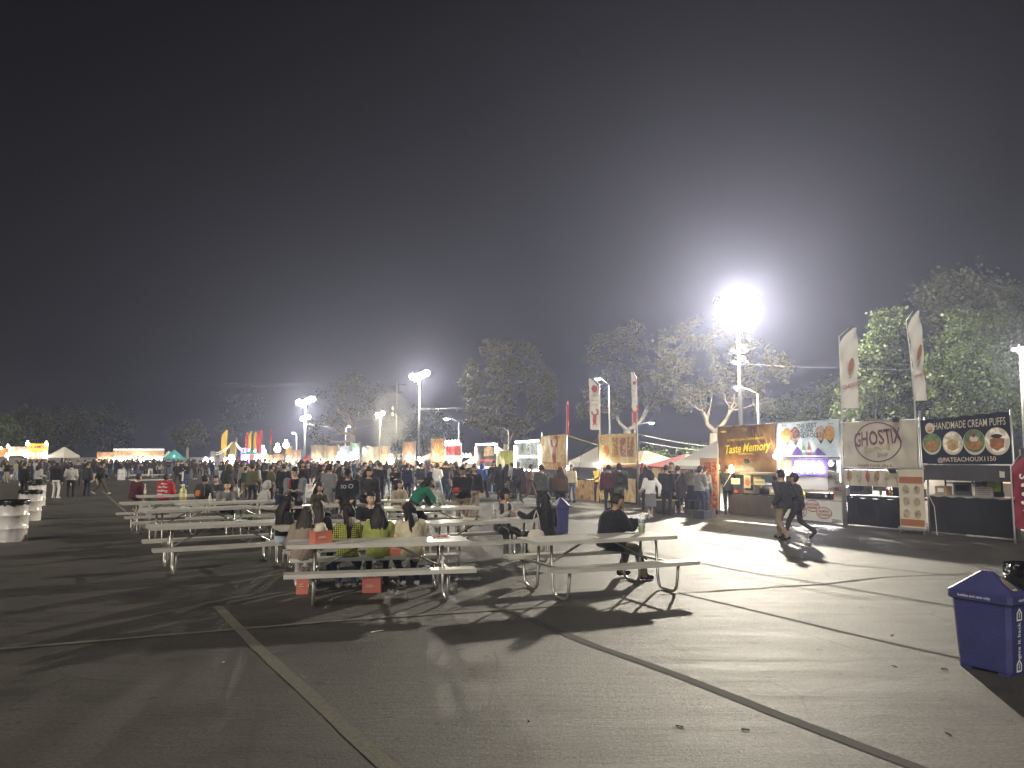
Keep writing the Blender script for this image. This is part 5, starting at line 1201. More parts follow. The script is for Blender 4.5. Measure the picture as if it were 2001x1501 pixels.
for (x, z, r, c) in ((.16, .62, .19, 'a'), (.30, .64, .20, 'b'), (.72, .66, .19, 'c'), (.85, .66, .19, 'd')):
    ca = dict(a=((.5, .16, .03), (.6, .3, .08), (.2, .25, .05)), b=((.12, .04, .05), (.25, .12, .1), (.5, .3, .2)), c=((.4, .1, .08), (.5, .4, .3), (.15, .2, .06)), d=((.55, .25, .04), (.6, .35, .08), (.4, .14, .04)))[c]
    put_disc(bn, S, L * x, zb + h * z, r, r * 1.15, foodprint('roll' + c, *ca, 9), .012, 20, jit=.12, seed=ord(c))
    put_poly(bn, S, [(L * x - r * .8, zb + h * z - r * .6), (L * x + r * .8, zb + h * z - r * .6), (L * x + .02, zb + h * z - r * 1.7)], ink('nori', (.03, .045, .03)), .010)
put_poly(bn, S, [(L * .22, zb + .05), (L * .80, zb + .05), (L * .68, zb + h * .26), (L * .62, zb + .14), (L * .40, zb + .14), (L * .33, zb + h * .3)], ink('purple', (.16, .09, .34)), .011)
for x, c in ((.43, (.12, .34, .06)), (.52, (.4, .03, .03))):
    put_poly(bn, S, [(L * x - .07, zb + .06), (L * x + .07, zb + .06), (L * x + .065, zb + h * .24), (L * x + .02, zb + h * .33), (L * x + .012, zb + h * .42), (L * x - .012, zb + h * .42), (L * x - .02, zb + h * .33), (L * x - .065, zb + h * .24)], ink('bottle%d' % (x * 100), c), .014)
    put_poly(bn, S, [(L * x - .062, zb + h * .13), (L * x + .062, zb + h * .13), (L * x + .062, zb + h * .2), (L * x - .062, zb + h * .2)], ink('labelw', (.7, .68, .62)), .017)
for x in (.1, .9): put_text(bn, S, 'Salmon', L * x + (.06 if x < .5 else -.06), zb + h * .92, .07, DKI, .004, .2, off=.018)
# purple awning with neon tubes
zn = ptz(929, 1580); PUR = mat('purple_awning', (.22, .14, .5), .6, 0, .3, 6, .1, 3)
an, AS = banner(t, .55, L - .42, zn, zb - .06, PUR, -.05, .02, 3, 'awning'); NEON = emit('neon_tube', (.86, .88, 1.0), 14.0); hh = zb - .06 - zn
m = MB(); rr = random.Random(4)
for k in range(5):
    x = .68 + (L - 1.2) * k / 5; w = (L - 1.2) / 5 * .8
    m.tube([Vector((x + w * s, -.12, zn + hh * (.5 + .32 * math.sin(k * 2.1 + s * 7) * (1 if k % 2 else -1)))) for s in [q / 8 for q in range(9)]], .035, 6)
m.build('neon_sign', NEON, an)
IVW = mat('ivory_wall', (.6, .58, .52), .8, 0, .4, 2.5, .1, 2); canopy(t, .05, L - .03, .14, 2.6, zb, zb + .5, IVW, .1, IVW)
zc_ = ptz(978, 1600); cb_, CS = counter(t, .05, L - .05, .05, .7, zc_, mat('steel_counter', (.5, .5, .5), .35, .6), vinyl('whiteprint', (.58, .57, .53)), .02, 6, 'counter_banner')
for (x, z, w, tx) in ((L * .52, zc_ * .72, .27, ('BLUE CRAB', 'WRAPPER')), (L * .70, zc_ * .44, .27, ('SALMON', 'CUT WRAP')), (L * .34, zc_ * .44, .2, ('SPICY', 'TUNA'))):
    put_disc(cb_, CS, x, z, w, .17, ink('ovaledge', (.06, .05, .05)), .010, 24, 'speech_oval'); put_disc(cb_, CS, x, z, w * .93, .155, ink('ovalfill', (.55, .42, .36)), .014, 24, 'speech_oval')
    for q, s_ in enumerate(tx): put_text(cb_, CS, s_, x, z + .045 - .1 * q, .085, ink('ovaltext', (.05, .03, .03)), .01, 0, off=.019)
put_text(cb_, CS, 'ZERO', L * .88, zc_ * .12, .12, ink('ovaltext', (.05, .03, .03)), .01, off=.018)
point_light('stall_light', (L * .52, .9, zb - .35), 600, (.93, .93, 1), .12, t); bulb(t, L * .52, .9, zb - .2, COOL, .07)
bulb(t, .02, -.12, zb + .02, COOL, .10, 'clip_lamp_globe'); point_light('clip_light', (.02, -.55, zb + .3), 60, (1, .97, .9), .1, t)
wp, WPS = banner(t, .5, L - .5, zn - .42, zn - .02, mat('white_panel', (.72, .70, .66), .6), .02, .02, 8, 'white_panel', nx=8, nz=4)
for k in range(3):
    mp_, MS = banner(t, .95 + .45 * k, 1.3 + .45 * k, zc_ + .28, zc_ + .55, foodprint('mini%d' % k, (.6, .55, .45), (.5, .3, .15), (.4, .1, .06), 9), .1, .0, 1, 'menu_card', nx=2, nz=2)
po, PS = banner(t, L - .44, L - .03, zn - .42, zn + .12, foodprint('cone', (.05, .04, .06), (.22, .2, .22), (.42, .38, .35), 5), -.07, .01, 2, 'cone_poster', nx=6, nz=6)
prop('sauce_bottle', 'yellow sauce bottle on the sushi counter', 'bottle', t, .75, .2, zc_ + .02, lambda e: (MB().tube([(0, 0, 0), (0, 0, .14), (0, 0, .18)], [.04, .04, .015], 10).build('bottle', mat('mustard', (.55, .4, .02), .4), e, True), MB().tube([(0, 0, .18), (0, 0, .24)], [.014, .004], 8).build('nozzle', mat('mustard', (.55, .4, .02), .4), e, True)))
prop('food_warmer', 'dark food warmer box on the sushi counter', 'food warmer', t, L * .55, .4, zc_ + .02, lambda e: (MB().box((0, 0, .09), (.9, .4, .18)).build('body', FR, e), MB().box((.3, -.203, .1), (.07, .006, .07)).build('dial', WHITEP, e)))
prop('cup_stack', 'white boxes stacked at the pole of the sushi stall', 'boxes', t, L - .3, .35, zc_ + .02, lambda e: [MB().box((0, 0, .06 + .125 * k), (.34 - .02 * k, .3, .12)).build('carton', mat('white_carton', (.6, .57, .48), .7), e) for k in range(3)])
# ---------------------------------------------------------------- brown and gold stall
t, L = stall(1402, 1517, 'stall with brown and gold banner in yellow script'); TM = t
zt0, zt1, zb = ptz(834, 1403), ptz(827, 1517), ptz(922, 1460)
BRN = printmat('brown', [(.045, .02, .012), (.12, .06, .025), (.20, .11, .04), (.09, .04, .018)], 1.1, 1)
bn, S = banner(t, .04, L - .03, zb, zt0, BRN, seed=11, z1b=zt1, wr=.02); h = zt0 - zb
for x, z in ((0, zt0), (L, zt1)): pole(t, x, 0, z + .05, .026)
rail(t, (0, -.01, zt0), (L, -.01, zt1)); YEL = ink('yellow', (.8, .6, .03)); 
put_text(bn, S, 'ULTIMATE ASIAN CUISINE MAKERS', L * .5, zb + h * .70, .105, YEL, .008, 0, rot=2)
put_text(bn, S, 'Taste Memory', L * .51, zb + h * .51, .40, YEL, .014, .38, rot=4, off=.02, sx=.84); put_text(bn, S, 'TASTEMEMORYGRILL', L * .5, zb + h * .385, .075, YEL, .006)
put_text(bn, S, 'Street Noodles', L * .52, zb + h * .28, .2, ink('orange', (.5, .12, .03)), .006, .35, rot=2)
put_text(bn, S, 'TM', L * .5, zb + h * .9, .16, ink('gold', (.42, .36, .13)), .0, 0); put_disc(bn, S, L * .12, zb + h * .88, .14, .03, YEL, .012, 12, 'printed_dash')
rr = random.Random(3)
for k in range(7):
    a = rr.uniform(.62, .95) * L; z = zb + h * rr.uniform(.55, .97); put_poly(bn, S, [(a, z), (a + .02, z + .01), (a + .14 + rr.uniform(-.1, .1), z - .32), (a + .11, z - .33)], ink('copper', (.36, .18, .07)), .011, 'printed_streak')
zc_ = ptz(966, 1460); WSK = mat('timber_skirt', (.07, .055, .045), .8, 0, .5, 6, .45, 4, stretch=(6, 1, .5)); counter(t, .35, L - .02, .05, .65, zc_, FR, WSK, .02, 8)
canopy(t, .05, L - .03, .14, 2.7, zb, zb + .6, mat('tan_canopy', (.34, .28, .18), .8), .1, mat('tan_wall', (.32, .25, .15), .8, 0, .4, 3, .2, 2))
point_light('stall_light', (.75, -.5, zb + .05), 50, (1, .8, .42), .1, t); bulb(t, .72, -.12, zb + .04, WARM, .10); point_light('stall_light', (1.5, 1.2, 2.0), 40, (1, .85, .55), .1, t); bulb(t, 1.5, 1.2, 2.12, WARM, .07)
for i, (x, w, hh_, c) in enumerate(((.75, .44, .2, (.7, .62, .4)), (1.3, .3, .42, (.6, .48, .3)), (1.82, .44, .2, (.62, .56, .3)), (1.3, .36, .4, (.45, .32, .2)))):
    z = zb - .32 if i < 3 else 1.1; y = .0 if i < 3 else .45
    b3, S3 = banner(t, x - w / 2, x + w / 2, z - hh_ / 2, z + hh_ / 2, mat('placard%d' % i, c, .6), y, .0, 1, 'placard', nx=3, nz=3)
    if i in (1, 3): put_disc(b3, S3, x, z, w * .36, hh_ * .34, foodprint('plac%d' % i, (.4, .1, .03), (.5, .25, .08), (.25, .1, .05), 10), .008, 16, jit=.1)
    elif i == 2: put_text(b3, S3, 'ORDER HERE', x, z, .065, ink('ovaltext', (.05, .03, .03)), .006, off=.008)
    else: put_text(b3, S3, 'OPEN', x, z, .1, ink('ovaltext', (.05, .03, .03)), .006, off=.008)
spot_clip(t, 1.5, -.05, zb + .35)
def pot(e):
    m = MB(); m.tube([(0, 0, 0), (0, 0, .3)], [.2, .22], 16); m.build('pot', FR, e, True); m = MB(); m.tube([(-.24, 0, .24), (.24, 0, .24)], .015, 6); m.build('handle', STEEL, e); MB().ellipsoid((0, 0, .3), (.21, .21, .07), None, 14, 8).build('lid', STEEL, e, True)
prop('stock_pot', 'dark stock pot on the brown and gold stall counter', 'pot', t, L * .68, .35, zc_ + .02, pot)
prop('sauce_tray', 'orange plastic tray on the brown and gold stall counter', 'tray', t, .55, .25, zc_ + .02, lambda e: (MB().box((0, 0, .01), (.34, .26, .02)).build('base', mat('orange_tray', (.5, .12, .03), .5), e), [MB().box(c, s).build('rim', mat('orange_tray', (.5, .12, .03), .5), e) for c, s in (((0, .125, .05), (.34, .012, .07)), ((0, -.125, .05), (.34, .012, .07)), ((.165, 0, .05), (.012, .23, .07)), ((-.165, 0, .05), (.012, .23, .07)))]))
def clutter(tt, specs, z, where):
    for (x, y, kind, col, word) in specs:
        c_ = mat('clut_' + word.replace(' ', '_'), col, .5, 0, .1, 20, .2, 9)
        if kind == 'box': f_ = lambda e: (MB().box((0, 0, .11), (.3, .24, .22)).build('carton', c_, e), MB().box((0, -.1215, .12), (.16, .003, .1)).build('sticker', WHITEP, e))
        elif kind == 'bot': f_ = lambda e: (MB().tube([(0, 0, 0), (0, 0, .16), (0, 0, .2)], [.04, .04, .016], 10).build('bottle', c_, e, True), MB().tube([(0, 0, .2), (0, 0, .25)], [.015, .005], 8).build('nozzle', c_, e, True))
        elif kind == 'cups': f_ = lambda e: [MB().tube([(0, 0, .05 * k), (0, 0, .05 * k + .11)], [.032, .045], 12).build('cup', c_, e, True) for k in range(5)]
        elif kind == 'rack': f_ = lambda e: ([MB().bar((sx * .3, sy * .15, 0), (sx * .3, sy * .15, .75), .025, .025).build('upright', FR, e) for sx in (-1, 1) for sy in (-1, 1)], [MB().box((0, 0, .02 + .34 * k), (.6, .3, .02)).build('shelf', STEEL, e) for k in range(3)])
        else: f_ = lambda e: (MB().box((0, 0, .16), (.46, .36, .32)).build('body', c_, e), MB().box((0, -.182, .18), (.34, .006, .16)).build('window', FR, e), MB().tube([(-.15, -.2, .28), (.15, -.2, .28)], .012, 6).build('handle', STEEL, e))
        prop(word.replace(' ', '_'), word + ' ' + where, word.split()[-1], tt, x, y, z, f_)
clutter(CREAM_T, [(.35, .3, 'box', (.35, .24, .14), 'brown pastry box'), (.8, .55, 'mach', (.2, .2, .21), 'steel oven'), (1.15, .25, 'cups', (.6, .56, .5), 'pale cup stack'), (2.1, .35, 'bot', (.5, .12, .05), 'orange syrup bottle')], .96, 'on the cream puff counter')
clutter(CREAM_T, [(.7, 2.2, 'rack', (.1, .1, .1), 'tall storage rack'), (2.0, 2.2, 'rack', (.1, .1, .1), 'second storage rack')], .0, 'at the back of the cream puff stall')
clutter(GH, [(.3, .35, 'mach', (.08, .08, .08), 'black griddle machine'), (.95, .3, 'cups', (.6, .55, .4), 'cream cup stack'), (1.2, .25, 'bot', (.5, .05, .04), 'ketchup bottle'), (1.3, .25, 'bot', (.55, .4, .03), 'mustard bottle'), (2.0, .4, 'box', (.3, .2, .12), 'brown stick box')], .86, 'on the corn dog counter')
clutter(TM, [(1.2, .35, 'mach', (.25, .22, .18), 'steel rice cooker'), (2.2, .3, 'box', (.4, .3, .16), 'tan noodle box'), (2.45, .3, 'cups', (.55, .45, .25), 'amber lit cup stack'), (.95, .2, 'bot', (.3, .05, .02), 'chilli sauce bottle')], zc_ + .02, 'on the brown and gold counter')
clutter(SU, [(1.6, .3, 'bot', (.1, .3, .05), 'green sauce bottle'), (1.75, .3, 'bot', (.4, .04, .03), 'red sauce bottle'), (.45, .35, 'cups', (.6, .58, .55), 'white cup stack')], ptz(978, 1600) + .02, 'on the sushi counter')
# ---------------------------------------------------------------- white peaked tent with menu board
t, L = stall(1318, 1402, 'white peaked tent with pale blue back wall')
ze, zp = ptz(908, 1360), ptz(873, 1360) + .2
TENT = mat('white_tent_cloth', (.62, .60, .54), .75, 0, .3, 4, .08, 2)
canopy(t, -.1, L + .1, -.2, 2.9, ze, zp + .1, TENT, .16, mat('blue_wall', (.2, .3, .4), .7, 0, .3, 3, .2, 2))
point_light('stall_light', (L * .75, .1, ze - .2), 45, (1, .8, .45), .08, t)
for k in range(3): bulb(t, L * (.68 + .1 * k), .12, ze - .16, WARM, .06)
counter(t, .1, L * .62, .3, .85, .86, FR, BLKF, .03, 4)
e = thing('menu_board', 'menu board of red food pictures beside the white peaked tent', 'menu board', on_stall(t, L - .62, -.25, 0), RZ)
MB().box((.42, 0, 1.0), (.86, .04, 1.75)).build('board', mat('board_tan', (.42, .26, .16), .6, 0, .1, 30, .1, 4), e)
for i in range(3):
    for j in range(4):
        o = MB(); o.box((.42 + (i - 1) * .27, -.024, .36 + j * .4), (.23, .01, .33)); o.build('food_picture', foodprint('mb%d' % ((i + j) % 4), (.3, .03, .03), (.42, .1, .05), (.5, .3, .18), 7 + j), e)
for k in (.1, .74): MB().bar((k, 0, 0), (k, 0, .2), .04, .04).build('leg', FR, e)
# ---------------------------------------------------------------- red tent with lobster cloth
t, L = stall(1254, 1322, 'red tent with a lobster poster cloth hung across its front')
ze, zp = ptz(910, 1290), ptz(893, 1290); REDC = mat('red_tent_cloth', (.30, .028, .03), .75, 0, .3, 4, .1, 2)
canopy(t, 0, L, .1, 2.6, ze, zp + .1, REDC, .14)
GLD = printmat('gold', [(.62, .46, .18), (.66, .52, .25), (.58, .38, .14), (.68, .56, .3)], 1.3, 1.5)
def lobster(b, S, x, z, s, flip=1, c=(.34, .05, .035)):
    mk = foodprint('lobster', tuple(q * .7 for q in c), c, tuple(min(1, q * 1.5) for q in c), 6); q = lambda pts: [(x + flip * a * s, z + d * s) for a, d in pts]
    put_poly(b, S, q([(-.12, -.5), (.1, -.5), (.16, -.2), (.14, .1), (.02, .2), (-.12, .1), (-.16, -.2)]), mk, .014, 'printed_lobster')
    put_poly(b, S, q([(-.2, -.72), (0, -.55), (.18, -.72), (.1, -.48), (-.1, -.48)]), mk, .015, 'printed_lobster')
    put_poly(b, S, q([(.08, .1), (.3, .2), (.34, .45), (.2, .68), (.1, .6), (.2, .42), (.18, .28), (.02, .18)]), mk, .016, 'printed_lobster')
    put_poly(b, S, q([(-.08, .1), (-.26, .22), (-.28, .42), (-.2, .52), (-.16, .4), (-.14, .26), (0, .18)]), mk, .016, 'printed_lobster')
bn, S = banner(t, .15, L - .02, .95, ze - .1, GLD, .02, .02, 5); h = ze - .1 - .95
lobster(bn, S, L * .62, .95 + h * .5, h * .75, -1); put_disc(bn, S, L * .2, .95 + h * .8, .16, .16, ink('redlogo', (.3, .03, .03)), .012); put_text(bn, S, 'POPPING LOBSTER', L * .68, .95 + h * .92, .1, ink('brownink', (.13, .08, .05)), .006)
pole(t, .0, .0, ze + .1, .05, REDC, 'red_wrapped_pole'); counter(t, .1, L, .25, .8, .82, FR, BLKF, .03, 4)
# ---------------------------------------------------------------- lobster stall
t, L = stall(1170, 1244, 'lobster stall with golden banner between two lobster feather flags'); LO = t
zt, zb = ptz(848, 1205), ptz(905, 1205)
bn, S = banner(t, .03, L - .03, zb, zt, GLD, seed=13, wr=.03); h = zt - zb
for x in (0, L): pole(t, x, 0, zt + .15, .03, mat('brown_pole', (.14, .07, .04), .6))
put_disc(bn, S, L * .13, zb + h * .78, .16, .17, ink('brownink', (.13, .08, .05)), .012, 24, 'logo_ring', .86); put_text(bn, S, 'LB', L * .13, zb + h * .78, .13, ink('brownink', (.13, .08, .05)), .01)
put_disc(bn, S, L * .22, zb + h * .42, .2, .24, foodprint('dish0', (.55, .42, .22), (.45, .14, .03), (.5, .22, .05), 6), .013, 20, jit=.1)
for i in range(3): put_poly(bn, S, [(L * (.38 + .2 * i), zb + h * .22), (L * (.54 + .2 * i), zb + h * .22), (L * (.54 + .2 * i), zb + h * .88), (L * (.38 + .2 * i), zb + h * .88)], foodprint('dish%d' % (i + 1), (.55, .4, .2), (.25, .08, .05), ((.5, .35, .03), (.4, .1, .05), (.3, .22, .1))[i], 7), .012, 'printed_panel')
for x0 in (0.0, L * .55):
    b3, S3 = banner(t, x0 + .05, x0 + L * .42, .12, 1.05, printmat('goldstripe', [(.55, .4, .18), (.4, .25, .1), (.62, .5, .28), (.2, .12, .06)], 2.5, 2), -.05, .04, 4 + x0, 'counter_banner')
canopy(t, 0, L, .1, 2.7, zb - .02, zb + .5, mat('tan_canopy', (.34, .28, .18), .8), .1, mat('tan_wall', (.32, .25, .15), .8))
counter(t, .05, L - .05, .15, .7, .95, FR, BLKF, .02, 4)
m = MB(); m.tube([(0, -.02, zb - .06), (L * .25, -.02, zb - .2), (L * .55, -.02, zb - .05), (L, -.02, zb - .2)], .02, 6); m.build('orange_awning_rod', mat('orange_rod', (.5, .14, .03), .5), t)
bulb(t, .15, -.1, zb - .12, COOL, .10, 'globe'); point_light('stall_light', (.2, -.35, zb - .15), 60, (1, .95, .8), .1, t); point_light('stall_light', (L * .6, 1.2, 2.0), 30, (1, .85, .6), .1, t)
# ---------------------------------------------------------------- white ridge tent
t, L = stall(1108, 1171, 'pale ridge tent between the two golden lobster banners')
ze, zp = ptz(902, 1140), ptz(870, 1140); canopy(t, -.05, L + .05, .1, 3.0, ze, zp + .25, TENT, .25, mat('dark_wall', (.03, .03, .03), .8))
counter(t, .1, L - .1, .3, .9, .9, FR, printmat('poster', [(.1, .08, .05), (.4, .2, .08), (.55, .4, .2), (.2, .05, .03)], 4, 1.5), .02, 5); bulb(t, .1, -.05, ze - .32, COOL, .07, 'globe'); point_light('stall_light', (L * .4, .6, ze - .4), 60, (1, .9, .65), .1, t)
m = MB(); m.tube([(L + .0, -.05, ptz(850, 1170)), (L * .55, -.1, 2.2), (L * .25, -.15, .1)], .008, 5); m.build('guy_rope', FR, t)
# ---------------------------------------------------------------- second lobster banner stall
t, L = stall(1058, 1107, 'stall with golden banner of one big lobster')
zt, zb = ptz(852, 1083), ptz(904, 1083); bn, S = banner(t, .03, L - .03, zb, zt, GLD, seed=15, wr=.03, z1b=zt + .06); h = zt - zb
lobster(bn, S, L * .55, zb + h * .45, h * .85, 1); put_text(bn, S, 'LOBSTER', L * .62, zb + h * .93, .16, ink('brownink', (.13, .08, .05)), .01)
b3, S3 = banner(t, .03, L - .03, ptz(918, 1083), zb - .03, printmat('orangeprint', [(.5, .3, .1), (.45, .12, .03), (.6, .45, .2), (.4, .08, .03)], 4, 1), -.03, .02, 5, 'lower_banner')
for x in (0, L): pole(t, x, 0, zt + .2, .03)
counter(t, .05, L - .05, .15, .7, .92, FR, BLKF, .02, 4); point_light('stall_light', (L * .5, .5, 2.0), 35, (1, .85, .6), .1, t); bulb(t, L * .5, .5, 2.1, WARM, .06)
banner(t, L * .8, L, .2, 2.0, printmat('orangeprint', [(.5, .3, .1)] * 3), -.05, .02, 7, 'side_banner')
# ---------------------------------------------------------------- LED framed stall
t, L = stall(1009, 1057, 'stall framed by bright white LED tubes around dark banner')
zt, zb = ptz(864, 1033), ptz(918, 1033); bn, S = banner(t, .05, L - .05, zb, zt, printmat('greyprint', [(.04, .045, .04), (.1, .11, .1), (.2, .2, .18), (.06, .06, .055)], 2.5, 2), seed=17, wr=.03); h = zt - zb
for x in (0, L): pole(t, x, 0, zt + .1, .03)
def tube_light(tt, a, b, r=.045, m_=None): q = MB(); q.tube([a, b], r, 8); return q.build('led_tube', m_ or TUBE, tt, True)
tube_light(t, (.08, -.1, zt + .02), (L * .48, -.1, zt + .04)); tube_light(t, (L * .54, -.1, zt + .04), (L - .08, -.1, zt + .06))
for x in (.0, L): tube_light(t, (x, -.1, zt - .15), (x, -.1, zb + .1))
tube_light(t, (.1, -.1, zb + h * .47), (L * .46, -.1, zb + h * .47)); tube_light(t, (L * .54, -.1, zb + h * .47), (L - .1, -.1, zb + h * .47)); tube_light(t, (.1, -.1, zb - .02), (L * .42, -.1, zb - .02)); tube_light(t, (L * .58, -.1, zb - .02), (L - .1, -.1, zb - .02))
put_disc(bn, S, L * .52, zb + h * .72, .26, .38, ink('greyink', (.32, .33, .3)), .012, 20, 'logo_ring', .8); put_disc(bn, S, L * .52, zb + h * .72, .13, .2, ink('greyink', (.32, .33, .3)), .012, 16, 'logo_ring', .7)
put_text(bn, S, 'NEVER', L * .48, zb + h * .22, .38, ink('greyink', (.32, .33, .3)), .01); point_light('led_glow', (L * .5, -.7, 2.4), 45, (.95, 1, .95), .3, t)
counter(t, .05, L - .05, .15, .7, .92, FR, BLKF, .02, 4)
# ---------------------------------------------------------------- farther stalls of the row
def simple_stall(px0, px1, y0, y1, label, cols, lights=(), power=45, lcol=(1, .88, .62), scale=2.4, streak=2.2, poles=True, lower=None, seed=1, tent=None, y1b=None):
    t, L = stall(px0, px1, label); pm = (px0 + px1) / 2; zt, zb = ptz(y0, pm), ptz(y1, pm)
    bn, S = banner(t, .03, L - .03, zb, zt, printmat(label[:24], cols, scale, streak), seed=seed, wr=.035, nx=16, nz=10); h = zt - zb
    if poles:
        for x in (0, L): pole(t, x, 0, zt + .1, .03)
        rail(t, (0, 0, zt + .01), (L, 0, zt + .01))
    if lower is not None: banner(t, .05, L - .05, .9 if lower is True else ptz(lower[0], pm), zb - .04, printmat(label[:20] + 'low', lower[1], 5, 2), -.02, .03, seed + 3, 'lower_banner', nx=10, nz=5)
    counter(t, .05, L - .05, .2, .75, .9, FR, BLKF, .02, 4)
    if tent: canopy(t, 0, L, .15, 2.8, zb + .1, zb + .1 + tent[0], tent[1], .15)
    for (fx, fz, k, r) in lights: bulb(t, L * fx, -.12, zb + h * fz, {'w': WARM, 'c': COOL}[k], r)
    if power: point_light('stall_light', (L * .5, -.75, zb + .1), power * 1.7, lcol, .15, t)
    return t, L, bn, S, zb, zt
Rd, Yl, Cr, Or, Wh, Gn = (.42, .05, .04), (.6, .5, .08), (.6, .52, .34), (.5, .2, .05), (.66, .64, .58), (.14, .3, .08)
simple_stall(973, 1008, 881, 917, 'stall with yellow green banner beside the LED framed stall', [(.3, .34, .05), (.5, .5, .1), (.25, .24, .06), (.58, .56, .16)], seed=2, power=26)
t, L, bn, S, zb, zt = simple_stall(933, 972, 869, 911, 'noodle stall with black banner edged by white LED strip', [(.02, .02, .022), (.03, .03, .032), (.025, .025, .03)], seed=3, power=30)
h = zt - zb; put_poly(bn, S, [(L * .36, zb + h * .45), (L * .38, zb + h * .8), (L * .6, zb + h * .95), (L * .85, zb + h * .85), (L * .88, zb + h * .5)], foodprint('noodle', (.5, .4, .25), (.35, .14, .06), (.56, .46, .3), 9), .012, 'printed_noodles')
put_poly(bn, S, [(L * .1, zb + h * .22), (L * .9, zb + h * .22), (L * .9, zb + h * .32), (L * .1, zb + h * .32)], ink('pinkband', (.36, .05, .08)), .012, 'printed_band'); put_text(bn, S, 'MENU', L * .4, zb + h * .1, .2, ink('pinkband', (.36, .05, .08)), .01); put_text(bn, S, 'NOODLE', L * .15, zb + h * .6, .2, ink('pinkband', (.36, .05, .08)), .01, rot=90)
tube_light(t, (.05, -.1, zt + .02), (L - .05, -.1, zt + .02)); tube_light(t, (.0, -.1, zt - .1), (.0, -.1, zb + .3)); tube_light(t, (L, -.1, zt - .1), (L, -.1, zb + .7))
t, L = stall(903, 932, 'beige peaked tent with red mark beside the noodle stall'); canopy(t, 0, L, 0, 3, ptz(905, 917), ptz(878, 917) + .3, TENT, .3); counter(t, .1, L - .1, .3, .9, .9, FR, BLKF, .03, 4); point_light('stall_light', (L * .5, .3, 2.0), 45, (1, .9, .7), .1, t)
for k in range(3): bulb(t, L * (.1 + .25 * k), -.05, 1.95, COOL if k < 2 else WARM, .09)
put_disc(t, lambda x, z, o: Vector((x, .25 - o, z)), L * .8, ptz(890, 917) + .06, .3, .1, ink('redlogo', (.3, .03, .03)), .3, 14, 'printed_mark')
t, L, bn, S, zb, zt = simple_stall(873, 902, 868, 911, 'red over white banner stall topped by a row of white bulbs', [Wh, (.6, .5, .4), Wh, (.5, .2, .12)], [(.1 + .2 * k, 1.02, 'c', .12) for k in range(5)], seed=4)
put_poly(bn, S, [(.04, zb + (zt - zb) * .5), (L - .04, zb + (zt - zb) * .5), (L - .04, zt - .05), (.04, zt - .05)], ink('redband', (.42, .04, .05)), .014, 'printed_band')
simple_stall(843, 870, 858, 903, 'tall yellow and red banner stall with striped lower cloth', [Yl, Cr, Rd, Yl, (.6, .4, .1)], seed=5, lower=(912, [(.3, .2, .05), (.5, .3, .1), (.2, .25, .05)]), power=60)
t, L = stall(815, 842, 'white umbrella topped tent beside the tall yellow banner'); canopy(t, 0, L * .45, 0, 2, ptz(897, 825), ptz(882, 825), TENT, .15); canopy(t, L * .5, L, 0, 2, ptz(893, 835), ptz(880, 835), TENT, .15); bulb(t, L * .4, -.2, ptz(903, 828), COOL, .2); point_light('stall_light', (L * .4, -.4, 2), 50, (1, .93, .75), .15, t)
simple_stall(788, 812, 864, 899, 'grill stall with red striped cloth wrapped in smoke', [(.4, .3, .2), (.42, .12, .08), (.5, .42, .3), (.3, .2, .15)], [(.5, .05, 'w', .16)], seed=6, lower=(910, [(.5, .08, .04), (.62, .4, .3), (.5, .1, .05)]), power=60, scale=3, streak=4)
simple_stall(745, 763, 872, 908, 'narrow yellow banner stall beside the smoke', [Yl, Cr, (.45, .1, .06), Yl], [(1.25, .2, 'w', .28)], seed=7, power=70)
simple_stall(709, 744, 873, 908, 'cream banner stall with red corner lettering', [Cr, (.4, .28, .16), Cr, Gn], seed=8, power=70)
simple_stall(686, 704, 867, 884, 'small stall with a green sign above white lamps', [(.1, .2, .1), (.2, .3, .2), (.1, .18, .1)], [(.3, -.6, 'c', .26), (.75, -.5, 'c', .24), (.8, .0, 'c', .2)], seed=9, power=60, lcol=(.9, .97, 1))
simple_stall(663, 685, 872, 908, 'stall wrapped in white cloth with glaring lamps', [Wh, (.5, .5, .5), (.4, .42, .5), Wh], [(.2, .35, 'c', .3), (.55, .2, 'c', .3), (.6, -.2, 'c', .26)], seed=10, power=110, lcol=(.95, .97, 1))
simple_stall(638, 662, 872, 905, 'stall with orange and white banner between cloth wrapped stalls', [(.5, .16, .06), Cr, (.42, .2, .1), Wh], [(.2, -.2, 'c', .22), (.5, -.2, 'w', .22), (.8, -.2, 'w', .22)], seed=11, power=80)
simple_stall(610, 637, 871, 905, 'stall wrapped in beige streaked cloth at the end of the wrapped row', [(.5, .4, .26), (.3, .22, .15), (.56, .48, .34), (.4, .12, .06)], [(.2, -.15, 'c', .3), (.6, -.15, 'c', .3)], seed=12, power=80)
t, L = stall(590, 609, 'red and white peaked tent at the end of the wrapped row'); canopy(t, 0, L, 0, 3, ptz(897, 600), ptz(882, 600) + .4, REDC, .5); point_light('stall_light', (L * .5, -.5, 2), 60, (1, .9, .7), .15, t)
simple_stall(573, 589, 880, 903, 'far stall with red and white framed sign', [Wh, Rd, Wh], [(.5, -.1, 'w', .28)], seed=13, power=70)
simple_stall(560, 572, 873, 905, 'far yellow sign stall under a bright bulb', [Yl, Or, Yl], [(.2, 1.1, 'c', .35), (.6, .2, 'w', .25)], seed=14, power=80)
simple_stall(536, 556, 888, 905, 'far stall with warm bulbs and dark roof', [(.3, .25, .15), Or, (.2, .12, .05)], [(.5, 1.6, 'w', .4), (.3, .2, 'w', .2)], seed=15, power=80)
simple_stall(521, 535, 889, 905, 'far orange fronted stall under the red feather flag', [Or, Yl, Or], [(.5, .0, 'w', .3)], seed=16, power=80)
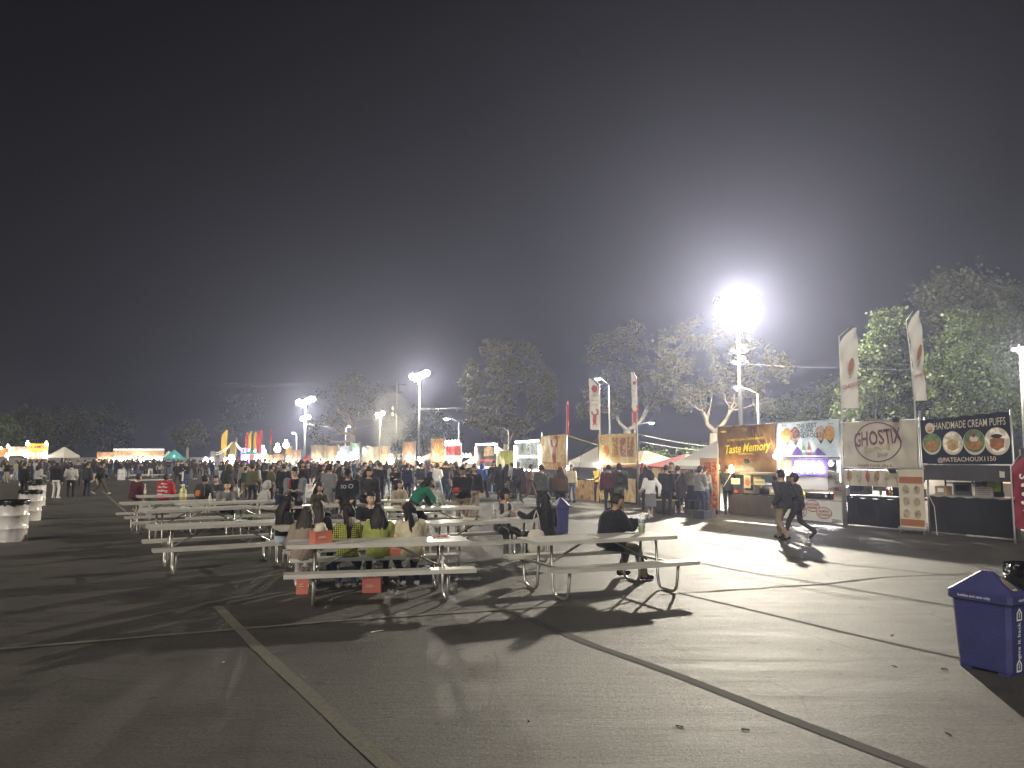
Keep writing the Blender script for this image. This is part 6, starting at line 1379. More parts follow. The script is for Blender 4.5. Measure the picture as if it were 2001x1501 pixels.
simple_stall(503, 520, 877, 905, 'far stall with two tiers of glaring globes', [Or, Cr, Or], [(.25, .75, 'c', .5), (.8, .75, 'c', .5), (.25, .25, 'c', .45), (.8, .25, 'c', .45)], seed=17, power=110)
PURL = emit('purple_led', (.25, .06, 1.0), 3.0)
t, L, bn, S, zb, zt = simple_stall(477, 490, 876, 912, 'far stall with purple glowing column', [(.1, .04, .3), (.2, .1, .5)], [(.5, .5, 'c', .45), (.6, .2, 'c', .4)], seed=18, power=60, lcol=(.5, .3, 1))
for fx in (.0, .5, 1.0): tube_light(t, (L * fx, -.15, zb), (L * fx, -.15, zt), .16, PURL)
t, L = stall(464, 476, 'far red peaked tent beside the purple column'); canopy(t, 0, L, 0, 3, ptz(898, 470), ptz(884, 470), REDC, .3)
t, L, bn, S, zb, zt = simple_stall(451, 463, 864, 912, 'far tower like orange and yellow banner stall', [Or, Yl, Or], [(.2, .25, 'c', .5), (.7, .25, 'c', .5), (-.6, .2, 'w', .4)], seed=19, power=110)
t, L, bn, S, zb, zt = simple_stall(432, 440, 880, 912, 'far narrow pale red banner stall', [(.5, .2, .15), Wh, (.5, .25, .2)], [], seed=20, power=60)
simple_stall(414, 423, 882, 908, 'far white sign stall at the end of the row', [Wh, (.5, .55, .5), Wh], [(.5, .2, 'c', .5), (-1.0, .2, 'c', .5)], seed=21, power=80)
for i, (a, b) in enumerate([((424, 885), (456, 864)), ((424, 889), (454, 868)), ((462, 864), (480, 876)), ((462, 867), (478, 880))]):
    p, q = RP(a[0]), RP(b[0]); p.z, q.z = ptz(a[1], a[0]), ptz(b[1], b[0]); e = thing('light_garland', ['lower garland of bulbs strung up to the orange tower stall', 'upper garland of bulbs strung up to the orange tower stall', 'upper garland of bulbs falling to the purple column', 'lower garland of bulbs falling to the purple column'][i], 'string lights', p); d = q - p
    m = MB(); m.tube([d * (k / 6) - Vector((0, 0, .4 * math.sin(math.pi * k / 6))) for k in range(7)], .06, 5); m.build('cable', emit('garland_glow', (1, .85, .5), 1.6), e)
# ---------------------------------------------------------------- stalls across the far side
def far_stall(px0, px1, y0, y1, Y, label, cols, lights=(), power=60, lcol=(1, .95, .85), seed=1, scale=1.6):
    a, b = AT(px0, y0, Y), AT(px1, y1, Y); t = thing('food_stall', label, 'food stall', (a.x, Y, 0)); L = b.x - a.x; zt, zb = a.z, b.z
    bn, S = banner(t, 0, L, zb, zt, printmat(label[:26], cols, scale, 1.2), seed=seed, wr=.05, nx=14, nz=8)
    for x in (0, L): pole(t, x, .05, zt + .1, .05)
    counter(t, .1, L - .1, .2, .8, .95, FR, BLKF, .02, 4)
    for (fx, fz, k, r) in lights: bulb(t, L * fx, -.2, zb + (zt - zb) * fz, {'w': WARM, 'c': COOL}[k], r)
    if power: point_light('stall_light', (L * .5, -1.3, zb - .1), power * .9, lcol, .2, t)
    return t, L, bn, S, zb, zt
far_stall(190, 221, 884, 898, 122, 'far stall with white sign over brown food pictures', [Wh, (.3, .12, .06), (.4, .2, .1), Wh], [(.2 + .3 * k, -.2, 'w', .18) for k in range(3)], 260, seed=1)
t, L, bn, S, zb, zt = far_stall(222, 320, 880, 897, 122, 'wide far stall with long white lit sign', [Wh, (.5, .25, .12), (.55, .4, .2), (.3, .1, .06), Wh], [(.05 + .1 * k, -.15, 'c', .32) for k in range(10)], 420, seed=2)
MB().box((L * .5, 0, zt + .12), (L, .1, .24)).build('sign_cap', emit('lit_sign_white', (1, .97, .9), .8), t); put_poly(bn, S, [(L * .38, zb), (L * .62, zb), (L * .62, zb + (zt - zb) * .35), (L * .38, zb + (zt - zb) * .35)], ink('redband', (.42, .04, .05)), .03, 'printed_band')
t, L, bn, S, zb, zt = far_stall(55, 93, 867, 882, 82, 'stall with glowing yellow sign and two corner lamps', [(.62, .42, .02), (.7, .5, .05), (.62, .4, .02)], [(.03, .95, 'w', .2), (.97, .9, 'w', .2)], 150, (1, .9, .6), 3)
put_text(bn, S, 'FLAMED', L * .5, zb + (zt - zb) * .55, .5, ink('purplered', (.25, .03, .1)), .02); banner(t, 0, L, ZAT(897, 74, 82), zb - .05, printmat('mixw', [Wh, (.5, .2, .1), Wh, (.3, .3, .4)], 2, 1), -.03, .05, 4, 'lower_banner', nx=8, nz=4)
bulb(t, 0, -.3, 2.2, COOL, .24); bulb(t, L * .95, -.3, 2.1, COOL, .24)
far_stall(17, 54, 873, 891, 84, 'stall with white food picture banner left of the yellow sign stall', [Wh, (.5, .3, .15), Wh, (.4, .12, .06)], [(.02, 1, 'c', .16), (.0, .0, 'c', .2), (.97, .05, 'c', .2)], 150, seed=5)
far_stall(-22, 15, 875, 893, 86, 'orange fronted stall below the lamplit tree', [Or, (.5, .28, .1), (.35, .1, .05)], [(.7, .9, 'w', .12)], 120, (1, .75, .45), seed=6)
def far_tent(px0, px1, ye, yp, Y, label, m_, power=0):
    a, b = AT(px0, ye, Y), AT(px1, ye, Y); t = thing('tent', label, 'tent', (a.x, Y, 0)); canopy(t, 0, b.x - a.x, 0, 3, a.z, AT(px0, yp, Y).z + .4, m_, .25)
    if power: point_light('stall_light', (1.5, .5, 2), power, (1, .95, .85), .1, t)
    return t
far_tent(93, 125, 890, 881, 82, 'small white peaked tent beside the yellow sign stall', TENT, 30); far_tent(318, 346, 896, 884, 118, 'teal peaked tent at the end of the wide lit stall', mat('teal_tent_cloth', (.05, .28, .28), .75), 60); far_tent(316, 326, 894, 886, 121, 'white tent peak behind the teal tent', TENT)
e = thing('parasol', 'turquoise parasol amid the crowd before the red and white peaked tent', 'parasol', RP(562) + Vector((-3, -3, 0))); m = MB(); m.tube([(0, 0, 2.15), (0, 0, 2.35), (0, 0, 2.5)], [1.5, .8, .05], 8); m.build('canopy', mat('turquoise_cloth', (.12, .5, .42), .7), e); m = MB(); m.tube([(0, 0, 0), (0, 0, 2.4)], .03, 6); m.build('pole', ALUP, e)
# far boundary wall
m = MB(); a, b = AT(120, 894, 150), AT(420, 894, 150); m.box(((a.x + b.x) / 2, 150, a.z / 2), (b.x - a.x + 60, .2, a.z)); tag(m.build('boundary_wall', mat('grey_wall', (.22, .21, .19), .8, 0, .3, 2, .15, .5)), 'long low grey wall at the far edge of the car park', 'wall')
# ================================================================== FEATHER FLAGS
def feather(px, ytop, ybot, wpx, Y, label, material, lean=0, flip=1, deco=None, ground=True, name='feather_flag', base=None):
    k = Y / FPX; b = base or AT(px, 800, Y); b = Vector((b.x, b.y, 0)); ang = math.atan2(-b.x, b.y) * 0
    t = thing(name, label, 'feather flag', b, ang); H = AT(px, ytop, b.y).z; z0 = AT(px, ybot, b.y).z; w = wpx * k
    m = MB(); top = [(0, 0, 0), (0, 0, z0), (lean * .5, 0, H * .8), (lean, 0, H - .25), (lean + flip * w * .55, 0, H)]; m.tube(top, [.03, .025, .02, .015, .008], 6); m.build('pole', ALUP, t, True)
    n = 18; m = MB(); vs = []
    for i in range(n + 1):
        s = i / n; z = z0 + (H - z0) * s; xl = lean * min(1, s) * .9
        cut = max(0, (s - .72) / .28); x0 = xl + flip * w * .8 * cut ** 2.2; x1 = xl + flip * w * (1.0 - .12 * (1 - s))
        for j in range(5): q = j / 4; x = x0 + (x1 - x0) * q; vs.append((x, -.03 + .045 * math.sin(q * 5 + s * 9) + .03 * math.sin(q * 9 - s * 21), z))
    m.add(vs, [(i * 5 + j, i * 5 + j + 1, (i + 1) * 5 + j + 1, (i + 1) * 5 + j) for i in range(n) for j in range(4)]); fl = m.build('flag', material, t, True)
    S = lambda x, z, off=.02: Vector((x, -.03 - .075 - off, z))
    if deco: deco(fl, S, flip * w * .5 + lean * .4, z0, H, w)
    return t
WFL = mat('white_flag_cloth', (.60, .57, .52), .7, 0, .3, 5, .06, 3)
def gh_deco(fl, S, x, z0, H, w):
    put_text(fl, S, 'GHOSTIX', x, z0 + (H - z0) * .28, w * .26, ink('redlogo', (.3, .03, .03)), .02, .2, rot=14)
    put_disc(fl, S, x, z0 + (H - z0) * .53, w * .15, (H - z0) * .09, ink('corndog', (.3, .13, .06)), .03, 18, 'printed_corn_dog', rot=-12); put_poly(fl, S, [(x - .02, z0 + (H - z0) * .45), (x + .02, z0 + (H - z0) * .45), (x - .04, z0 + (H - z0) * .37), (x - .08, z0 + (H - z0) * .37)], ink('stick', (.3, .22, .13)), .03, 'printed_stick')
feather(1646, 641, 798, 36, RP(1646).y, 'white feather flag with corn dog, left of the pair on the beige stall', WFL, .0, 1, gh_deco, base=RP(1646)); feather(1789, 608, 783, 26, RP(1789).y, 'taller white feather flag with corn dog beside the navy banner', WFL, -.12, 1, gh_deco, base=RP(1789))
def lb_deco(fl, S, x, z0, H, w):
    put_disc(fl, S, x, z0 + (H - z0) * .80, w * .28, w * .32, ink('redlogo', (.3, .03, .03)), .02); lobster(fl, S, x, z0 + (H - z0) * .25, (H - z0) * .24)
    for i, s_ in enumerate(('LOBSTER', 'GRILLED', 'BUTTER')): put_text(fl, S, s_, x, z0 + (H - z0) * (.66 - .09 * i), w * .16, ink('brownink', (.13, .08, .05)), .01)
feather(1172, 740, 840, 21, RP(1172).y, 'white lobster feather flag on the pole nearest the pale ridge tent', WFL, 0, -1, lb_deco, base=RP(1172)); feather(1245, 727, 838, 11, RP(1245).y, 'white lobster feather flag seen edge on beside the red tent', WFL, 0, -1, lb_deco, base=RP(1245))
FLR = mat('red_flag_cloth', (.42, .03, .05), .7, 0, .3, 5, .1, 3)
feather(1106, 783, 850, 5, RP(1107).y, 'thin red flag above the big lobster banner', FLR, .0, 1, base=RP(1107))
def red_deco(fl, S, x, z0, H, w): 
    put_text(fl, S, 'S', x, z0 + (H - z0) * .72, .3, WHITEP, .01, .1, rot=-80)
    for k in range(4): put_disc(fl, S, x + .04, z0 + (H - z0) * (.6 - .12 * k), .12, .05, WHITEP, .03, 10, 'printed_mark', jit=.4, seed=k)
p = G(1984, 1064); feather(1984, 890, 1034, 34, p.y, 'red feather flag beside the cream puff stall', mat('crimson_flag_cloth', (.2, .012, .03), .7, 0, .3, 5, .25, 3), 0, 1, red_deco, base=p)
YRF = mat('yellow_red_flag', (.6, .4, .05), .7, 0, 0, 5, .2, 1); feather(434, 840, 902, 12, RP(434).y, 'white, yellow and red feather flag at the far garlands', YRF, .0, 1, base=RP(434))
for px, yt, yb, w, c, lab in ((500, 844, 876, 6, FLR, 'pinkish red feather flag beside two amber ones'), (507, 843, 878, 6, YRF, 'amber feather flag beside the pinkish red one'), (517, 843, 878, 6, YRF, 'amber feather flag beside the tall curved red one'), (523, 840, 886, 12, FLR, 'tall curved red feather flag above the orange fronted stall'), (552, 836, 872, 3, FLR, 'thin red banner pole above the warm bulb stall')):
    feather(px, yt, yb, w, RP(px).y - 1, lab, c, 0, 1, base=RP(px) + Vector((-1, -1, 0)))
feather(945, 835, 868, 14, RP(948).y + 1.5, 'dark feather flag over the black noodle banner', mat('dark_flag_cloth', (.03, .03, .035), .7), 0, -1, base=RP(950) + Vector((1.2, 1.2, 0)))
# ================================================================== SMALL THINGS, LAMPS BEYOND THE ROW, CABLES
arm_lamp(872, 818, 897, 62, 'street lamp with curved arm left of the broad eucalyptus', 500)
arm_lamp(1443, 758, 1480, 47, 'street lamp with curved arm in front of the big forked eucalyptus', 900, (1, .95, .82), emit('street_lamp_warm', (1, .93, .75), 60))
arm_lamp(1168, 740, 1190, 60, 'street lamp hidden among branches behind the left lobster flag', 900)
arm_lamp(683, 833, 676, 120, 'street lamp among the sparse eucalyptus limbs', 600)
arm_lamp(573, 846, 580, 120, 'faint street lamp left of the distant floodlight tower', 600)
arm_lamp(1408 - 135, 826, 1240, 64, 'small street lamp low among branches right of the lobster flags', 500)
flood_tower(743, 811, 110.0, 'yellow sodium lamp on a slim pole between the distant floodlight towers', 9000, (1, .86, .45), 2, 1.6, GLASSY, .8)
flood_tower(597, 819, 117.4, 'lower lamp cluster just under the distant floodlight tower lamps', 6000, (1, .95, .85), 2, 1.8, None, .9)
flood_tower(1994, 684, 34.5, 'bright lamp on a pole by the lamplit green tree', 3800, (1, .95, .72), 3, .7, None, .7, polem=DKMET)
flood_tower(-22, 815, 88.0, 'yellowish lamp beside the tree over the orange stall', 900, (1, .92, .5), 2, .9, GLASSY, .8)
# camera and speaker cluster on the tall tower
tw = TOWER; H1 = ZAT(690, 1445, 41); H2 = ZAT(712, 1445, 41)
for z in (H1, H2):
    m = MB(); m.bar((-.35, 0, z), (.35, 0, z), .06, .06)
    for k in (-.35, .32): m.ellipsoid((k, -.12, z + .08), (.16, .2, .09), None, 10, 6)
    m.tube([(.1, -.1, z + .3), (.1, -.35, z + .22)], [.05, .18], 10); m.build('camera_cluster', mat('white_housing', (.6, .6, .58), .5), tw, True)
def wire(pts, label, r=.012, name='cable', material=None):
    P = [AT(*p) for p in pts]; Q = []
    for i in range(len(P) - 1):
        for k in range(8): s = k / 8; q = P[i].lerp(P[i + 1], s); q.z -= .06 * (P[i + 1] - P[i]).length * s * (1 - s) * .5; Q.append(q)
    Q.append(P[-1]); o = P[0].copy(); m = MB(); m.tube([q - o for q in Q], r, 5)
    ob = m.build(name, material or mat('pale_cable', (.35, .35, .34), .5), None, True); ob.location = o; tag(ob, label, 'cable'); return ob
wire([(1452, 711, 41), (1650, 719, 36), (1800, 722, 32)], 'cable from the tall floodlight tower passing behind the feather flags', .006, material=mat('grey_cable', (.12, .12, .12), .7))
wire([(820, 799, 80), (905, 795, 70)], 'cable from the floodlight tower by the utility pole to the broad eucalyptus', .015)
wire([(597, 828, 118), (680, 839, 118), (820, 800, 80)], 'sagging cable between the two distant floodlight towers', .02)
wire([(0, 740, 130), (300, 745, 120), (777, 748, 110)], 'upper power line running to the wooden utility pole', .02, material=mat('dark_cable', (.05, .05, .05), .6)); wire([(0, 748, 130), (300, 751, 120), (777, 752, 110)], 'lower power line running to the wooden utility pole', .02, material=mat('dark_cable', (.05, .05, .05), .6))
wire([(1245, 848, RP(1245).y), (1400, 873, 40), (1420, 876, 39)], 'rope stretched from the golden lobster banner to the peaked tent', .014); wire([(1245, 862, RP(1245).y), (1400, 882, 39)], 'second rope below the first toward the peaked tent', .014)
wire([(1110, 851, RP(1110).y), (1168, 869, RP(1168).y)], 'yellow rope between the two golden banners', .02, material=mat('yellow_rope', (.5, .42, .12), .7))
b = AT(777, 745, 110); t = thing('utility_pole', 'tall wooden utility pole with crossarm beside the yellow lamp', 'utility pole', (b.x, 110, 0)); m = MB(); m.tube([(0, 0, 0), (0, 0, b.z)], [.2, .14], 8); m.build('pole', WOODP, t, True); MB().bar((-1.3, 0, b.z - .5), (1.3, 0, b.z - .5), .12, .12).build('crossarm', WOODP, t); MB().bar((-.8, 0, b.z - 1.6), (.8, 0, b.z - 1.6), .1, .1).build('crossarm', WOODP, t)
m = MB(); m.tube([(-.5, 0, b.z - 3.5), (-.5, 0, b.z - 5)], .25, 8); m.build('transformer', STEEL, t, True)
for i, (px, y0) in enumerate(((553, 800), (590, 830))):
    pass
# --- paper bags
CORAL = mat('coral_paper', (.56, .17, .115), .7, 0, .25, 12, .1, 5); TISSUE = mat('tissue_paper', (.6, .54, .42), .8, 0, .5, 14, .1, 5); WINK = mat('bag_ink', (.75, .5, .42), .6)
def paper_bag(loc, rz, label, w=.26, d=.16, h=.22, tissue=False, handles=True):
    t = thing('paper_bag', label, 'paper bag', loc, rz); m = MB(); rr = random.Random(int(w * 999 + loc[0] * 10)); j = lambda: rr.uniform(-.008, .008)
    lo = [V((-w / 2, -d / 2, 0)), V((w / 2, -d / 2, 0)), V((w / 2, d / 2, 0)), V((-w / 2, d / 2, 0))]; hi = [p + V((j(), j(), h + j())) for p in lo]; md = [p * 1.0 + V((j(), j(), h * .5)) for p in lo]
    for p in md: p.x *= .99
    m.loft([lo, md, hi], False); m.add(lo, [(3, 2, 1, 0)]); m.add([p * .97 + V((0, 0, h * .0)) for p in hi] + [V((p.x * .97, p.y * .97, .01)) for p in lo], [(4, 5, 1, 0), (5, 6, 2, 1), (6, 7, 3, 2), (7, 4, 0, 3)]); m.build('bag', CORAL, t)
    q = MB()
    for k in range(2): q.box((-w * .12, -d / 2 - .012, h * (.42 + .12 * k)), (w * (.45 - .1 * k), .003, .012))
    q.build('print', WINK, t)
    if handles:
        for s in (-1, 1): m = MB(); m.tube([V((-w * .22, s * d * .48, h - .02)), V((-w * .2, s * d * .4, h + .08)), V((w * .2, s * d * .4, h + .08)), V((w * .22, s * d * .48, h - .02))], .005, 5); m.build('handle', CORAL, t)
    if tissue:
        m = MB(); m.ellipsoid((0, 0, h + .01), (w * .38, d * .4, .085), None, 12, 8, 0, lambda p: p * (1 + .22 * math.sin(9 * p.x + 4 * p.z) * math.cos(8 * p.y))); m.build('tissue_paper', TISSUE, t, True)
    return t
def top_at(px, py, z): return G(px, py, z)
p = tpt('T1', -.98 + .19, -.16, .767); p2 = G(622, 1062, .767); paper_bag((p2.x, p2.y + .12, .767), aT1 and R_(38), 'coral paper bag with crumpled tissue standing on the table', .24, .2, .165, True, False)
p = tpt('T1', .30, .76, .462); paper_bag(p, R_(8), 'coral paper bag on the bench between lime jacket and cream jacket', .17, .13, .24)
p = G(727, 1157); paper_bag(p, R_(5), 'coral paper bag on the ground below the lime green jacket', .26, .14, .2)
p = G(590, 1160); paper_bag(p, R_(20), 'coral paper bag on the ground at the left table legs', .16, .12, .26)
# --- drinks, trays, bottles
def cup(loc, label, liquid, h=.17, r=.045, straw=True, lid=False):
    t = thing('drink_cup', label, 'drink cup', loc); m = MB(); m.tube([(0, 0, 0), (0, 0, h)], [r * .78, r], 16, False); m.add([(r * .78 * math.cos(a), r * .78 * math.sin(a), 0) for a in [2 * math.pi * k / 16 for k in range(16)]], [tuple(reversed(range(16)))]); m.build('cup', mat('clear_plastic', (.85, .88, .86), .08, 0, trans=.85, spec=.5), t, True)
    m = MB(); m.tube([(0, 0, .006), (0, 0, h * .52)], [r * .74, r * .85], 16); m.build('drink', liquid, t, True)
    m = MB(); m.ellipsoid((0, 0, h * .6), (r * .8, r * .8, h * .14), None, 10, 6, 0, lambda p: p * (1 + .2 * math.sin(11 * p.x) * math.cos(9 * p.y))); m.build('ice', mat('ice', (.8, .82, .8), .2, 0, 0, 10, .1, 30), t)
    m = MB(); m.tube([(0, 0, h), (0, 0, h + .012)], r * 1.06, 16); m.build('lid', mat('clear_lid', (.8, .82, .8), .2, 0, 0, 10, 0, 3, alpha=.5), t, True)
    if straw: m = MB(); m.tube([(.01, 0, .03), (-.02, .0, h + .09)], .006, 6); m.build('straw', WHITEP, t, True)
    return t
GRNJ = mat('green_drink', (.42, .5, .06), .2); p = tpt('T2', .88, .2, .767); cup(p, 'clear plastic cup of yellow green drink with a straw', GRNJ, .2, .055)
# phone in the seated man's hands
def phone_at(S, label, dz=.02):
    h = (S['hands'][0][0] + S['hands'][0][1] * .08 + S['hands'][1][0] + S['hands'][1][1] * .08) * .5 * S['s']; a = -R_(S['face']); p = Vector((h.x * math.cos(a) - h.y * math.sin(a) + S['at'][0], h.x * math.sin(a) + h.y * math.cos(a) + S['at'][1], h.z + S['z'] + dz))
    t = thing('phone', label, 'phone', p, a); rt = Matrix.Rotation(R_(50), 3, 'X'); MB().box((0, 0, 0), (.15, .075, .009), rt).build('case', FR, t); MB().box(rt @ V((0, 0, .0055)), (.14, .066, .002), rt).build('screen', emit('phone_screen', (.8, .85, .95), .6), t)
phone_at(p_man, 'dark phone held by the bespectacled seated person'); phone_at(p_red, 'phone held by the person with the red strap')
def red_food(e): m = MB(); m.ellipsoid((0, 0, .03), (.09, .07, .05), None, 10, 7, 0, lambda p: p * (1 + .2 * math.sin(9 * p.x + 5 * p.y))); m.build('food', mat('red_food', (.45, .05, .03), .6), e, True); MB().box((0, 0, -.015), (.2, .14, .025)).build('tray', mat('tray_red', (.4, .06, .04), .6), e)
S = p_blk; h = (S['hands'][0][0] + S['hands'][1][0]) * .5 * S['s']; a = -R_(S['face']); h.y += .09
e = thing('food_tray', 'red tray of food held by the black jacketed person', 'food tray', Vector((h.x * math.cos(a) - h.y * math.sin(a) + S['at'][0], h.x * math.sin(a) + h.y * math.cos(a) + S['at'][1], h.z + .05)), a); red_food(e)
def bottle(loc, label, col, h=.3, r=.05, capc=(.7, .7, .7)):
    t = thing('bottle', label, 'bottle', loc); m = MB(); m.tube([(0, 0, 0), (0, 0, h * .62), (0, 0, h * .78), (0, 0, h * .82)], [r, r, r * .4, r * .35], 14); m.build('body', mat('bottle_' + label[:12], col, .12, 0, coat=.6), t, True); m = MB(); m.tube([(0, 0, h * .82), (0, 0, h)], [r * .4, r * .42], 10); m.build('cap', mat('cap_' + str(capc), capc, .4), t, True); m = MB(); m.tube([(0, 0, h * .2), (0, 0, h * .45)], r * 1.015, 14, False); m.build('label_band', mat('bottle_label', (.6, .55, .35), .6), t, True); return t
p = G(357, 977, .767); bottle(p, 'big bottle of yellow juice on the table beside the backpack wearer', (.42, .38, .12), .42, .09); p = G(283, 968, .767); bottle(p, 'slim pale bottle between the maroon and red sitters', (.4, .36, .34), .34, .035)
p = G(410, 981, .767); bottle(p, 'small clear bottle at the backpack wearer', (.5, .55, .52), .22, .035)
t = thing('drink_can', 'orange drink can beside the foil tray', 'can', G(447, 977, .767)); m = MB(); m.tube([(0, 0, 0), (0, 0, .012), (0, 0, .15), (0, 0, .16)], [.028, .034, .034, .028], 14); m.build('can', mat('orange_can', (.5, .15, .05), .35, .3), t, True); MB().box((0, .008, .162), (.02, .012, .003)).build('tab', STEEL, t)
t = thing('foil_tray', 'foil food tray with dark leftovers', 'food tray', G(432, 977.5, .767)); MB().box((0, 0, .02), (.3, .2, .04), None, 0, 1.1).build('tray', ALU, t); m = MB(); m.ellipsoid((0, 0, .045), (.11, .07, .02), None, 10, 5); m.build('leftovers', mat('leftovers', (.07, .05, .03), .7), t, True)
t = thing('serviette', 'crumpled white serviette on the table before the bespectacled person', 'serviette', tpt('T2', .66, .16, .769)); m = MB(); m.ellipsoid((0, 0, .012), (.1, .07, .012), None, 12, 6, 0, lambda p: p * (1 + .3 * math.sin(8 * p.x + 6 * p.y))); m.build('paper', mat('white_paper', (.65, .64, .6), .8, 0, .4, 20), t, True)
for i, (x, y, c, lab) in enumerate(((.83, .24, (.5, .3, .25), 'pinkish wrapper lying on the table end beside the cream jacket'), (.95, .26, (.6, .2, .2), 'red and white wrapper lying on the table end beside the cream jacket'))):
    t = thing('wrapper', lab, 'wrapper', tpt('T1', x, y, .77), .4); m = MB(); m.ellipsoid((0, 0, .012), (.07, .05, .014), None, 10, 6, 0, lambda p: p * (1 + .35 * math.sin(7 * p.x + 5 * p.y + i))); m.build('paper', mat('wrapper%d' % i, c, .35, 0, .4, 20, .5, 14), t, True)
# tote bag at the seated woman, green bag by the hooded sitter, carrier bag, handbag
def soft_bag(loc, label, material, w, d, h, rz=0, handle=.22, name='tote_bag', cat='bag'):
    t = thing(name, label, cat, loc, rz); m = MB(); m.ellipsoid((0, 0, h / 2), (w / 2, d / 2, h / 2), None, 16, 12, 0, lambda p: V((max(-.86, min(.86, p.x * 1.15)), p.y * (1 - .35 * max(0, p.z)), max(-.97, min(.97, p.z * 1.05)))) * (1 + .03 * math.sin(9 * p.x + 7 * p.z))); m.build('bag', material, t, True)
    if handle: m = MB(); m.tube([(-w * .22, 0, h * .9), (-w * .1, 0, h + handle * .7), (0, 0, h + handle), (w * .1, 0, h + handle * .7), (w * .22, 0, h * .9)], .011, 6); m.build('handle', material, t, True)
    return t
TOTE = mat('canvas_tote', (.50, .45, .38), .85, 0, .4, 30, .08, 5); S = p_tote; a = -R_(S['face']); hp = V((-.30, .12, .50)); 
p = Vector((hp.x * math.cos(a) - hp.y * math.sin(a) + S['at'][0], hp.x * math.sin(a) + hp.y * math.cos(a) + S['at'][1], .34)); p = G(1048, 1078, .4); soft_bag((p.x, p.y - .0, .36), 'cream canvas tote bag hanging beside the long black hair', TOTE, .32, .14, .40, R_(10), .3)
p = G(483, 1020); soft_bag((p.x, p.y, .02), 'green bag under the table by the hooded sitter', mat('green_bag', (.06, .11, .05), .6, 0, .5, 9, .2, 4), .5, .3, .32, .2, 0, 'duffel_bag')
p = G(461, 984); soft_bag((p.x, p.y, .25), 'white carrier bag hanging from the maroon trousered person', mat('white_carrier', (.62, .62, .6), .4, 0, .5, 9), .26, .12, .42, .2, .1, 'carrier_bag')
p = G(1373, 1013); t = thing('crate', 'dark low box on the ground before the striped shirt', 'box', p, RZ); MB().box((0, 0, .11), (.5, .34, .22)).build('body', mat('dark_crate', (.05, .05, .055), .5), t); MB().box((0, 0, .235), (.52, .36, .03)).build('lid', mat('dark_crate2', (.07, .07, .075), .5), t)
# more odds and ends left on the tables
for key, x, y, lab, kind in (('T6', -.3, .1, 'crumpled serviette on the table behind the empty topped table', 0), ('T4', .3, .15, 'crumpled serviette on the empty topped table', 0), ('T9', .3, .1, 'cup of amber drink before the slumped grey jacket', 1), ('T3', .2, .15, 'cup of pale drink before the cap and vest', 1), ('T3', -.3, .1, 'small food tray on the table of the cap and vest', 2), ('T9', -.6, .05, 'small food tray at the bending green hoodie', 2), ('T10', .0, .1, 'cup of dark drink on the vacant looking table', 1), ('T11', .2, .0, 'small food tray by the red strapped jacket', 2), ('T14', .1, .1, 'small food tray behind the gingham top', 2)):
    p = tpt(key, x, y, .769)
    if kind == 0: t = thing('serviette', lab, 'serviette', p); m = MB(); m.ellipsoid((0, 0, .014), (.1, .07, .016), None, 12, 6, 0, lambda p: p * (1 + .3 * math.sin(8 * p.x + 6 * p.y))); m.build('paper', mat('white_paper', (.65, .64, .6), .8), t, True)
    elif kind == 1: cup(p, lab, mat('drink_' + key, dict(T9=(.4, .2, .04), T3=(.5, .45, .3), T10=(.08, .04, .02))[key], .2), .17, .045)
    else: t = thing('food_tray', lab, 'food tray', p, x); MB().box((0, 0, .02), (.22, .16, .04), None, 0, 1.15).build('tray', mat('paper_tray', (.5, .46, .38), .8), t); m = MB(); m.ellipsoid((0, 0, .045), (.09, .06, .02), None, 10, 5, 0, lambda p: p * (1 + .25 * math.sin(12 * p.x + 9 * p.y))); m.build('food', mat('fried_food', (.25, .13, .05), .7), t, True)
# straw litter on the ground
for i, (px, py, l) in enumerate(((738, 1235, .16), (1750, 1303, .05), (1846, 1308, .05), (1742, 1242, .06), (1850, 1435, .05), (1455, 1428, .05), (436, 1296, .02), (1035, 1410, .04), (1330, 1420, .05))):
    g = G(px, py); m = MB(); m.tube([(-l / 2, 0, .006), (0, .01, .008), (l / 2, 0.02, .006)], .005, 5); o = m.build('litter', WHITEP if i in (0, 6) else FR, None, True); o.location = g; o.rotation_euler = (0, 0, .5 + i); tag(o, ['pale drinking straw lying on the asphalt below the bench', 'dark scrap of litter on the asphalt'][0 if i == 0 else 1] if i != 6 else 'tiny white scrap beside the pale parking line', 'litter', 'litter scraps on the asphalt')
# barricade / rope reels before the red tent
for i, (px, py) in enumerate(((1300, 1003),)):
    g = G(px, py); t = thing('barrel_table', 'low dark round table with a yellow hose rim before the red tent', 'table', g); m = MB(); m.tube([(0, 0, 0), (0, 0, .42)], .34, 18); m.build('drum', mat('dark_drum', (.06, .06, .05), .6), t, True); m = MB(); m.tube([(.42 * math.cos(q), .3 * math.sin(q), .45) for q in [k * math.pi / 12 for k in range(25)]], .02, 6); m.build('rim', mat('yellow_rim', (.4, .38, .1), .6), t, True)
for i, px in enumerate((1395, 1412)):
    g = RP(px) + Vector((-.9, -.45, 0)); t = thing('stool', 'dark metal stool in front of the white peaked tent', 'stool', g, .3 * i, 'stools in front of the white peaked tent')
    MB().box((0, 0, .45), (.34, .34, .03)).build('seat', FR, t)
    for sx in (-1, 1):
        for sy in (-1, 1): MB().bar((sx * .15, sy * .15, .44), (sx * .18, sy * .18, 0), .025, .025).build('leg', FR, t)
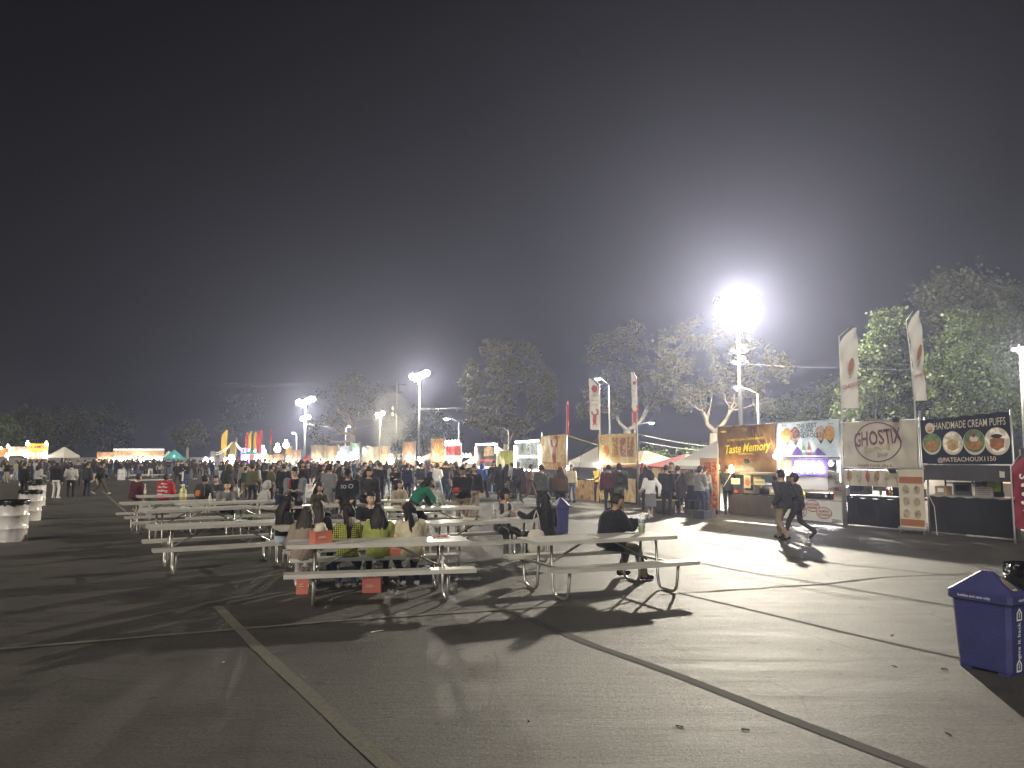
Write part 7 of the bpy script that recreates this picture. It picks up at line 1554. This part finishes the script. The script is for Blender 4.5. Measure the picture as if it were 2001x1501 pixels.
# ---- smoke over the grill stall
def smoke():
    p = RP(797); m = bpy.data.materials.new('grill_smoke'); m.use_nodes = True; N_, L_ = m.node_tree.nodes, m.node_tree.links; N_.remove(N_['Principled BSDF']); v = N_.new('ShaderNodeVolumePrincipled'); v.inputs['Color'].default_value = (.9, .9, .9, 1)
    tc = N_.new('ShaderNodeTexCoord'); nz = N_.new('ShaderNodeTexNoise'); nz.inputs['Scale'].default_value = .55; nz.inputs['Detail'].default_value = 4; L_.new(tc.outputs['Object'], nz.inputs['Vector']); mr = N_.new('ShaderNodeMapRange'); mr.inputs[1].default_value = .40; mr.inputs[2].default_value = .72; mr.inputs[3].default_value = 0; mr.inputs[4].default_value = 1.3
    mp = N_.new('ShaderNodeMapping'); mp.inputs['Location'].default_value = (.42, 0, -1.45); mp.inputs['Scale'].default_value = (.62, .62, .36); L_.new(tc.outputs['Object'], mp.inputs[0])
    vl = N_.new('ShaderNodeVectorMath'); vl.operation = 'LENGTH'; L_.new(mp.outputs[0], vl.inputs[0]); fo = N_.new('ShaderNodeMapRange'); fo.inputs[1].default_value = 1.0; fo.inputs[2].default_value = .2; fo.inputs[3].default_value = 0; fo.inputs[4].default_value = 1; L_.new(vl.outputs['Value'], fo.inputs[0])
    mu = N_.new('ShaderNodeMath'); mu.operation = 'MULTIPLY'; L_.new(nz.outputs[0], mr.inputs[0]); L_.new(mr.outputs[0], mu.inputs[0]); L_.new(fo.outputs[0], mu.inputs[1]); L_.new(mu.outputs[0], v.inputs['Density']); L_.new(v.outputs[0], N_['Material Output'].inputs['Volume'])
    mb = MB(); mb.tube([(0, 0, 1.6), (-.4, 0, 2.6), (-.9, 0, 3.8), (-1.0, 0, 5.2), (-.3, 0, 6.2)], [.5, 1.0, 1.7, 2.0, .9], 12); o = mb.build('smoke', m, None, True); o.location = (p.x - .3, p.y - 1.0, 0); tag(o, kind='stuff')
smoke()
# ================================================================== HAZE
def haze():
    m = bpy.data.materials.new('night_haze'); m.use_nodes = True
    N, L = m.node_tree.nodes, m.node_tree.links
    N.remove(N['Principled BSDF'])
    v = N.new('ShaderNodeVolumePrincipled')
    v.inputs['Color'].default_value = (0.63, 0.68, 1.0, 1); v.inputs['Density'].default_value = HAZE_D
    v.inputs['Anisotropy'].default_value = 0.68
    L.new(v.outputs[0], N['Material Output'].inputs['Volume'])
    mb = MB(); mb.box((0, 0, 15), (1820, 1820, 34)); o = mb.build('haze', m)
    tag(o, kind='stuff')
HAZE_D = 0.00135
haze()
